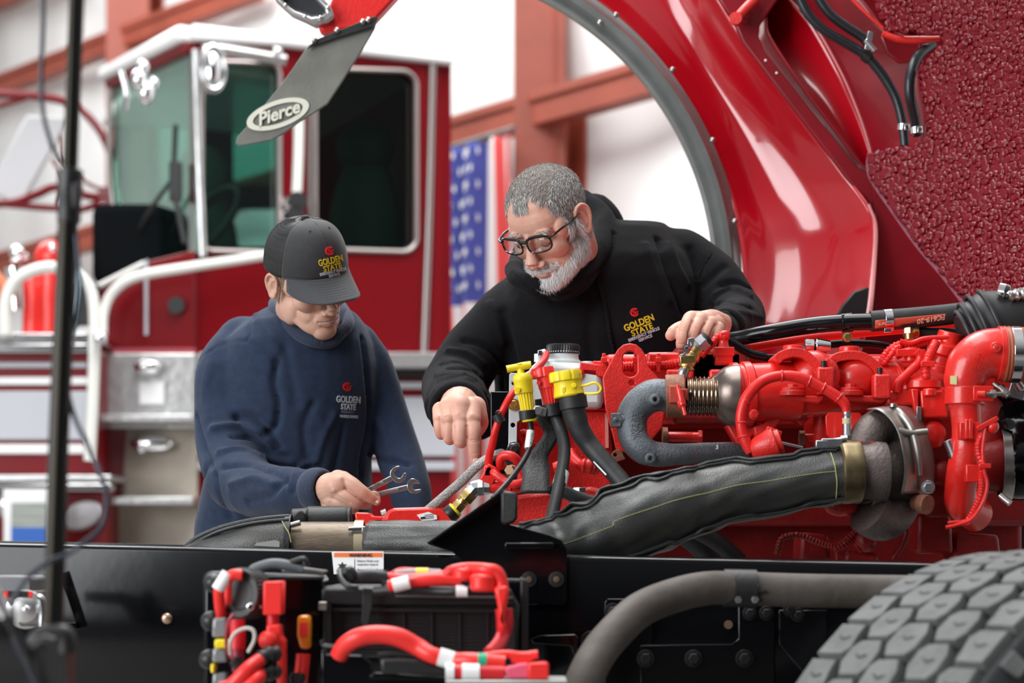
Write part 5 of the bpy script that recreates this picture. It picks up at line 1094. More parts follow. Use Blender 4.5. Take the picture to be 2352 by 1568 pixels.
# starter motor / steering gear behind the rail at left
sm=thing('steering_gear',P(760,1210,3.92),'ribbed black cylinder with red collar lying behind the rail below the held wrenches','motor')
MB().lathe(P(668,1200,3.90),(1,0,0),[(0,.018),(.003,.026),(.03,.028),(.033,.031),(.10,.031),(.106,.028),(.110,.030)],seg=14).build('black_housing',BLKM,sm,bevel=.0015)
MB().prism([P(x,y,3.86) for x,y in((662,1192),(690,1170),(700,1180),(704,1210),(668,1214))],(0,.04,0)).build('end_plate',BLKM,sm,bevel=.003)
for x,y in((690,1194),(695,1206)): MB().cyl(P(x,y,3.855),P(x,y,3.845),.004).build('end_screw',BLKM,sm)
MB().prism([P(x,y,3.87) for x,y in((814,1178),(820,1176),(848,1177),(853,1184),(880,1186),(880,1215),(820,1215))],(0,.08,0)).build('red_collar',RED,sm,bevel=.003)
rb=thing('red_gear_cover',P(960,1215,3.9),'smooth red cast cover with a white sticker behind the left rail','cover')
MB().prism([P(x,y,3.87) for x,y in((853,1187),(884,1186),(890,1172),(905,1166),(1010,1163),(1032,1176),(1044,1192),(1046,1215),(855,1215))],(0,.12,0)).build('red_casting',RED,rb,bevel=.008)
MB().cyl(P(878,1185,3.90),P(890,1180,3.90),.011).build('steel_plug',STEEL,rb,bevel=.001)
st_=MB().prism([P(x,y,3.866) for x,y in((957,1182),(984,1175),(1003,1183),(1004,1192),(970,1197))],(0,.001,0)).build('white_sticker',WHT,rb)
mb=MB(); mb.bar(P(966,1190,3.865),P(976,1188,3.865),.004,.0005); 
for k in range(3): mb.bar(P(975,1183+k*4,3.865),P(996,1180+k*4,3.865),.0009,.0005)
mb.build('sticker_print',INK,st_)
MB().tube([P(x,y,3.84) for x,y in((700,1219),(730,1214),(770,1210),(790,1209))],[.005,.0065,.006,.005],seg=12).cyl(P(738,1214,3.84),P(748,1212,3.84),.0085).build('pale_hose_end',mat('pale_grey_hose',(.45,.48,.50),.4),sm)
# ================= FOREGROUND: BATTERY BOX, WIRING, LIGHT STAND
def z6(pts,Y): return [Z6(p[0],p[1],(p[2] if len(p)>2 else Y)) for p in pts]
def t6(pts,r,nm,m,par,Y=3.05,**k):
    r=[q*.74 for q in r] if isinstance(r,(list,tuple)) else r*.74
    return MB().tube(z6(pts,Y),r,**k).build(nm,m,par)
FAB=mat('red_cable',(.62,.014,.022),.4); FAB2=mat('bright_red_boot',(.85,.03,.025),.36); DKC=mat('dark_wine_cable',(.30,.02,.04),.4)
eb=thing('electrical_panel',Z6(500,1100,3.25),'black electrical panel with red cable boots and a round knob in the foreground','panel')
MB().prism(z6([(168,430),(185,408),(220,402),(845,425),(860,470),(850,1200),(165,1200)],3.20),(0,.10,0)).build('panel_plate',BLK,eb,bevel=.006)
MB().prism(z6([(480,425),(850,430),(850,455),(480,450)],3.16),(0,.05,0)).build('panel_ledge',BLKM,eb,bevel=.003)
mb=MB().lathe(Z6(420,540,3.14),(-.6,-1,.05),[(0,.030),(.006,.034),(.03,.036),(.034,.036),(.040,.030),(.041,.026)],seg=12*3)
kb=mb.build('knob_body',PLAS,eb,bevel=.001)
kc=Z6(395,532,3.10); ka=V((-.6,-1,.05)).normalized(); u_,w_=basis(ka)
MB().rings([[kc+ka*t+(u_*math.cos(2*PI*j/160)+w_*math.sin(2*PI*j/160))*(.0375 if j%4<2 else .0362)*k for j in range(160)] for t,k in((-.022,1),(.006,1),(.010,.93),(.010,.7),(.006,.6))]).build('knurled_rim',PLAS,eb)
MB().hexa(Z6(440,608,3.08),FR,.006,.006).hexa(Z6(465,600,3.09),(1,-.4,0),.005,.012).hexa(Z6(492,530,3.09),FR,.006,.006).build('terminal_nut',CHROME,kb,bevel=.0008)
MB().prism(z6([(335,690),(330,650),(360,640),(405,640),(405,680),(380,695)],3.1),(0,.04,0)).build('bus_bar',STEEL,eb,bevel=.002)
bt1=MB().prism(z6([(512,465),(618,460),(622,468),(618,655),(510,655)],3.06),(0,.045,0)).build('red_boot',FAB2,eb,bevel=.006,label='large square red boot')
t6([(568,640,3.09),(568,720,3.09)],.012,'boot_neck',FAB,eb)
MB().prism(z6([(528,712),(610,708),(614,780),(635,800),(635,1150),(590,1150),(590,850),(555,860),(520,845),(512,800),(530,775)],3.06),(0,.035,0)).build('red_bracket_boot',FAB2,eb,bevel=.005)
MB().ell(Z6(540,800,3.05),(.014,.012,.014)).build('boot_bulge',FAB2,eb)
cb=t6([(390,425,3.08),(340,425,3.08),(290,460,3.08),(258,510,3.08),(262,600,3.09),(270,660,3.10)],[.011,.011,.010,.011,.011,.010],'jumper_cable',FAB2,eb,seg=16)
MB().lathe(Z6(250,510,3.08),Z6(285,455,3.08)-Z6(250,510,3.08),[(0,0.0095),(.028,0.0095)],seg=20).build('white_tape',WHT,cb)
t6([(310,470,3.11),(315,560,3.11),(320,650,3.11)],.012,'red_cable',FAB2,eb)
t6([(360,680,3.08),(365,760,3.08),(362,850,3.08)],.0155,'battery_cable',FAB,eb,seg=20); t6([(362,800,3.08),(365,880,3.08),(370,980,3.08)],.0125,'battery_cable',DKC,eb,seg=18)
t6([(340,650,3.05),(310,700,3.04),(300,780,3.04),(305,850,3.05),(340,910,3.05),(380,930,3.05)],.0035,'thin_wire',DKC,eb,seg=8)
t6([(325,880,3.04),(320,820,3.03),(350,760,3.03),(410,732,3.03),(455,745,3.03),(460,800,3.03),(425,870,3.03)],.0035,'white_wire',mat('grey_white_wire',(.55,.53,.48),.5),eb,seg=8)
t6([(345,905,3.04),(370,935,3.04),(385,960,3.05)],.012,'black_sleeve',PLAS,eb,corr=(.008,.0015))
for (a,b,c) in(((330,1060),(420,970),(560,880)),((360,1110),(470,1030),(570,980))):
    k=t6([(a[0]-60,a[1]+20,3.0),(a[0],a[1],3.0),(b[0],b[1],3.0),(490,(b[1]+c[1])/2-10,3.02)],.014,'red_cable',FAB2,eb,seg=18)
    t6([(480,(b[1]+c[1])/2-5,3.02),(540,c[1]+5,3.03),(600,c[1]-5,3.04)],[.013,.015,.013],'ribbed_boot',PLAS,k,corr=(.008,.002),seg=18)
for x,y in((230,470),(215,690),(205,910)): MB().ell(Z6(x,y,3.12),(.016,.02,.015)).build('panel_knob',PLAS,eb)
CLR=mat('smoky_clear_plastic',(.22,.23,.24),.15,coat=.6)
for y0,y1 in((675,785),(845,930),(990,1090)): MB().prism(z6([(220,y0),(300,y0-8),(305,y1),(215,y1)],3.08),(0,.035,0)).build('fuse_holder',CLR,eb,bevel=.004)
for x0,y0,x1,y1 in((230,795,325,848),(208,935,232,990)): MB().prism(z6([(x0,y0),(x1,y0),(x1,y1),(x0,y1)],3.07),(0,.03,0)).build('yellow_fuse',YEL,eb,bevel=.003)
AMB=mat('amber_plastic',(.95,.30,.01),.2,coat=.6)
f_=MB().prism(z6([(708,658),(780,655),(786,700),(782,850),(724,852),(705,770)],3.12),(0,.03,0)).build('amber_fuse',AMB,eb,bevel=.005)
MB().prism(z6([(720,700),(765,700),(765,780),(720,780)],3.116),(0,.003,0)).build('orange_link',FAB2,f_)
for x in(722,748): t6([(x+8,880,3.12),(x,960,3.12),(x-18,1100,3.12)],.0095,'red_wire',FAB2,eb,seg=12)
for x in(705,728): t6([(x-4,990,3.105),(x-14,1060,3.105),(x-20,1120,3.105)],.0105,'black_loom',PLAS,eb,corr=(.007,.002),seg=12)
t6([(415,415,3.2),(470,385,3.2),(560,362,3.2),(640,368,3.2),(740,395,3.2)],[.006,.010,.011,.011,.008],'grey_cable',mat('grey_cable',(.12,.13,.14),.5),eb)
t6([(640,375,3.2),(700,350,3.2),(745,340,3.2),(760,375,3.2)],.008,'black_cable',PLAS,eb)
MB().prism(z6([(610,400),(700,375),(880,400),(860,425),(640,425)],3.22),(0,.03,0)).build('grey_strap',mat('warm_grey_strap',(.22,.21,.19),.6),eb,bevel=.003)
# battery
ba=thing('battery',Z6(1400,900,3.3),'black ribbed truck battery with red cables on top, centre foreground','battery')
MB().prism(z6([(855,490),(1920,495),(1985,600),(1975,900),(850,900)],3.18),(0,.20,0)).build('battery_case',PLAS,ba,bevel=.006)
MB().prism(z6([(845,500),(1940,505),(1960,600),(845,600)],3.165),(0,.02,0)).build('case_lid',PLAS,ba,bevel=.004)
MB().prism(z6([(1270,540),(1945,548),(1945,560),(1270,552)],3.160),(0,.01,0)).build('lid_edge',mat('grey_edge_plastic',(.14,.14,.15),.4),ba)
MB().prism(z6([(900,615),(1965,625),(1965,640),(900,632)],3.165),(0,.01,0)).build('case_ridge',PLAS,ba)
mb=MB()
for k in range(11): mb.bar(Z6(950,655+k*21,3.178),Z6(1900,660+k*21,3.178),S(7/2.502,3.18),.003)
mb.build('case_ribs',PLAS,ba,bevel=.0006)
for x in(1320,1480,1640,1800): MB().bar(Z6(x,645,3.176),Z6(x,880,3.176),.003,.004).build('case_rib',PLAS,ba)
MB().prism(z6([(1085,500),(1140,505),(1138,600),(1110,740),(1095,755),(1075,690),(1080,600)],3.14),(0,.006,0)).build('hold_down_strap',RUB,ba,bevel=.001)
MB().prism(z6([(850,590),(900,600),(905,850),(870,850)],3.15),(0,.02,0)).build('hold_down_rod',BLKM,ba)
MB().box(Z6(855,603,3.14),(.012,.01,.012)).build('rod_nut',STEEL,ba,bevel=.001)
tr=MB().prism(z6([(845,850),(870,880),(1080,885),(1130,930),(1140,1000),(1560,1010),(1560,1200),(840,1200)],3.04),(0,.02,0)).build('battery_tray',BLK,ba,bevel=.004)
MB().prism(z6([(1120,1000),(1160,985),(1560,1012),(1560,1028),(1130,1024)],3.02),(0,.05,0)).build('tray_lip',BLK,ba,bevel=.003)
MB().prism(z6([(1560,1030),(2260,1030),(2260,1050),(1560,1050)],2.95),(0,.1,0)).build('tray_edge',mat('pale_edge_steel',(.45,.47,.45),.4,.4),ba,bevel=.002)
MB().prism(z6([(1990,440),(2035,460),(2040,1200),(1985,1200)],3.20),(0,.14,0)).build('box_side',BLKM,ba,bevel=.003)
MB().prism(z6([(1500,440),(2020,450),(2030,480),(1500,480)],3.26),(0,.10,0)).build('box_top_rim',BLKM,ba,bevel=.003)
# cables on the battery
ca=thing('battery_cables',Z6(1500,1000,3.1),'tangle of red battery cables with white tape and a square red plug','cables')
big=t6([(945,890,3.02),(985,830,3.01),(1060,785,3.0),(1170,768,3.0),(1290,785,3.0),(1400,840,3.0),(1480,885,2.99),(1600,915,2.99),(1720,920,2.98),(1900,935,2.98)],[.0165,.0175,.018,.018,.0185,.0175,.016,.0155,.0165,.0155],'thick_cable',FAB2,ca,seg=24)
MB().lathe(Z6(1520,893,2.99),Z6(1605,918,2.99)-Z6(1520,893,2.99),[(0,0.0129),(S(85/2.5,3),0.0129)],seg=24).build('white_tape',WHT,big)
MB().lathe(Z6(1745,925,2.98),(1,0,-.05),[(0,0.0133),(S(50/2.5,3),0.0133)],seg=24).build('green_tape',mat('green_tape',(.01,.35,.20),.5),big)
cb2=t6([(1590,982,2.97),(1750,985,2.97),(1900,990,2.97)],.0145,'lower_cable',FAB,ca,seg=20)
for x,w in((1560,50),(1655,100)): MB().lathe(Z6(x,983,2.97),(1,0,0),[(0,0.0125),(S(w/2.5,3),0.0125)],seg=24).build('white_tape',WHT,cb2)
MB().prism(z6([(1900,955),(1955,945),(1980,935),(2040,930),(2040,1022),(1960,1022),(1905,1015)],2.96),(0,.03,0)).build('pink_collar',mat('pink_plastic',(.80,.10,.18),.45),ca,bevel=.003)
MB().prism(z6([(2035,932),(2140,928),(2155,940),(2155,1015),(2140,1025),(2035,1025)],2.955),(0,.04,0)).build('square_plug',FAB2,ca,bevel=.006,label='square red plug')
t6([(1895,620,3.08),(1900,700,3.08),(1890,770,3.08),(1860,830,3.06),(1810,880,3.04)],[.017,.0165,.014,.0145,.014],'upright_cable',FAB,ca,seg=20)
MB().prism(z6([(1835,495),(1920,485),(1925,540),(1895,680),(1920,735),(1870,735),(1865,640),(1850,560)],3.06),(0,.03,0)).build('cable_boot',FAB2,ca,bevel=.007)
t6([(1885,520,3.08),(1880,460,3.08),(1850,410,3.08),(1790,395,3.08),(1690,385,3.1),(1600,400,3.1),(1560,430,3.1)],[.014,.013,.014,.013,.011,.011,.010],'top_cable',FAB2,ca,seg=18)
MB().cyl(Z6(1665,460,3.1),Z6(1665,385,3.1),.017).cyl(Z6(1775,520,3.08),Z6(1775,420,3.08),.019).build('terminal_boot',FAB2,ca,bevel=.005)
t6([(1230,490,3.1),(1350,470,3.1),(1500,450,3.1),(1650,460,3.1)],[.012,.012,.014,.011],'upper_cable',FAB2,ca,seg=18)
t6([(1220,440,3.12),(1330,450,3.12),(1450,440,3.12),(1640,420,3.13)],.011,'upper_cable',FAB2,ca,seg=18)
t6([(1240,430,3.15),(1300,400,3.15),(1400,402,3.15)],.006,'thin_red_loop',FAB2,ca)
tp2=t6([(1270,425,3.14),(1400,415,3.14),(1530,420,3.14)],.010,'grey_tube',mat('soft_grey_tube',(.30,.28,.28),.5),ca)
MB().lathe(Z6(1390,416,3.14),(1,0,0),[(0,0.0082),(.018,0.0082)],seg=18).build('yellow_tape',YEL,tp2)
k=t6([(1150,520,3.11),(1300,510,3.1),(1480,520,3.1),(1620,520,3.09),(1700,500,3.09)],.009,'black_cable',PLAS,ca)
MB().lathe(Z6(1620,518,3.09),(1,0,0),[(0,0.0087),(S(26,3.1),0.0087)],seg=18).build('white_tape',WHT,k)
MB().lathe(Z6(1258,488,3.09),(1,0,.25),[(0,0.0103),(S(38,3.1),0.0103)],seg=18).build('white_tape',WHT,k)
t6([(1060,440,3.12),(1120,430,3.12),(1200,440,3.12),(1230,470,3.12)],.014,'black_boot',PLAS,ca)
t6([(950,400,3.15),(960,450,3.13),(1000,490,3.12),(1060,500,3.12)],.006,'black_loop',PLAS,ca)
MB().prism(z6([(950,400),(1005,365),(1050,405),(1050,470),(970,480)],3.14),(0,.03,0)).build('black_cap',PLAS,ca,bevel=.006)
MB().tube(z6([(1740,900),(1900,880),(2000,890),(2090,880)],2.99),.006).prism(z6([(1930,880),(2090,882),(2085,900),(2020,935),(1940,930)],2.97),(0,.006,0)).build('red_flag_tag',FAB2,ca)
t6([(1000,840,3.03),(930,840,3.05),(860,830,3.06),(850,800,3.06)],.005,'grey_cable',PLAS,ca)
MB().prism(z6([(1180,900),(1400,905),(1560,960),(1600,985),(1560,1000),(1190,995)],2.99),(0,.03,0)).build('black_connector',PLAS,ca,bevel=.008)
t6([(1170,890,3.0),(1300,880,3.0),(1420,900,3.0),(1500,950,3.0)],.006,'black_wire',PLAS,ca)
# ---- tripod light stand
sd_=thing('light_stand',P(110,2400,2.45),'tall black tripod stand pole with a cable at the far left foreground','stand')
LSB=mat('stand_black_metal',(.018,.017,.016),.28,.4); YS=2.45
MB().tube([P(176,-120,YS),P(176,0,YS),P(160,420,YS)],.0088,seg=28,n=2).build('upper_pole',LSB,sd_)
MB().tube([P(157,500,YS),P(135,1000,YS),P(122,1460,YS),P(95,2100,YS)],.0118,seg=28,n=2).build('lower_pole',LSB,sd_)
MB().bar(P(168,-120,YS-.0095),P(152,420,YS-.0095),.0028,.002).bar(P(145,500,YS-.0125),P(108,1460,YS-.0125),.0042,.002).build('pole_highlight_strip',mat('bronze_highlight',(.17,.155,.12),.35,.6),sd_)  # lighter strips paint a highlight down the pole
cl_=MB().lathe(P(158,515,YS),P(162,388,YS)-P(158,515,YS),[(0,.010),(.002,.0135),(.028,.0138),(.030,.0145),(.055,.0148),(.062,.0140),(.064,.010)],seg=28).build('height_collar',PLAS,sd_)
MB().box(P(176,450,YS-.012),(.010,.012,.03)).ell(P(160,395,YS),(.0125,.0125,.004)).build('collar_lever',PLAS,cl_,bevel=.003)
MB().tube([P(x,y,YS-.02) for x,y in((80,1480),(95,1462),(125,1455),(150,1462),(155,1500))],.012,seg=16).box(P(118,1540,YS),(.045,.05,.07)).build('leg_hub',PLAS,sd_,bevel=.006)
def zb(pts,Y): return [ZB(x,y,Y) for x,y in pts]
MB().tube(zb([(-40,780),(0,850),(60,960),(250,1300),(290,1400)],2.35),.0045,seg=12).build('leg_strut',LSB,sd_)
MB().tube(zb([(-60,700),(0,840),(60,950)],2.33),.0075,seg=12).build('strut_sleeve',CHROME,sd_)
MB().tube(zb([(290,1330),(330,1240),(420,1180),(500,1200)],2.36),.007,seg=12).build('hub_handle',PLAS,sd_)
for k in range(3):
    a=k*2*PI/3+.5; MB().tube([P(118,1560,YS),V((P(118,1560,YS).x+.45*math.cos(a),YS+.45*math.sin(a),.02))],.009,seg=12,n=1).build('leg',LSB,sd_)
cd=thing('stand_cable',P(150,1400,2.43),'dark power cable hanging and looping beside the tripod stand pole','cable')
CBL=mat('blue_black_cable',(.030,.036,.055),.4)
def tc(pts,r,nm='cable_run'): return MB().tube([P(x,y,Y) for x,y,Y in pts],r,seg=12,n=8).build(nm,CBL,cd)
tc([(98,-80,2.43),(99,40,2.43),(95,180,2.43),(98,255,2.43),(118,330,2.43),(140,375,2.44)],.0028)
tc([(175,540,2.44),(182,640,2.44),(178,720,2.45),(160,780,2.46)],.0026)
tc([(150,880,2.46),(172,960,2.45),(205,1030,2.44),(235,1100,2.43),(245,1150,2.43),(232,1210,2.43),(190,1248,2.42),(155,1272,2.42),(110,1290,2.41),(65,1325,2.40),(40,1360,2.40),(30,1400,2.40),(35,1470,2.40),(60,1520,2.41),(100,1600,2.42)],.0030)
# grey latch bracket on the rail, left edge
lb_=thing('rail_latch',P(50,1440,3.3),'grey metal latch bracket with round boss at lower left of the rail','bracket')
MB().prism([ZB(x,y,3.30) for x,y in((-150,575),(240,575),(285,600),(290,740),(-150,740))],(0,.12,0)).build('latch_plate',mat('dull_grey_plate',(.20,.20,.21),.5,.4),lb_,bevel=.003)
MB().prism([ZB(x,y,3.26) for x,y in((30,720),(290,720),(300,760),(360,840),(380,1040),(180,1050),(60,800))],(0,.12,0)).build('latch_body',mat('warm_dark_steel',(.14,.13,.12),.45,.6),lb_,bevel=.004)
MB().lathe(ZB(240,885,3.27),FR,[(0,.030),(.006,.029),(.010,.020),(.012,.012)],seg=36).ell(ZB(240,888,3.25),(.0065,.005,.0065)).build('round_boss',ALU,lb_)
MB().tube([ZB(x,y,3.25) for x,y in((350,780),(385,800),(400,900),(395,1040))],.007).bar(ZB(20,742,3.24),ZB(300,748,3.24),.010,.006).build('chrome_edge',CHROME,lb_)
for x in(55,285): MB().box(ZB(x,745,3.235),(.006,.004,.009)).build('red_clip',REDP,lb_)
MB().bar(ZB(600,540,3.40),ZB(770,1060,3.40),.016,.006).bar(ZB(590,1040,3.40),ZB(745,1035,3.40),.010,.006).build('stay_bar',BLK,fm,bevel=.001)
# ================= PEOPLE
def remesh(mb,vox,it=6,fac=.5):
    me=mb.mesh('tmp'); ob=bpy.data.objects.new('tmp',me); SC.collection.objects.link(ob)
    m=ob.modifiers.new('r','REMESH'); m.mode='VOXEL'; m.voxel_size=vox; m.use_smooth_shade=True
    s=ob.modifiers.new('s','SMOOTH'); s.factor=fac; s.iterations=it
    bpy.context.view_layer.update()
    o=bpy.data.meshes.new_from_object(ob.evaluated_get(bpy.context.evaluated_depsgraph_get()))
    bpy.data.objects.remove(ob); bpy.data.meshes.remove(me); o.materials.clear(); return o
def getco(me):
    a=np.empty(len(me.vertices)*3,'f'); me.vertices.foreach_get('co',a); return a.reshape(-1,3)
def setco(me,a): me.vertices.foreach_set('co',a.astype('f').ravel()); me.update()
def getn(me):
    n=np.empty(len(me.vertices)*3,'f'); me.vertex_normals.foreach_get('vector',n); return n.reshape(-1,3)
def bvh(me,off=None):
    return BVHTree.FromPolygons([v.co+off if off else v.co.copy() for v in me.vertices],[list(p.vertices) for p in me.polygons])
def hit(b,p):
    d=(p-CAM).normalized(); return b.ray_cast(CAM,d)
def sculpt(me,strokes):
    co=getco(me); n=getn(me); b=bvh(me); dis=np.zeros(len(co))
    for z,pts,r,d in strokes:
        q=cat([V((x,y,0)) for x,y in pts],8); h=[]
        for p in q:
            t=hit(b,z(p.x,p.y,4.2))
            if t[0] is not None: h.append(t[0])
        if not h: continue
        h=np.array([list(x) for x in h]); R=S(r,4.2)
        lo=h.min(0)-3*R; hi=h.max(0)+3*R; ix=np.where(((co>lo)&(co<hi)).all(1))[0]
        if not len(ix): continue
        D=np.sqrt(((co[ix][:,None,:]-h[None])**2).sum(2)).min(1)
        # ends taper
        dis[ix]+=d*np.exp(-(D/R)**2)
    setco(me,co+n*dis[:,None])
def wrinkle(me,amp,sc,seed=0,st=(1,1,1)):
    co=getco(me); n=getn(me); o=np.array([ (1-abs(noise.noise(V((p[0]*sc*st[0]+seed,p[1]*sc*st[1],p[2]*sc*st[2])))*2))**3-.3 for p in co.tolist()])
    setco(me,co+n*(o*amp)[:,None])
def hmat(px,py,Y,a,b,r,s):
    f=V((-math.sin(a)*math.cos(b),-math.cos(a)*math.cos(b),-math.sin(b))); u=(V((0,0,1))-f*f.z).normalized(); x=f.cross(u)
    x2=x*math.cos(r)+u*math.sin(r); u2=-x*math.sin(r)+u*math.cos(r)
    M=Matrix((x2,f,u2)).transposed().to_4x4(); return Matrix.Translation(P(px,py,Y))@M@Matrix.Scale(s,4)
def headmb(mb,old):
    e=mb.ell
    e((0,-.014,.042),(.0755,.094,.080)); e((0,.030,.034),(.063,.054,.056)); e((0,.042,-.018),(.057,.043,.050))
    for s in(-1,1):
        e((s*.036,.056,-.024),(.027,.025,.024)); e((s*.046,.008,-.058),(.020,.034,.036)); e((s*.029,.074,.021),(.022,.013,.0085))
        e((s*.031,.0685,.002),(.0145,.0125,.0125)); e((s*(.0145 if old else .0118),.0955,-.0445),(.0092,.0105,.0075)); e((s*.057,.030,.010),(.014,.03,.03))
    e((0,.034,-.062),(.050,.052,.040)); e((0,.072,-.097),(.027,.021,.020)); e((0,.074,-.064),(.029,.021,.024)); e((0,.01,-.075),(.045,.045,.028)); e((0,.050,-.082),(.040,.036,.027))
    for s in(-1,1): mb.tube([(s*.050,.002,-.050),(s*.042,.030,-.070),(s*.028,.056,-.086),(s*.010,.070,-.095)],[.013,.0135,.0145,.015],seg=14)
    mb.tube([(0,.078,.020),(0,.087,.004),(0,.098,-.018),(0,.109,-.037)],[.009,.0078,.0098,.0148 if old else .0115],seg=16)
    e((0,.104,-.043),(.010,.010,.0075))
def earparts(mb,s,es=1):
    def q(y,z,o=0): return V((s*(.0725+.35*max(0,.012-y)*es+o),y*es-.004,z*es-.002))
    pl=[(.010,-.018),(.013,0),(.013,.017),(.004,.030),(-.010,.032),(-.020,.019),(-.020,.001),(-.012,-.016),(-.004,-.028),(.006,-.030)]
    mb.tube([q(y,z,.004) for y,z in pl],[.0035,.003,.0035,.0042,.0042,.0042,.004,.0042,.006,.0055],seg=10,n=4)
    mb.tube([q(y,z,.002) for y,z in((.004,.016),(-.006,.014),(-.010,0),(-.006,-.012),(.004,-.016))],.0032,seg=10,n=4)
    mb.prism([q(y,z,-.003) for y,z in pl],V((s*.0045,0,0)))
    mb.ell(q(.002,-.027,.003),(.005,.008,.008)); mb.ell(q(.012,-.003,.003),(.004,.004,.006))
def strands(mb,me,maskf,dirf,n,Lr,wr,rs,mats,lift=.25,inv=None):
    co=getco(me); nn=getn(me); rnd=random.Random(rs); idx=[]
    for i,(p,q) in enumerate(zip(co,nn)):
        l=inv@V([float(c) for c in p]); w=maskf(l)
        if w>0: idx.append((i,w))
    k=0
    while k<n:
        i,w=rnd.choice(idx); k+=1
        if rnd.random()>w: continue
        p=V([float(c) for c in co[i]]); N_=V([float(c) for c in nn[i]]); j=V((rnd.gauss(0,1),rnd.gauss(0,1),rnd.gauss(0,1)))
        p=p+(j-N_*j.dot(N_))*.0012
        d=dirf(inv@p,p); d=(d-N_*d.dot(N_)); d=d.normalized() if d.length>1e-6 else N_
        d=(d+N_*lift+j*.16).normalized(); L=Lr[0]+(Lr[1]-Lr[0])*rnd.random(); sd=d.cross(N_+j*.5).normalized()*wr
        m1=p+d*L*.55+N_*.0004; m2=p+d*L-N_*L*.18
        mb.m(rnd.choice(mats)); a=[mb.bm.verts.new(v) for v in(p-sd-N_*.001,p+sd-N_*.001,m1+sd*.8,m1-sd*.8,m2)]
        mb.face((a[0],a[1],a[2],a[3])); mb.face((a[3],a[2],a[4]))
def wtext(mb,t,cx,cy,w,h,ang,proj,th=.0011,bold=.02,shear=0):
    """lettering fitted to a width/height in pixels at the wearer's depth, laid on the cloth"""
    c=bpy.data.curves.new('t','FONT'); c.body=t; c.size=1; c.offset=bold; c.extrude=0; c.resolution_u=3; c.shear=shear
    ob=bpy.data.objects.new('t',c); SC.collection.objects.link(ob); bpy.context.view_layer.update()
    me=bpy.data.meshes.new_from_object(ob.evaluated_get(bpy.context.evaluated_depsgraph_get())); bpy.data.objects.remove(ob)
    xs=[v.co.x for v in me.vertices]; ys=[v.co.y for v in me.vertices]; x0,x1,y0,y1=min(xs),max(xs),min(ys),max(ys)
    ca,sa=math.cos(ang),math.sin(ang); top=[];bot=[]
    for v in me.vertices:
        X=((v.co.x-x0)/(x1-x0)-.5)*w; Y=((v.co.y-y0)/(y1-y0)-.5)*h
        p,n=proj(P(cx+X*ca+Y*sa*-1*-1*(-1) if 0 else cx+X*ca-Y*sa,cy-X*sa-Y*ca,4.2)); top.append(mb.bm.verts.new(p+n*(th+LIFT[0]))); bot.append(mb.bm.verts.new(p-n*.001))
    from collections import Counter
    ec=Counter()
    for f in me.polygons:
        vs=list(f.vertices); mb.face([top[i] for i in vs])
        for i in range(len(vs)): ec[tuple(sorted((vs[i],vs[(i+1)%len(vs)])))]+=1
    for (a,b),k in ec.items():
        if k==1: mb.face((top[a],top[b],bot[b],bot[a]))
    bpy.data.meshes.remove(me)
def emblem(par,b,cx,cy,s,ang,red,nm='embroidered_emblem'):
    pr=proj_bv(b); mb=MB(); 
    def arc(a0,a1,r0,r1,n=22):
        L=[]
        for i in range(n+1):
            a=math.radians(a0+(a1-a0)*i/n); L.append((math.cos(a),math.sin(a)))
        V0=[]
        for x,y in L:
            q=[]
            for r in(r0,r1):
                p,n_=pr(P(cx+x*r*s,cy-y*r*s,4.2)); q.append((mb.bm.verts.new(p+n_*(.0012+LIFT[0])),mb.bm.verts.new(p)))
            V0.append(q)
        for i in range(n):
            (a,b2),(c,d)=V0[i],V0[i+1]; mb.face((a[0],b2[0],d[0],c[0])); mb.face((a[0],c[0],c[1],a[1])); mb.face((b2[0],b2[1],d[1],d[0]))
    arc(50,330,.66,1.0); wtext(mb,'S',cx-.05*s,cy,s*.85,s*1.0,ang,pr); wtext(mb,'T',cx+.72*s,cy+.15*s,s*.7,s*.8,ang,pr)
    mb.build(nm,red,par,smooth=False)
THY=mat('yellow_embroidery',(.80,.60,.02),.6,bump=.3,bs=900); THW=mat('white_embroidery',(.62,.66,.72),.6); THR2=mat('red_embroidery',(.75,.015,.02),.6)
def logo(par,b,ox,oy,ang,k,ycol,wcol=None,lines=None):
    pr=proj_bv(b); ca,sa=math.cos(ang),math.sin(ang)
    for nm,t,dx,dy,w,h,m in lines:
        mb=MB(); wtext(mb,t,ox+(dx*ca-dy*sa)*k,oy-(dx*sa+dy*ca)*k,w*k,h*k,ang,pr,bold=.022); mb.build(nm,m,par,smooth=False)
SKIN=mat('skin_older',(.63,.335,.25),.46,col2=(.68,.39,.30),vs=28,bump=.10,bs=320,sss=.12,spec=.4)
SKINY=mat('skin_younger',(.58,.33,.24),.45,col2=(.63,.38,.29),vs=28,bump=.05,bs=320,sss=.12,spec=.4)
LIP=mat('lip_skin',(.48,.22,.175),.45); NAIL=mat('fingernail',(.68,.42,.36),.3,coat=.3); LASH=mat('dark_lash',(.02,.014,.012),.7)
BLKC=mat('black_fleece',(.0042,.0045,.0058),.92,spec=.2,sheen=.03,bump=.25,bs=700,var=.15,vs=60); NAVY=mat('navy_fleece',(.019,.032,.066),.92,spec=.25,sheen=.12,bump=.25,bs=700,var=.12,vs=60)
def fin(mb,pts,rr,seg=16): mb.tube(pts,rr,seg=seg,n=5); mb.ell(pts[-1],rr[-1]); mb.ell(pts[0],rr[0])
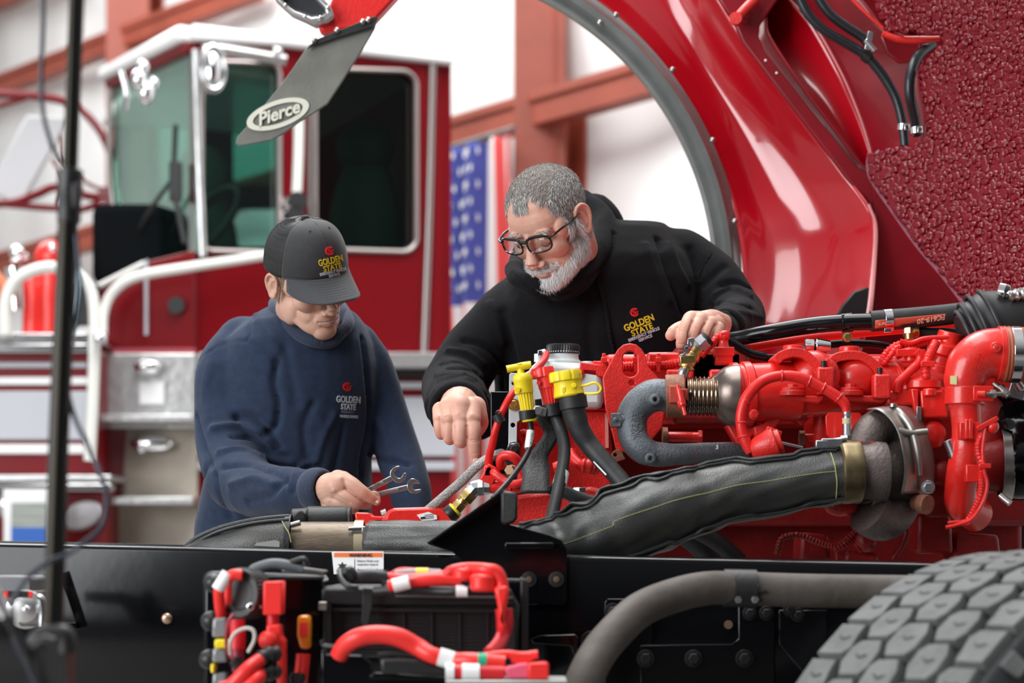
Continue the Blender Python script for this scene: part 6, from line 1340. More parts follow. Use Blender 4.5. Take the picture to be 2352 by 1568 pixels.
def hand(z,Y0,palm,fingers,vox=.0016,it=5):
    mb=MB()
    for pts,rr in palm: 
        q=[z(p[0],p[1],Y0+(p[2] if len(p)>2 else 0)) for p in pts]; mb.tube(q,rr,seg=20,n=5); mb.ell(q[0],rr[0]); mb.ell(q[-1],rr[-1])
    for pts,rr in fingers: fin(mb,[z(p[0],p[1],Y0+(p[2] if len(p)>2 else 0)) for p in pts],rr)
    return remesh(mb,vox,it)
def joinme(mes,name):
    bm=bmesh.new()
    for m in mes: bm.from_mesh(m)
    me=bpy.data.meshes.new(name); bm.to_mesh(me); bm.free(); return me
def nail(par,z,pts,Y,mt=NAIL,bow=.0015):
    mb=MB(); q=[z(x,y,Y) for x,y in pts]; c=sum(q,V((0,0,0)))/len(q)
    t=[mb.bm.verts.new(p) for p in q]; m=mb.bm.verts.new(c+V((0,-bow,0)))
    for i in range(len(q)): mb.face((t[i],t[(i+1)%len(q)],m))
    return mb.build('fingernail',mt,par,ang=180,solid=.0006,sub=1)
ZP=frm(970,880,7.84); ZYH=frm(700,1050,8.4); ZHO=frm(1130,350,4.61); ZHY=frm(600,490,5.06)
LIFT=[0]
# -------------------------------------------------- bearded man
HM=hmat(1262,512,4.2,.70,.698,.022,.90)@Matrix.Diagonal((1.10,1,1,1)); HI=HM.inverted()
mb=MB(); headmb(mb,True)
mb.ell((0,.03,-.075),(.050,.055,.034))
for s in(-1,1): earparts(mb,s)
for v in mb.bm.verts: v.co=HM@v.co
nb=P(1325,645,4.40); mb.tube([HM@V((0,-.01,-.01)),HM@V((0,-.03,-.07)),nb,nb+V((.03,.04,-.1))],[.056,.054,.056,.07],seg=24)
hd1=remesh(mb,.0021,5)
def hs(x,y,z_,r,d): # sculpt dab in head space
    return (x,y,z_,r,d)
def dabs(me,M,lst):
    co=getco(me); n=getn(me); dis=np.zeros(len(co)); sc=M.to_scale()[0]
    for pts,r,d in lst:
        q=cat([V(p) for p in pts],8) if len(pts)>1 else [V(pts[0])]
        h=np.array([list(M@p) for p in q]); D=np.sqrt(((co[:,None,:]-h[None])**2).sum(2)).min(1); dis+=d*np.exp(-(D/(r*sc))**2)
    setco(me,co+n*dis[:,None])
def face(me,M,old):
    L=[]
    for s in(-1,1):
        L+=[([(s*.018,.082,.012),(s*.031,.084,.014),(s*.044,.076,.010)],.0045,-.0030),
            ([(s*.018,.084,-.010),(s*.031,.083,-.013),(s*.044,.075,-.010)],.004,-.0022),
            ([(s*.014,.088,.004)],.006,-.003),
            ([(s*.017,.099,-.043),(s*.026,.088,-.052),(s*.034,.078,-.066)],.0035,-.0028 if old else -.0022),
            ([(s*.0055,.104,-.052)],.003,-.003),
            ([(s*.073,.000,-.004)],.006,-.0045),([(s*.076,.002,.010)],.0045,-.003),
            ([(s*.052,.06,.004),(s*.058,.052,-.004)],.003,-.0012),([(s*.052,.062,.010),(s*.060,.052,.010)],.0025,-.0010)]
    L+=[([(-.022,.086,-.068),(0,.097,-.0675),(.022,.086,-.068)],.0024,-.0035),([(-.014,.09,-.080),(0,.094,-.081),(.014,.09,-.080)],.004,-.002)]
    if old: L+=[([(-.035,.082,.050),(0,.09,.052),(.035,.082,.050)],.003,-.0006),([(-.035,.08,.062),(0,.087,.064),(.035,.08,.062)],.003,-.0006),([(-.005,.093,.022),(-.006,.094,.03)],.002,-.0012),([(.005,.093,.022),(.006,.094,.03)],.002,-.0012)]
    dabs(me,M,L)
face(hd1,HM,True)
dabs(hd1,HM,[([(s*.046,.040,-.070)],.024,.009) for s in(-1,1)]+[([(.030,.070,-.085)],.022,.009),([(-.026,.072,-.090),(0,.078,-.105)],.020,.005)])
# hands
hp1=hand(ZP,3.97,[([(690,340,.085),(680,400,.055),(640,490,.026)],[.036,.038,.034]),([(330,480,.03),(320,640,.012)],[.016,.014]),([(480,430,.02),(480,640,.002)],[.020,.0155]),([(680,420,.01),(690,640,-.002)],[.022,.016]),([(880,430,.02),(900,650,.0)],[.020,.0165]),([(960,420,.04),(1030,600,.04),(1050,720,.05)],[.020,.016,.012])],
 [([(300,660,.012),(300,800,.006),(330,930,.012),(380,900,.034)],[.0108,.0102,.0092,.008]),
  ([(480,660,.004),(468,840,-.002),(490,1010,.004),(530,960,.030)],[.0122,.0122,.011,.0085]),
  ([(690,660,-.002),(690,850,-.008),(695,1050,-.002),(720,980,.030)],[.0140,.0142,.0130,.009]),
  ([(905,680,.0),(925,860,-.008),(935,1040,-.006),(948,1220,-.002),(962,1385,.004)],[.0148,.0142,.0138,.0128,.0105]),
  ([(1060,620,.045),(1080,720,.05),(1010,860,.045),(900,930,.04)],[.013,.012,.011,.009])])
sculpt(hp1,[(ZP,[(800,780),(805,900),(812,1000)],3.4,-.0022),(ZP,[(575,800),(578,950),(585,1060)],3.2,-.002),(ZP,[(385,740),(385,860),(390,980)],3.2,-.002),
 (ZP,[(850,1035),(930,1020),(1020,1030)],1.3,-.0011),(ZP,[(865,1065),(940,1060),(1010,1055)],1.2,-.0009),(ZP,[(900,1270),(960,1262),(1020,1262)],1.2,-.0008),
 (ZP,[(420,570)],6,.0018),(ZP,[(620,560)],6,.0022),(ZP,[(860,580)],7,.0022),(ZP,[(300,600)],5,.0016),(ZP,[(430,600),(430,560)],4,-.0012)])
hr1=hand(ZV,3.93,[([(1420,560,.14),(1250,500,.085),(1110,480,.035)],[.027,.028,.024]),([(1050,470,.05),(820,400,.012)],[.022,.0165]),([(1150,480,.05),(1000,440,.008)],[.022,.0165]),([(1300,540,.05),(1190,520,.01)],[.022,.016]),([(1330,560,.05),(1340,580,.02)],[.016,.0135]),([(900,520,.04),(640,560,.03)],[.018,.013])],
 [([(800,400,.010),(710,560,-.004),(650,740,-.006),(612,900,.0),(590,1040,.006)],[.0155,.0140,.0132,.0118,.0088]),
  ([(990,440,.008),(905,600,-.006),(862,800,.0),(850,960,.012)],[.0152,.0140,.0128,.010]),
  ([(1180,520,.008),(1130,640,-.002),(1090,820,.004),(1080,960,.016)],[.0145,.0132,.012,.0095]),
  ([(1370,600,.014),(1340,700,.006),(1280,840,.010),(1250,960,.02)],[.0135,.0120,.0105,.0085]),
  ([(640,560,.03),(520,600,.018),(430,680,.008),(375,735,.006)],[.0128,.0120,.0128,.0105])])
sculpt(hr1,[(ZV,[(840,430),(790,560),(752,700),(745,820)],2.4,-.0032),(ZV,[(1105,480),(1030,600),(985,760)],2.4,-.0032),(ZV,[(1310,520),(1250,640),(1205,780)],2.4,-.0032),
 (ZV,[(560,640),(650,650),(740,690)],1.2,-.0009),(ZV,[(540,920),(610,930),(690,920)],1.2,-.0008),(ZV,[(530,560),(530,700),(515,840)],2,-.002)])
# slim body under the clothes, down to the shoes
def bodymb(hx,Yb,neck,sh,arms,hip,legs):
    mb=MB(); mb.tube([neck,(neck+hip)/2+V((0,.03,.02)),hip],[.055,.085,.10],seg=20); 
    for A_ in arms: mb.tube(A_,[.030,.033,.035,.028,.028],seg=14)
    for L_ in legs: mb.tube(L_,[.085,.075,.055,.045,.04],seg=14)
    return mb
def legpts(x,y,hipz): return [V((x,y,hipz)),V((x,y,hipz*.75)),V((x,y-.02,hipz*.5)),V((x,y,.22)),V((x,y+.0,.07))]
w1=ZP(690,340,4.07); w2=ZV(1420,560,4.07)
hip=P(1370,1250,4.72)
arms=[[P(1160,700,4.48),P(1110,800,4.46),P(1050,900,4.40),P(1052,920,4.18),w1],[P(1580,610,4.48),P(1640,660,4.44),P(1690,730,4.36),P(1680,752,4.18),w2]]
bm1=bodymb(0,4.6,nb,None,arms,hip,[legpts(hip.x-.11,4.72,.98),legpts(hip.x+.11,4.74,.98)]); bd1=remesh(bm1,.009,3)
man=finish(joinme([bd1,hd1,hp1,hr1],'person'),'person',SKIN,None,'bearded grey-haired man in a black hoodie and glasses, leaning over the engine and pointing down','person',ang=180)
nail(man,ZP,[(905,1370),(935,1345),(990,1342),(1015,1362),(1018,1410),(985,1445),(935,1448),(905,1420)],3.9585)
nail(man,ZV,[(535,1020),(570,998),(620,1000),(640,1030),(640,1090),(600,1112),(550,1100)],3.9255)
# trousers and shoes
def trousers(par,m,hip,ys,nm='trousers'):
    mb=MB(); 
    mb.tube([hip+V((0,.0,.12)),hip,hip+V((0,0,-.12))],[.17,.18,.165],seg=24,flat=.72,up=(1,0,0))
    for s,y in zip((-1,1),ys): x=hip.x+s*.10; mb.tube([V((x,y,hip.z-.05)),V((x,y,.75)),V((x,y-.02,.5)),V((x,y,.25)),V((x,y,.06))],[.105,.095,.08,.075,.075],seg=20)
    me=remesh(mb,.010,4); wrinkle(me,.006,9,3); finish(me,nm,m,par,ang=180)
    for s,y in zip((-1,1),ys):
        x=hip.x+s*.10; mb=MB(); mb.tube([V((x,y+.08,.05)),V((x,y,.055)),V((x,y-.12,.045)),V((x,y-.19,.035))],[.04,.045,.045,.03],seg=16); mb.box(V((x,y-.06,.012)),(.09,.30,.024)); finish(remesh(mb,.006,3),'shoe',BLKM,par,ang=180)
trousers(man,mat('dark_work_trousers',(.02,.022,.03),.85),V((hip.x,4.72,1.0)),(4.70,4.74))
# hoodie
mb=MB()
def ringsT(mb,rows):
    R=[]
    for y,xl,xr,Yc,dp,*t in rows:
        c=P((xl+xr)/2,y,Yc); hw=S((xr-xl)/2,Yc); tl=t[0] if t else 0
        R.append([c+V((hw*math.copysign(abs(math.cos(a))**.85,math.cos(a)),dp*math.sin(a),tl*math.cos(a))) for a in[2*PI*j/32 for j in range(32)]])
    mb.rings(R)
ringsT(mb,[(1330,1190,1560,4.70,.17),(1150,1150,1590,4.64,.18),(1000,1140,1600,4.56,.18),(880,1135,1610,4.50,.18),(780,1120,1625,4.47,.18),(710,1120,1635,4.46,.17),(650,1150,1625,4.45,.155),(600,1200,1590,4.45,.14),(560,1250,1560,4.46,.12),(530,1310,1540,4.47,.10),(514,1390,1530,4.48,.06)])
def lim(mb,pts,rr,seg=22): 
    q=[P(*p) for p in pts]; mb.tube(q,rr,seg=seg); mb.ell(q[0],rr[0]); mb.ell(q[-1],rr[-1])
lim(mb,[(1185,700,4.44),(1140,750,4.42),(1085,815,4.40),(1045,885,4.37)],[.058,.064,.067,.066])
lim(mb,[(1045,885,4.37),(1045,915,4.25),(1052,930,4.12)],[.066,.064,.056])
lim(mb,[(1075,940,4.36),(1090,955,4.30)],[.058,.052])
lim(mb,[(1500,560,4.46),(1575,600,4.45),(1640,655,4.42),(1690,722,4.36),(1695,745,4.26)],[.045,.062,.062,.056,.050])
lim(mb,[(1695,740,4.26),(1672,752,4.15),(1655,760,4.07)],[.052,.042,.034])
mb.tube([P(*p) for p in((1352,468,4.44),(1382,510,4.40),(1378,558,4.34),(1350,606,4.28),(1322,648,4.235),(1268,662,4.215),(1215,650,4.225),(1182,628,4.28),(1205,560,4.44),(1280,480,4.50))],[.022,.027,.028,.027,.026,.022,.020,.018,.03,.03],seg=18,n=6,closed=True)
mb.ell(P(1350,540,4.56),(.085,.06,.09)); mb.ell(P(1290,650,4.36),(.07,.09,.05))
ho=remesh(mb,.0056,9,.6); wrinkle(ho,.0045,5.5,2,(1,1,.6))
sculpt(ho,[(Z1,[(1580,600),(1630,760),(1700,950),(1750,1090)],9,-.010),(Z1,[(1660,640),(1700,760),(1770,900)],9,.007),(Z1,[(1500,640),(1560,820),(1640,1000)],11,.006),
 (Z1,[(1790,660),(1830,800),(1850,950),(1840,1060)],8,-.009),(Z1,[(1930,690),(1870,800),(1850,900),(1870,1010)],2.5,-.003),
 (Z1,[(2000,900),(2100,880),(2210,930)],7,-.009),(Z1,[(1960,960),(2080,930),(2190,980)],6,.008),(Z1,[(1930,1040),(2060,1010),(2200,1050)],8,-.009),(Z1,[(2000,1090),(2120,1080),(2260,1120)],7,.006),(Z1,[(1880,900),(1960,830),(2020,780)],9,-.006),
 (Z1,[(1000,1000),(900,1010),(760,960)],9,-.008),(Z1,[(1160,1000),(1130,1200),(1150,1400)],12,-.005),(Z1,[(560,1080),(600,1230),(640,1400)],10,-.008),(Z1,[(480,1020),(520,1150),(560,1280)],9,.005),
 (Z1,[(300,1270),(400,1290),(500,1350),(560,1440)],7,-.009),(Z1,[(200,1330),(330,1350),(430,1420)],7,.007),(Z1,[(150,1420),(280,1410),(400,1480)],7,-.008),(Z1,[(120,1500),(250,1490),(350,1530)],6,.006),
 (Z3,[(230,330),(370,340),(480,420),(540,540)],8,-.010),(Z3,[(160,420),(300,390),(420,430),(500,560)],6,.007),(Z3,[(110,500),(60,620),(90,720)],5,-.006),(Z3,[(620,300),(600,440),(640,640)],9,-.008),(Z3,[(560,560),(580,700),(540,800)],9,-.006),
 (Z1,[(1290,560),(1280,680),(1200,800),(1120,870)],5,-.007),(Z1,[(700,900),(800,960),(920,985),(1020,950)],5,-.006),(Z1,[(620,820),(680,890),(760,945)],4,-.004)])
hoo=finish(ho,'hoodie',BLKC,man,ang=180)
mb=MB(); mb.torus(P(1053,942,4.035),(-.05,-1,-.15),.047,.011,seg=48,mseg=14,flat=1.5,e=1); finish(remesh(mb,.003,3),'sleeve_cuff',BLKC,man,ang=180)
mb=MB(); cdir=(w2-P(1680,752,4.18)).normalized(); mb.torus(P(1668,752,4.10),cdir,.030,.009,seg=40,mseg=12,flat=1.6); finish(remesh(mb,.003,3),'sleeve_cuff',BLKC,man,ang=180)
hb=bvh(ho,WO[man.name])
def onb(b,z,pts,off): 
    o=[]
    for x,y in pts:
        t=hit(b,z(x,y,4.2)); o.append((t[0]+(t[1] if t[1].dot(t[0]-CAM)<0 else -t[1])*off) if t[0] else z(x,y,4.2))
    return o
q=cat([V((x,y,0)) for x,y in((1185,880),(1200,930),(1225,1020),(1245,1110),(1262,1220),(1290,1345))],8)
MB().tube(onb(hb,Z1,[(p.x,p.y) for p in q],.003),.0030,seg=8,n=2,corr=(.006,.0008)).build('drawstring',BLKC,man)
q=cat([V((x,y,0)) for x,y in((1935,690),(1890,760),(1855,850),(1852,930))],6)
MB().tube(onb(hb,Z1,[(p.x,p.y) for p in q],.0006),.0012,seg=6,n=2).build('shoulder_seam',BLKC,man)
a22=math.radians(22)
logo(man,hb,1467,741,a22,1,THY,None,[('embroidered_name','GOLDEN',0,0,72,16,THY),('embroidered_name','STATE',1,-17,52,14.5,THY),('embroidered_line','EMERGENCY VEHICLE',1,-29,76,7,THW),('embroidered_line','SERVICE',1,-38,33,6.5,THW)])
emblem(man,hb,1457,717,10,a22,THR2)
# hair and beard
G1=mat('hair_dark_grey',(.085,.075,.068),.6); G2=mat('hair_mid_grey',(.24,.22,.20),.6); G3=mat('hair_silver',(.55,.55,.54),.55); G4=mat('hair_white',(.74,.74,.73),.55); G5=mat('hair_brown_grey',(.15,.12,.10),.6)
def hairmask(l):
    x,y,z=l; ax=abs(x)
    if ax>.0715 and -.034<y<.022 and z<.036: return 0
    if z>.045:
        lim_=.066-.9*max(0,.115-z)*.12
        if ax<.018: lim_=.072
        elif ax<.050: lim_=.050+.020*max(0,(ax-.04)/.01) if ax>.04 else .050
        else: lim_=.046
        if z<.075: lim_=min(lim_,.046 if ax>.05 else .0)
        if z<.062 and ax<.055: return 0
        return 1 if y<lim_ else 0
    if y<-.012: return 1 if z>-.055-.2*y*0 else 0
    if ax>.056 and z>.0: return 1 if y<.036-.10*(.045-z)*2 and not(ax>.079 ) else 0
    return 0
def beardmask(l):
    x,y,z=l; ax=abs(x)
    if z>.012 or y<-.006 or ax>.078 or z<-.135: return 0
    if z>-.035: return 1 if (ax>.052 and y<.030+(-.035-z)*-.15+.0 and y>.004) else 0
    if -.0555>z>-.0635 and ax<.033 and y>.070: return 1
    if -.0505>z and ax>.004 and ax<.03 and y>.083 and z>-.064: return 1
    if ax<.022 and -.0790<z<-.0625 and y>.07: return 0
    top=-.036-.030*max(0,min(1,(y-.02)/.055))-.004
    return 1 if z<top else 0
def ddown(l,p):
    k=max(0,min(1,(l.z-.06)/.05)); d=V((0,.35+.65*k,-1+.85*k)); return (HM.to_3x3()@V((d.x+l.x*2,d.y,d.z))).normalized()
def dbeard(l,p): return (HM.to_3x3()@V((l.x*3,.45,-1))).normalized()
def shell(me,mask,inv,off,m,nm,par):
    co=getco(me); nn=getn(me); keep=np.array([mask(inv@V([float(c) for c in p]))>0 for p in co]); mb=MB(); vm={}
    for p in me.polygons:
        if all(keep[i] for i in p.vertices):
            for i in p.vertices:
                if i not in vm: vm[i]=mb.bm.verts.new([float(c) for c in co[i]+nn[i]*off])
            mb.face([vm[i] for i in p.vertices])
    return mb.m(m)
mb=shell(hd1,hairmask,HI,.0016,G5,'',None)
mats=[G1,G2,G2,G3,G5,G2]
strands(mb,hd1,lambda l:hairmask(l)*(1 if l.z>.04 else 1),ddown,30000,(.008,.013),.00026,1,[G2,G2,G5,G3,G5,G3,G1],.30,HI)
strands(mb,hd1,lambda l:(1 if hairmask(l) and (abs(l.x)>.05 and l.y>-.06 or l.y>.045) else 0),ddown,10000,(.009,.014),.00028,5,[G3,G4,G2],.3,HI)
mb.build('hair',None,man,ang=180,norecalc=True,kind='stuff')
mb=shell(hd1,lambda l:beardmask(V((l.x,l.y,l.z+.005))) and beardmask(V((l.x,l.y-.004,l.z))) and beardmask(l),HI,.0010,G3,'',None)
stm=lambda l: abs(l.x)<.034 and l.z>-.0640 and l.y>.068
strands(mb,hd1,lambda l:1 if stm(l) and beardmask(l) else 0,lambda l,p:(HM.to_3x3()@V((l.x*60,.1,-.8))),2600,(.006,.011),.0003,12,[G3,G4,G4],.25,HI)
strands(mb,hd1,lambda l:0 if stm(l) else beardmask(l),dbeard,26000,(.012,.023),.00032,2,[G3,G4,G4,G4,G4,G4],.42,HI)
mb.build('beard',None,man,ang=180,norecalc=True,kind='stuff')
mb=MB()
def browmask(l): return 1 if .010<abs(l.x)<.048 and .0195<l.z<.0285-.06*max(0,abs(l.x)-.03) and l.y>.055 else 0
strands(mb,hd1,browmask,lambda l,p:(HM.to_3x3()@V((math.copysign(1,l.x),0,-.1))),520,(.005,.009),.00024,3,[G2,G5,G3],.2,HI); mb.build('eyebrows',None,man,norecalc=True)
def hm(M,pts): return [M@V(p) for p in pts]
def eyelash(par,M,b,m=LASH):
    for s in(-1,1):
        MB().tube(hm(M,[(s*.0185,.0775,-.003),(s*.025,.0805,-.0072),(s*.032,.0805,-.0085),(s*.039,.0770,-.0072),(s*.0445,.0715,-.003)]),[.0005,.0011,.0013,.0011,.0005],seg=6).build('eyelash',m,par)
eyelash(man,HM,None)
mb=MB(); mb.tube(hm(HM,[(-.022,.0835,-.0715),(-.010,.0925,-.0735),(0,.0945,-.0735),(.010,.0925,-.0735),(.022,.0835,-.0715)]),[.001,.0032,.0038,.0032,.001],seg=10,flat=1.2); mb.build('lips',LIP,man)
# glasses
FRM=mat('glossy_black_acetate',(.008,.008,.009),.15,coat=.6); LNS=glassmat('spectacle_lens',(.93,.94,.94),.02)
gl=[]
def gpt(s,u,v): # lens plane with a light wrap, tilted forward at the bottom
    x=s*(.0335+u); return HM@V((x,.1035-.0035*((x/.06)**2)*3-.12*v,.008+v))
def lensloop(s,o=0,n=40):
    L=[]
    for k in range(n):
        a=2*PI*k/n; c,q=math.cos(a),math.sin(a); L.append(gpt(s,(.0265+o)*math.copysign(abs(c)**.62,c),(.0180+o)*math.copysign(abs(q)**.66,q)*(1+.10*math.copysign(1,q)*(c if c>0 else 0))))
    return L
mb=MB()
for s in(-1,1): 
    mb=MB().tube(lensloop(s),.0020,seg=8,n=1,closed=True).tube(lensloop(s)[2:19],.0032,seg=8,n=1); rim=mb.build('glasses_rim',FRM,man)
    MB().prism(lensloop(s,-.0005,32),(HM.to_3x3()@V((0,.0006,0)))).build('lens',LNS,rim,ang=180)
    MB().tube(hm(HM,[(s*.0585,.0955,.018),(s*.067,.088,.020),(s*.073,.060,.019),(s*.0765,.030,.014),(s*.079,.0,.015),(s*.078,-.018,.006),(s*.073,-.03,-.008)]),[.0024,.0032,.0030,.0026,.0022,.002,.002],seg=8,flat=.7).build('glasses_temple',FRM,rim)
MB().tube([gpt(-1,-.0255,.007),HM@V((-.004,.1045,.018)),HM@V((.004,.1045,.018)),gpt(1,-.0255,.007)],[.0030,.0034,.0034,.0030],seg=10).build('glasses_bridge',FRM,man)
# -------------------------------------------------- young man
YM=hmat(707,641,4.30,-.67,.42,-.27,.91)@Matrix.Diagonal((1.07,1,1,1)); YI=YM.inverted()
mb=MB(); headmb(mb,False)
for s in(-1,1): earparts(mb,s,.82)
for v in mb.bm.verts: v.co=YM@v.co
yn=P(690,760,4.44); mb.tube([YM@V((0,-.015,-.01)),YM@V((0,-.02,-.06)),yn,yn+V((0,.03,-.1))],[.052,.054,.058,.06],seg=24)
hd2=remesh(mb,.0021,5); face(hd2,YM,False)
dabs(hd2,YM,[([(.030,.080,-.058),(.036,.072,-.070)],.004,-.0025),([(.034,.068,-.046)],.012,.003),([(-.034,.068,-.046)],.012,.003)])
hy=hand(ZYH,4.02,[([(420,640,.05),(520,600,.02),(620,560,.0)],[.030,.031,.026]),([(640,420,.01),(740,430,.0)],[.018,.0165]),([(500,600,.01),(600,660,-.004)],[.018,.0155]),([(440,760,.02),(520,820,.006)],[.016,.014]),([(420,860,.03),(480,930,.02)],[.014,.0125])],
 [([(740,430,.0),(900,520,-.008),(1080,650,-.010),(1240,760,-.004),(1385,850,.004)],[.0160,.0150,.0132,.0112,.0084]),
  ([(590,660,-.004),(760,740,-.012),(980,860,-.008),(1120,900,.006),(1220,915,.012)],[.0142,.0132,.0122,.0108,.009]),
  ([(520,830,.004),(680,880,-.004),(860,970,.0),(960,1010,.012)],[.0130,.0122,.0112,.009]),
  ([(480,930,.016),(620,980,.010),(760,1050,.012)],[.0115,.0105,.009]),
  ([(700,620,.04),(950,700,.04),(1180,720,.022),(1340,740,.016),(1390,790,.014)],[.014,.0125,.0115,.010,.008])])
sculpt(hy,[(ZYH,[(780,600),(950,720),(1120,830)],3,-.0016),(ZYH,[(540,700),(700,790),(860,880)],3,-.0016),(ZYH,[(1010,580),(1060,640)],1.2,-.0007),(ZYH,[(700,400)],6,.002),(ZYH,[(560,640)],5,.0018),(ZYH,[(470,830)],5,.0015)])
yhip=P(650,1260,4.62); yw=ZYH(420,640,4.07)
arms=[[P(550,800,4.5),P(525,930,4.44),P(545,1080,4.34),P(640,1120,4.16),yw],[P(840,800,4.5),P(890,930,4.52),P(925,1040,4.5),P(945,1130,4.45),P(950,1240,4.40)]]
bd2=remesh(bodymb(0,4.5,yn,None,arms,yhip,[legpts(yhip.x-.10,4.62,.98),legpts(yhip.x+.10,4.62,.98)]),.009,3)
mb=MB(); hl=P(950,1240,4.40); mb.ell(hl+V((0,-.02,-.05)),(.035,.02,.045))
for k in range(4): mb.tube([hl+V((-.025+k*.017,-.02,-.08)),hl+V((-.026+k*.018,-.035,-.12)),hl+V((-.024+k*.016,-.03,-.15))],[.010,.009,.007],seg=10)
mb.tube([hl+V((-.03,-.02,-.04)),hl+V((-.05,-.03,-.08))],[.012,.009],seg=10); hy2=remesh(mb,.002,4)
boy=finish(joinme([bd2,hd2,hy,hy2],'person'),'person',SKINY,None,'young man in a navy sweatshirt and black cap, looking down and holding two wrenches','person',ang=180)
nail(boy,ZYH,[(1350,850),(1375,822),(1425,830),(1445,860),(1435,890),(1400,895),(1360,880)],4.0145)
trousers(boy,mat('dark_blue_trousers',(.02,.025,.04),.85),V((yhip.x,4.62,1.0)),(4.60,4.64))
mb=MB()
ringsT(mb,[(1330,440,850,4.62,.15),(1200,448,856,4.56,.155),(1100,470,852,4.52,.155),(1000,482,852,4.50,.155),(900,490,866,4.48,.15),(840,492,868,4.47,.145),(790,512,858,4.46,.14),(750,550,842,4.46,.125),(722,585,822,4.46,.10),(706,612,790,4.46,.08)])
lim(mb,[(560,790,4.46),(520,850,4.44),(506,940,4.42),(515,1030,4.38),(545,1100,4.32)],[.060,.062,.054,.058,.066])
lim(mb,[(545,1100,4.32),(600,1125,4.22),(660,1130,4.14),(712,1126,4.085)],[.066,.056,.048,.039])
lim(mb,[(822,790,4.48),(860,860,4.50),(888,950,4.51),(915,1040,4.50),(940,1120,4.46),(950,1200,4.42)],[.044,.046,.047,.048,.044,.036])
yo=remesh(mb,.0056,9,.6); wrinkle(yo,.004,5.5,9,(1,1,.6))
sculpt(yo,[(Z2,[(250,960),(330,975),(400,1040),(440,1100)],10,-.014),(Z2,[(140,1010),(240,1000),(350,1030),(430,1120)],9,.010),(Z2,[(230,1050),(330,1060),(400,1110),(480,1140)],7,-.010),(Z2,[(170,1120),(280,1110),(380,1150),(500,1170)],8,.009),
 (Z2,[(190,1190),(300,1180),(400,1210),(480,1250)],8,-.010),(Z2,[(220,1270),(330,1240),(420,1270)],8,.008),(Z2,[(300,1350),(400,1320),(460,1260)],8,-.009),(Z2,[(510,1310),(530,1240),(580,1190),(630,1185)],4,-.006),(Z2,[(490,1300),(510,1230),(560,1175),(620,1170)],4,.006),
 (Z2,[(435,700),(420,800),(440,900),(430,1000),(380,1040)],8,-.013),(Z2,[(300,500),(310,560),(295,605),(240,610),(150,640),(80,690)],2.6,-.004),(Z2,[(295,605),(360,650),(410,690),(420,740)],2.6,-.004),(Z2,[(330,480),(380,560),(440,640)],10,.005),
 (Z2,[(600,900),(560,1000),(570,1150)],10,-.007),(Z2,[(700,950),(650,1050),(620,1150)],9,.006),(Z2,[(740,1000),(720,1100),(700,1200)],9,-.007),(Z2,[(830,600),(850,760),(860,950),(830,1150),(825,1240)],8,-.013),(Z2,[(900,980),(940,1060),(960,1150)],10,.006),(Z2,[(860,1130),(930,1160),(1040,1180)],7,-.008),
 (Z2,[(60,960),(90,1080),(130,1180)],9,-.010),(Z2,[(110,1180),(80,1300),(60,1420)],9,-.008),(Z2,[(150,1230),(170,1330),(220,1420)],9,-.008),(Z2,[(470,640),(500,760),(520,900)],12,-.005),(Z2,[(120,720),(100,850),(120,960)],12,.004)])
finish(yo,'sweatshirt',NAVY,boy,ang=180)
yb=bvh(yo,WO[boy.name])
MB().ell(P(718,738,4.43),(.072,.085,.040),Matrix.Rotation(.25,4,'Y')).build('undershirt',BLKC,boy)
NAVR=mat('navy_rib_knit',(.018,.030,.060),.9,sheen=.15,bump=.4,bs=260,aniso=(1,1,.15))
cl_p=[P(*p) for p in((630,702,4.40),(648,734,4.355),(678,762,4.325),(716,782,4.31),(756,786,4.32),(780,766,4.325),(800,738,4.37),(770,694,4.52),(700,684,4.54),(645,690,4.48))]
mb=MB().tube(cl_p,[.013]*10,seg=14,n=6,closed=True,flat=1); finish(remesh(mb,.0025,3),'collar',NAVR,boy,ang=180)
mb=MB(); cd_=(yw-P(690,1128,4.11)).normalized(); mb.torus(P(728,1124,4.065),cd_,.0335,.009,seg=40,mseg=12,flat=2.4); finish(remesh(mb,.0028,3),'sleeve_cuff',NAVR,boy,ang=180)
a3=math.radians(-3)
logo(boy,yb,800,917,a3,1,THW,None,[('embroidered_name','GOLDEN',0,0,55,16,THW),('embroidered_name','STATE',1,-17,34,14,THW),('embroidered_line','EMERGENCY',1,-29,30,6,mat('faded_thread',(.16,.20,.28),.7)),('embroidered_line','VEHICLE SERVICE',3,-39,42,6.5,THW)])
emblem(boy,yb,797,888,10,0,THR2)
eyelash(boy,YM,None)
mb=MB(); mb.tube(hm(YM,[(-.024,.0825,-.066),(-.010,.0915,-.0635),(0,.0935,-.0630),(.010,.0915,-.0635),(.024,.0825,-.066)]),[.001,.0026,.003,.0026,.001],seg=10); mb.build('upper_lip',LIP,boy)
mb=MB(); mb.tube(hm(YM,[(-.022,.0830,-.069),(-.010,.0905,-.0750),(0,.0925,-.0762),(.010,.0905,-.0750),(.022,.0830,-.069)]),[.001,.0030,.0036,.0030,.001],seg=10); mb.build('lower_lip',LIP,boy)
mb=MB(); mb.tube(hm(YM,[(-.014,.0875,-.0685),(0,.092,-.0695),(.014,.0875,-.0685)]),[.0018,.0026,.0018],seg=8); mb.build('teeth',mat('tooth_white',(.70,.66,.60),.3),boy)
B1=mat('sandy_brown_hair',(.20,.125,.075),.6); B2=mat('light_sandy_hair',(.34,.23,.15),.6)
def ymask(l):
    x,y,z=l; ax=abs(x)
    if ax>.070 and -.034<y<.022 and z<.036: return 0
    if z>.07: return 0
    if y<-.018: return 1 if z>-.05 else 0
    if ax>.054 and z>.002 and ax<.081: return 1 if y<.034-.3*max(0,.03-z) else 0
    return 0
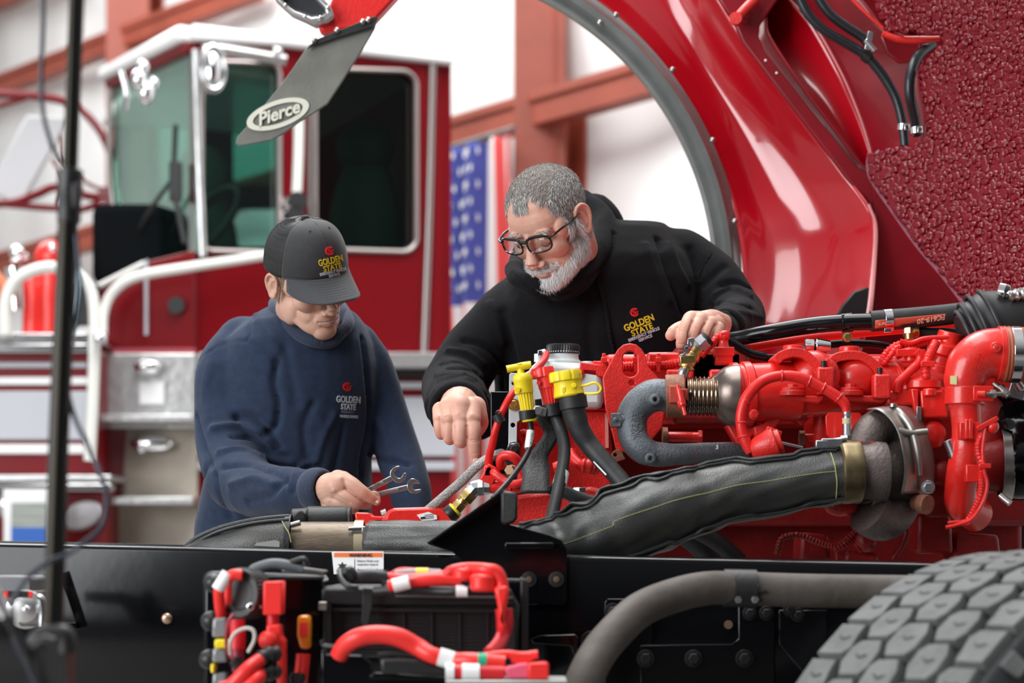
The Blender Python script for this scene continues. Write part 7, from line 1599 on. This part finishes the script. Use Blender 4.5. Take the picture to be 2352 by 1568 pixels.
mb=shell(hd2,ymask,YI,.0012,B1,'',None); strands(mb,hd2,ymask,lambda l,p:(YM.to_3x3()@V((0,-.4,-1))),8000,(.006,.011),.00028,8,[B1,B1,B2],.35,YI)
mb.build('hair',None,boy,ang=180,norecalc=True,kind='stuff')
mb=MB(); strands(mb,hd2,browmask,lambda l,p:(YM.to_3x3()@V((math.copysign(1,l.x),0,-.1))),500,(.006,.010),.00035,3,[B1],.2,YI); mb.build('eyebrows',None,boy,norecalc=True)
# cap
CAPF=mat('charcoal_twill',(.022,.023,.026),.75,sheen=.15,bump=.25,bs=600,var=.1,vs=80); CAPM=mat('black_mesh',(.012,.012,.013),.6,bump=.2,bs=200)
def capr(th,t): # th 0 = front, t 0..1 bottom..top
    z0=.033-.004*(1-math.cos(th))/2-.004*math.sin(th)**2; rx,ry=.0815,(.102 if abs(th)<PI/2 else .104)
    a=t*PI/2; prof=math.cos(a)**.66; H=.107+.008*math.cos(th)*math.sin(2*a)
    fr=.006*math.sin(PI*min(1,t*1.25))*max(0,math.cos(th))
    return V(((rx*prof+.001)*math.sin(th),-.008+(ry*prof+fr)*math.cos(th),z0+H*math.sin(a)**.95))
def cap_grid(mb,a0,a1,nu,nv,o=0,t1=.985):
    G=[[mb.bm.verts.new(YM@(capr(a0+(a1-a0)*i/nu,t1*j/nv)*(1+o))) for j in range(nv+1)] for i in range(nu+1)]
    for i in range(nu):
        for j in range(nv): mb.face((G[i][j],G[i+1][j],G[i+1][j+1],G[i][j+1]))
fa=math.radians(68)
cap=MB(); cap_grid(cap,-fa,fa,40,20); capo=cap.build('cap_front',CAPF,boy,ang=180,solid=.002,label='plain charcoal front panel of the cap')
mb=MB(); cap_grid(mb,fa,2*PI-fa,60,20); mo=mb.build('cap_mesh_back',CAPM,boy,ang=180,solid=.0015,label='mesh back of the cap')
mb=MB()
for k in range(96):
    th=fa+(2*PI-2*fa)*k/95
    mb.tube([YM@(capr(th,t)*1.008) for t in(.02,.2,.4,.6,.8,.93)],.00075,seg=4,n=2,cap=False)
for k in range(12):
    t=.05+k*.07; mb.tube([YM@(capr(fa+(2*PI-2*fa)*i/30,t)*1.007) for i in range(31)],.0005,seg=4,n=1,cap=False)
mb.build('mesh_weave',CAPM,mo,kind='stuff')
mb=MB()
for th in(-fa,0,fa,-fa*.02): mb.tube([YM@(capr(th,t)*1.004) for t in(.0,.2,.4,.6,.8,.97)],.0009,seg=6,n=3)
mb.tube([YM@(capr(-fa+2*fa*i/24,.012)*1.004) for i in range(25)],.0011,seg=6,n=1); mb.build('cap_seam',CAPM,capo)
mb=MB(); mb.ell(YM@V((0,-.008,.1405)),(.0085,.0085,.005)); mb.build('cap_button',CAPF,boy)
for th in(-.42,.42):
    c=YM@(capr(th,.66)*1.006); n_=(c-YM@V((0,-.008,.05))).normalized(); MB().torus(c,n_,.0026,.0009,seg=20,mseg=6).build('eyelet',CAPM,capo)
def brim(u,v,o=0):
    th=u*math.radians(60); b=capr(th,.0)
    ex=.068*(1-abs(u)**2.3)**.62*v; x=b.x*(1+.03*v); y=b.y+ex+.004*v
    drop=.42*ex+9.5*(x**2)*v*.55+ .0; return YM@V((x,y,b.z+.001-drop+o))
mb=MB(); nu,nv=48,14
for s in(0,1): pass
G=[[mb.bm.verts.new(brim(-1+2*i/nu,j/nv)) for j in range(nv+1)] for i in range(nu+1)]
for i in range(nu):
    for j in range(nv): mb.face((G[i][j],G[i+1][j],G[i+1][j+1],G[i][j+1]))
br=mb.build('cap_brim',mat('grey_twill_brim',(.045,.047,.052),.8,sheen=.15,bump=.25,bs=600),boy,ang=180,solid=.0035)
mb=MB()
for k in range(7):
    v=.25+k*.1; mb.tube([brim(-.93+1.86*i/40,v,.0020) for i in range(41)],.00045,seg=5,n=1)
mb.build('brim_stitching',CAPM,br)
LIFT[0]=.0012; cb_=bvh(capo.data,WO[boy.name]); a14=math.radians(13)
logo(boy,cb_,758,598,a14,1,THY,None,[('embroidered_name','GOLDEN',0,0,55,15,THY),('embroidered_name','STATE',1,-15.5,41,13,THY),('embroidered_line','EMERGENCY VEHICLE',0,-26,60,6.5,THW),('embroidered_line','SERVICE',1,-34,25,6,THW)])
emblem(boy,cb_,756,576,10,a14,THR2)
# -------------------------------------------------- wrenches
def wrench(pts,shaft,Y,lab,nm='wrench',dy=0):
    w=thing(nm,ZYH(pts[0][0],pts[0][1],Y),lab,'wrench','wrenches held in the young man\'s hand')
    q=[ZYH(*p,Y+.0) for p in pts]; MB().prism(q,(0,.0055,0)).build('open_jaw',CHRW,w,bevel=.0012)
    a=ZYH(*shaft[0],Y+.0025); b=ZYH(*shaft[1],Y+.0025+dy); d=(b-a).normalized()
    MB().bar(a,b,S(shaft[2]/8.4,Y),.0045).build('shaft',CHRW,w,bevel=.0014)
    MB().bar(a.lerp(b,.30)+V((0,-.0026,0)),a.lerp(b,.95)+V((0,-.0026,0)),S(shaft[2]/8.4*.5,Y),.0008).build('shaft_panel',STEEL,w,bevel=.0003)
    MB().band(b+d*.012,FR,.012,.006,.0045,seg=30).build('ring_end',CHRW,w,bevel=.001)
    return w,a,b
CHRW=mat('satin_chrome_tool',(.55,.54,.52),.25,1,var=.15,vs=90,bump=.05,bs=200)
w_1,a_,b_=wrench([(1640,320),(1650,260),(1700,200),(1760,170),(1820,160),(1838,175),(1800,205),(1745,240),(1725,290),(1740,350),(1790,395),(1835,400),(1870,370),(1900,310),(1935,293),(1960,305),(1955,350),(1930,420),(1880,470),(1820,495),(1760,480),(1700,440),(1655,385)],((1690,395),(1130,680),105),4.022,'upper open-ended chrome wrench with the larger jaw, angled up to the right')
mb=MB(); o=ZYH(1350,570,4.0175); u=V((math.cos(.46),0,math.sin(.46))); mb.text('IN USA',o,u,V((-u.z,0,u.x)),.0075,th=.0006,bold=.01).build('stamped_lettering',CHROME,w_1,smooth=False)
wrench([(1970,560),(1975,500),(2010,440),(2060,405),(2110,408),(2180,440),(2228,485),(2215,512),(2160,500),(2110,505),(2085,545),(2090,590),(2120,625),(2170,620),(2240,610),(2250,628),(2210,680),(2140,705),(2070,700),(2010,660),(1980,610)],((2000,575),(1380,720),100),4.034,'lower open-ended chrome wrench, closer to horizontal, under the other wrench')
# ================= LIGHT AND CAMERA
w=bpy.data.worlds.new('w'); SC.world=w; w.use_nodes=True; N=w.node_tree.nodes; L=w.node_tree.links
bg=N['Background']; tc=N.new('ShaderNodeTexCoord'); sp=N.new('ShaderNodeSeparateXYZ'); L.new(tc.outputs['Generated'],sp.inputs[0])
r=N.new('ShaderNodeValToRGB'); mr=N.new('ShaderNodeMapRange'); mr.inputs[1].default_value=-1; L.new(sp.outputs[2],mr.inputs[0]); L.new(mr.outputs[0],r.inputs[0])
e=r.color_ramp.elements; e[0].position=.48; e[0].color=(.03,.03,.032,1); e[1].position=.95; e[1].color=(1,1,1.02,1)
x=r.color_ramp.elements.new(.62); x.color=(.13,.135,.14,1)
L.new(r.outputs[0],bg.inputs[0]); bg.inputs[1].default_value=.4
def area(name,loc,tgt,sx,sy,pw,col=(1,1,1)):
    l=bpy.data.lights.new(name,'AREA'); l.shape='RECTANGLE'; l.size=sx; l.size_y=sy; l.energy=pw; l.color=col
    o=bpy.data.objects.new(name,l); SC.collection.objects.link(o); o.location=loc; d=V(tgt)-V(loc); o.rotation_euler=d.to_track_quat('-Z','Y').to_euler(); return o
area('bay_door_daylight',(-6.5,-1.5,3.2),(0,5,1.2),6,4.5,460,(.96,.98,1))
area('skylight_panel',(-.5,4.6,6.2),(-.2,4.6,0),7,2.2,185)
area('skylight_panel',(1.5,7.6,6.4),(.6,9,0),9,2.6,200)
area('skylight_panel',(-4.5,11.5,6.8),(-2.5,14,0),6,4,330)
cam=bpy.data.cameras.new('camera'); co=bpy.data.objects.new('camera',cam); SC.collection.objects.link(co); SC.camera=co
co.location=CAM; co.rotation_euler=(PI/2,0,0); cam.sensor_width=36; cam.lens=F/2352*36; cam.sensor_fit='HORIZONTAL'
cam.shift_y=(CY-784)/2352; cam.clip_start=.1
cam.dof.use_dof=True; cam.dof.focus_distance=3.98; cam.dof.aperture_fstop=3.2; cam.dof.aperture_blades=8
SC.view_settings.view_transform='Standard'; SC.view_settings.look='None'; SC.view_settings.exposure=.75; SC.view_settings.gamma=1
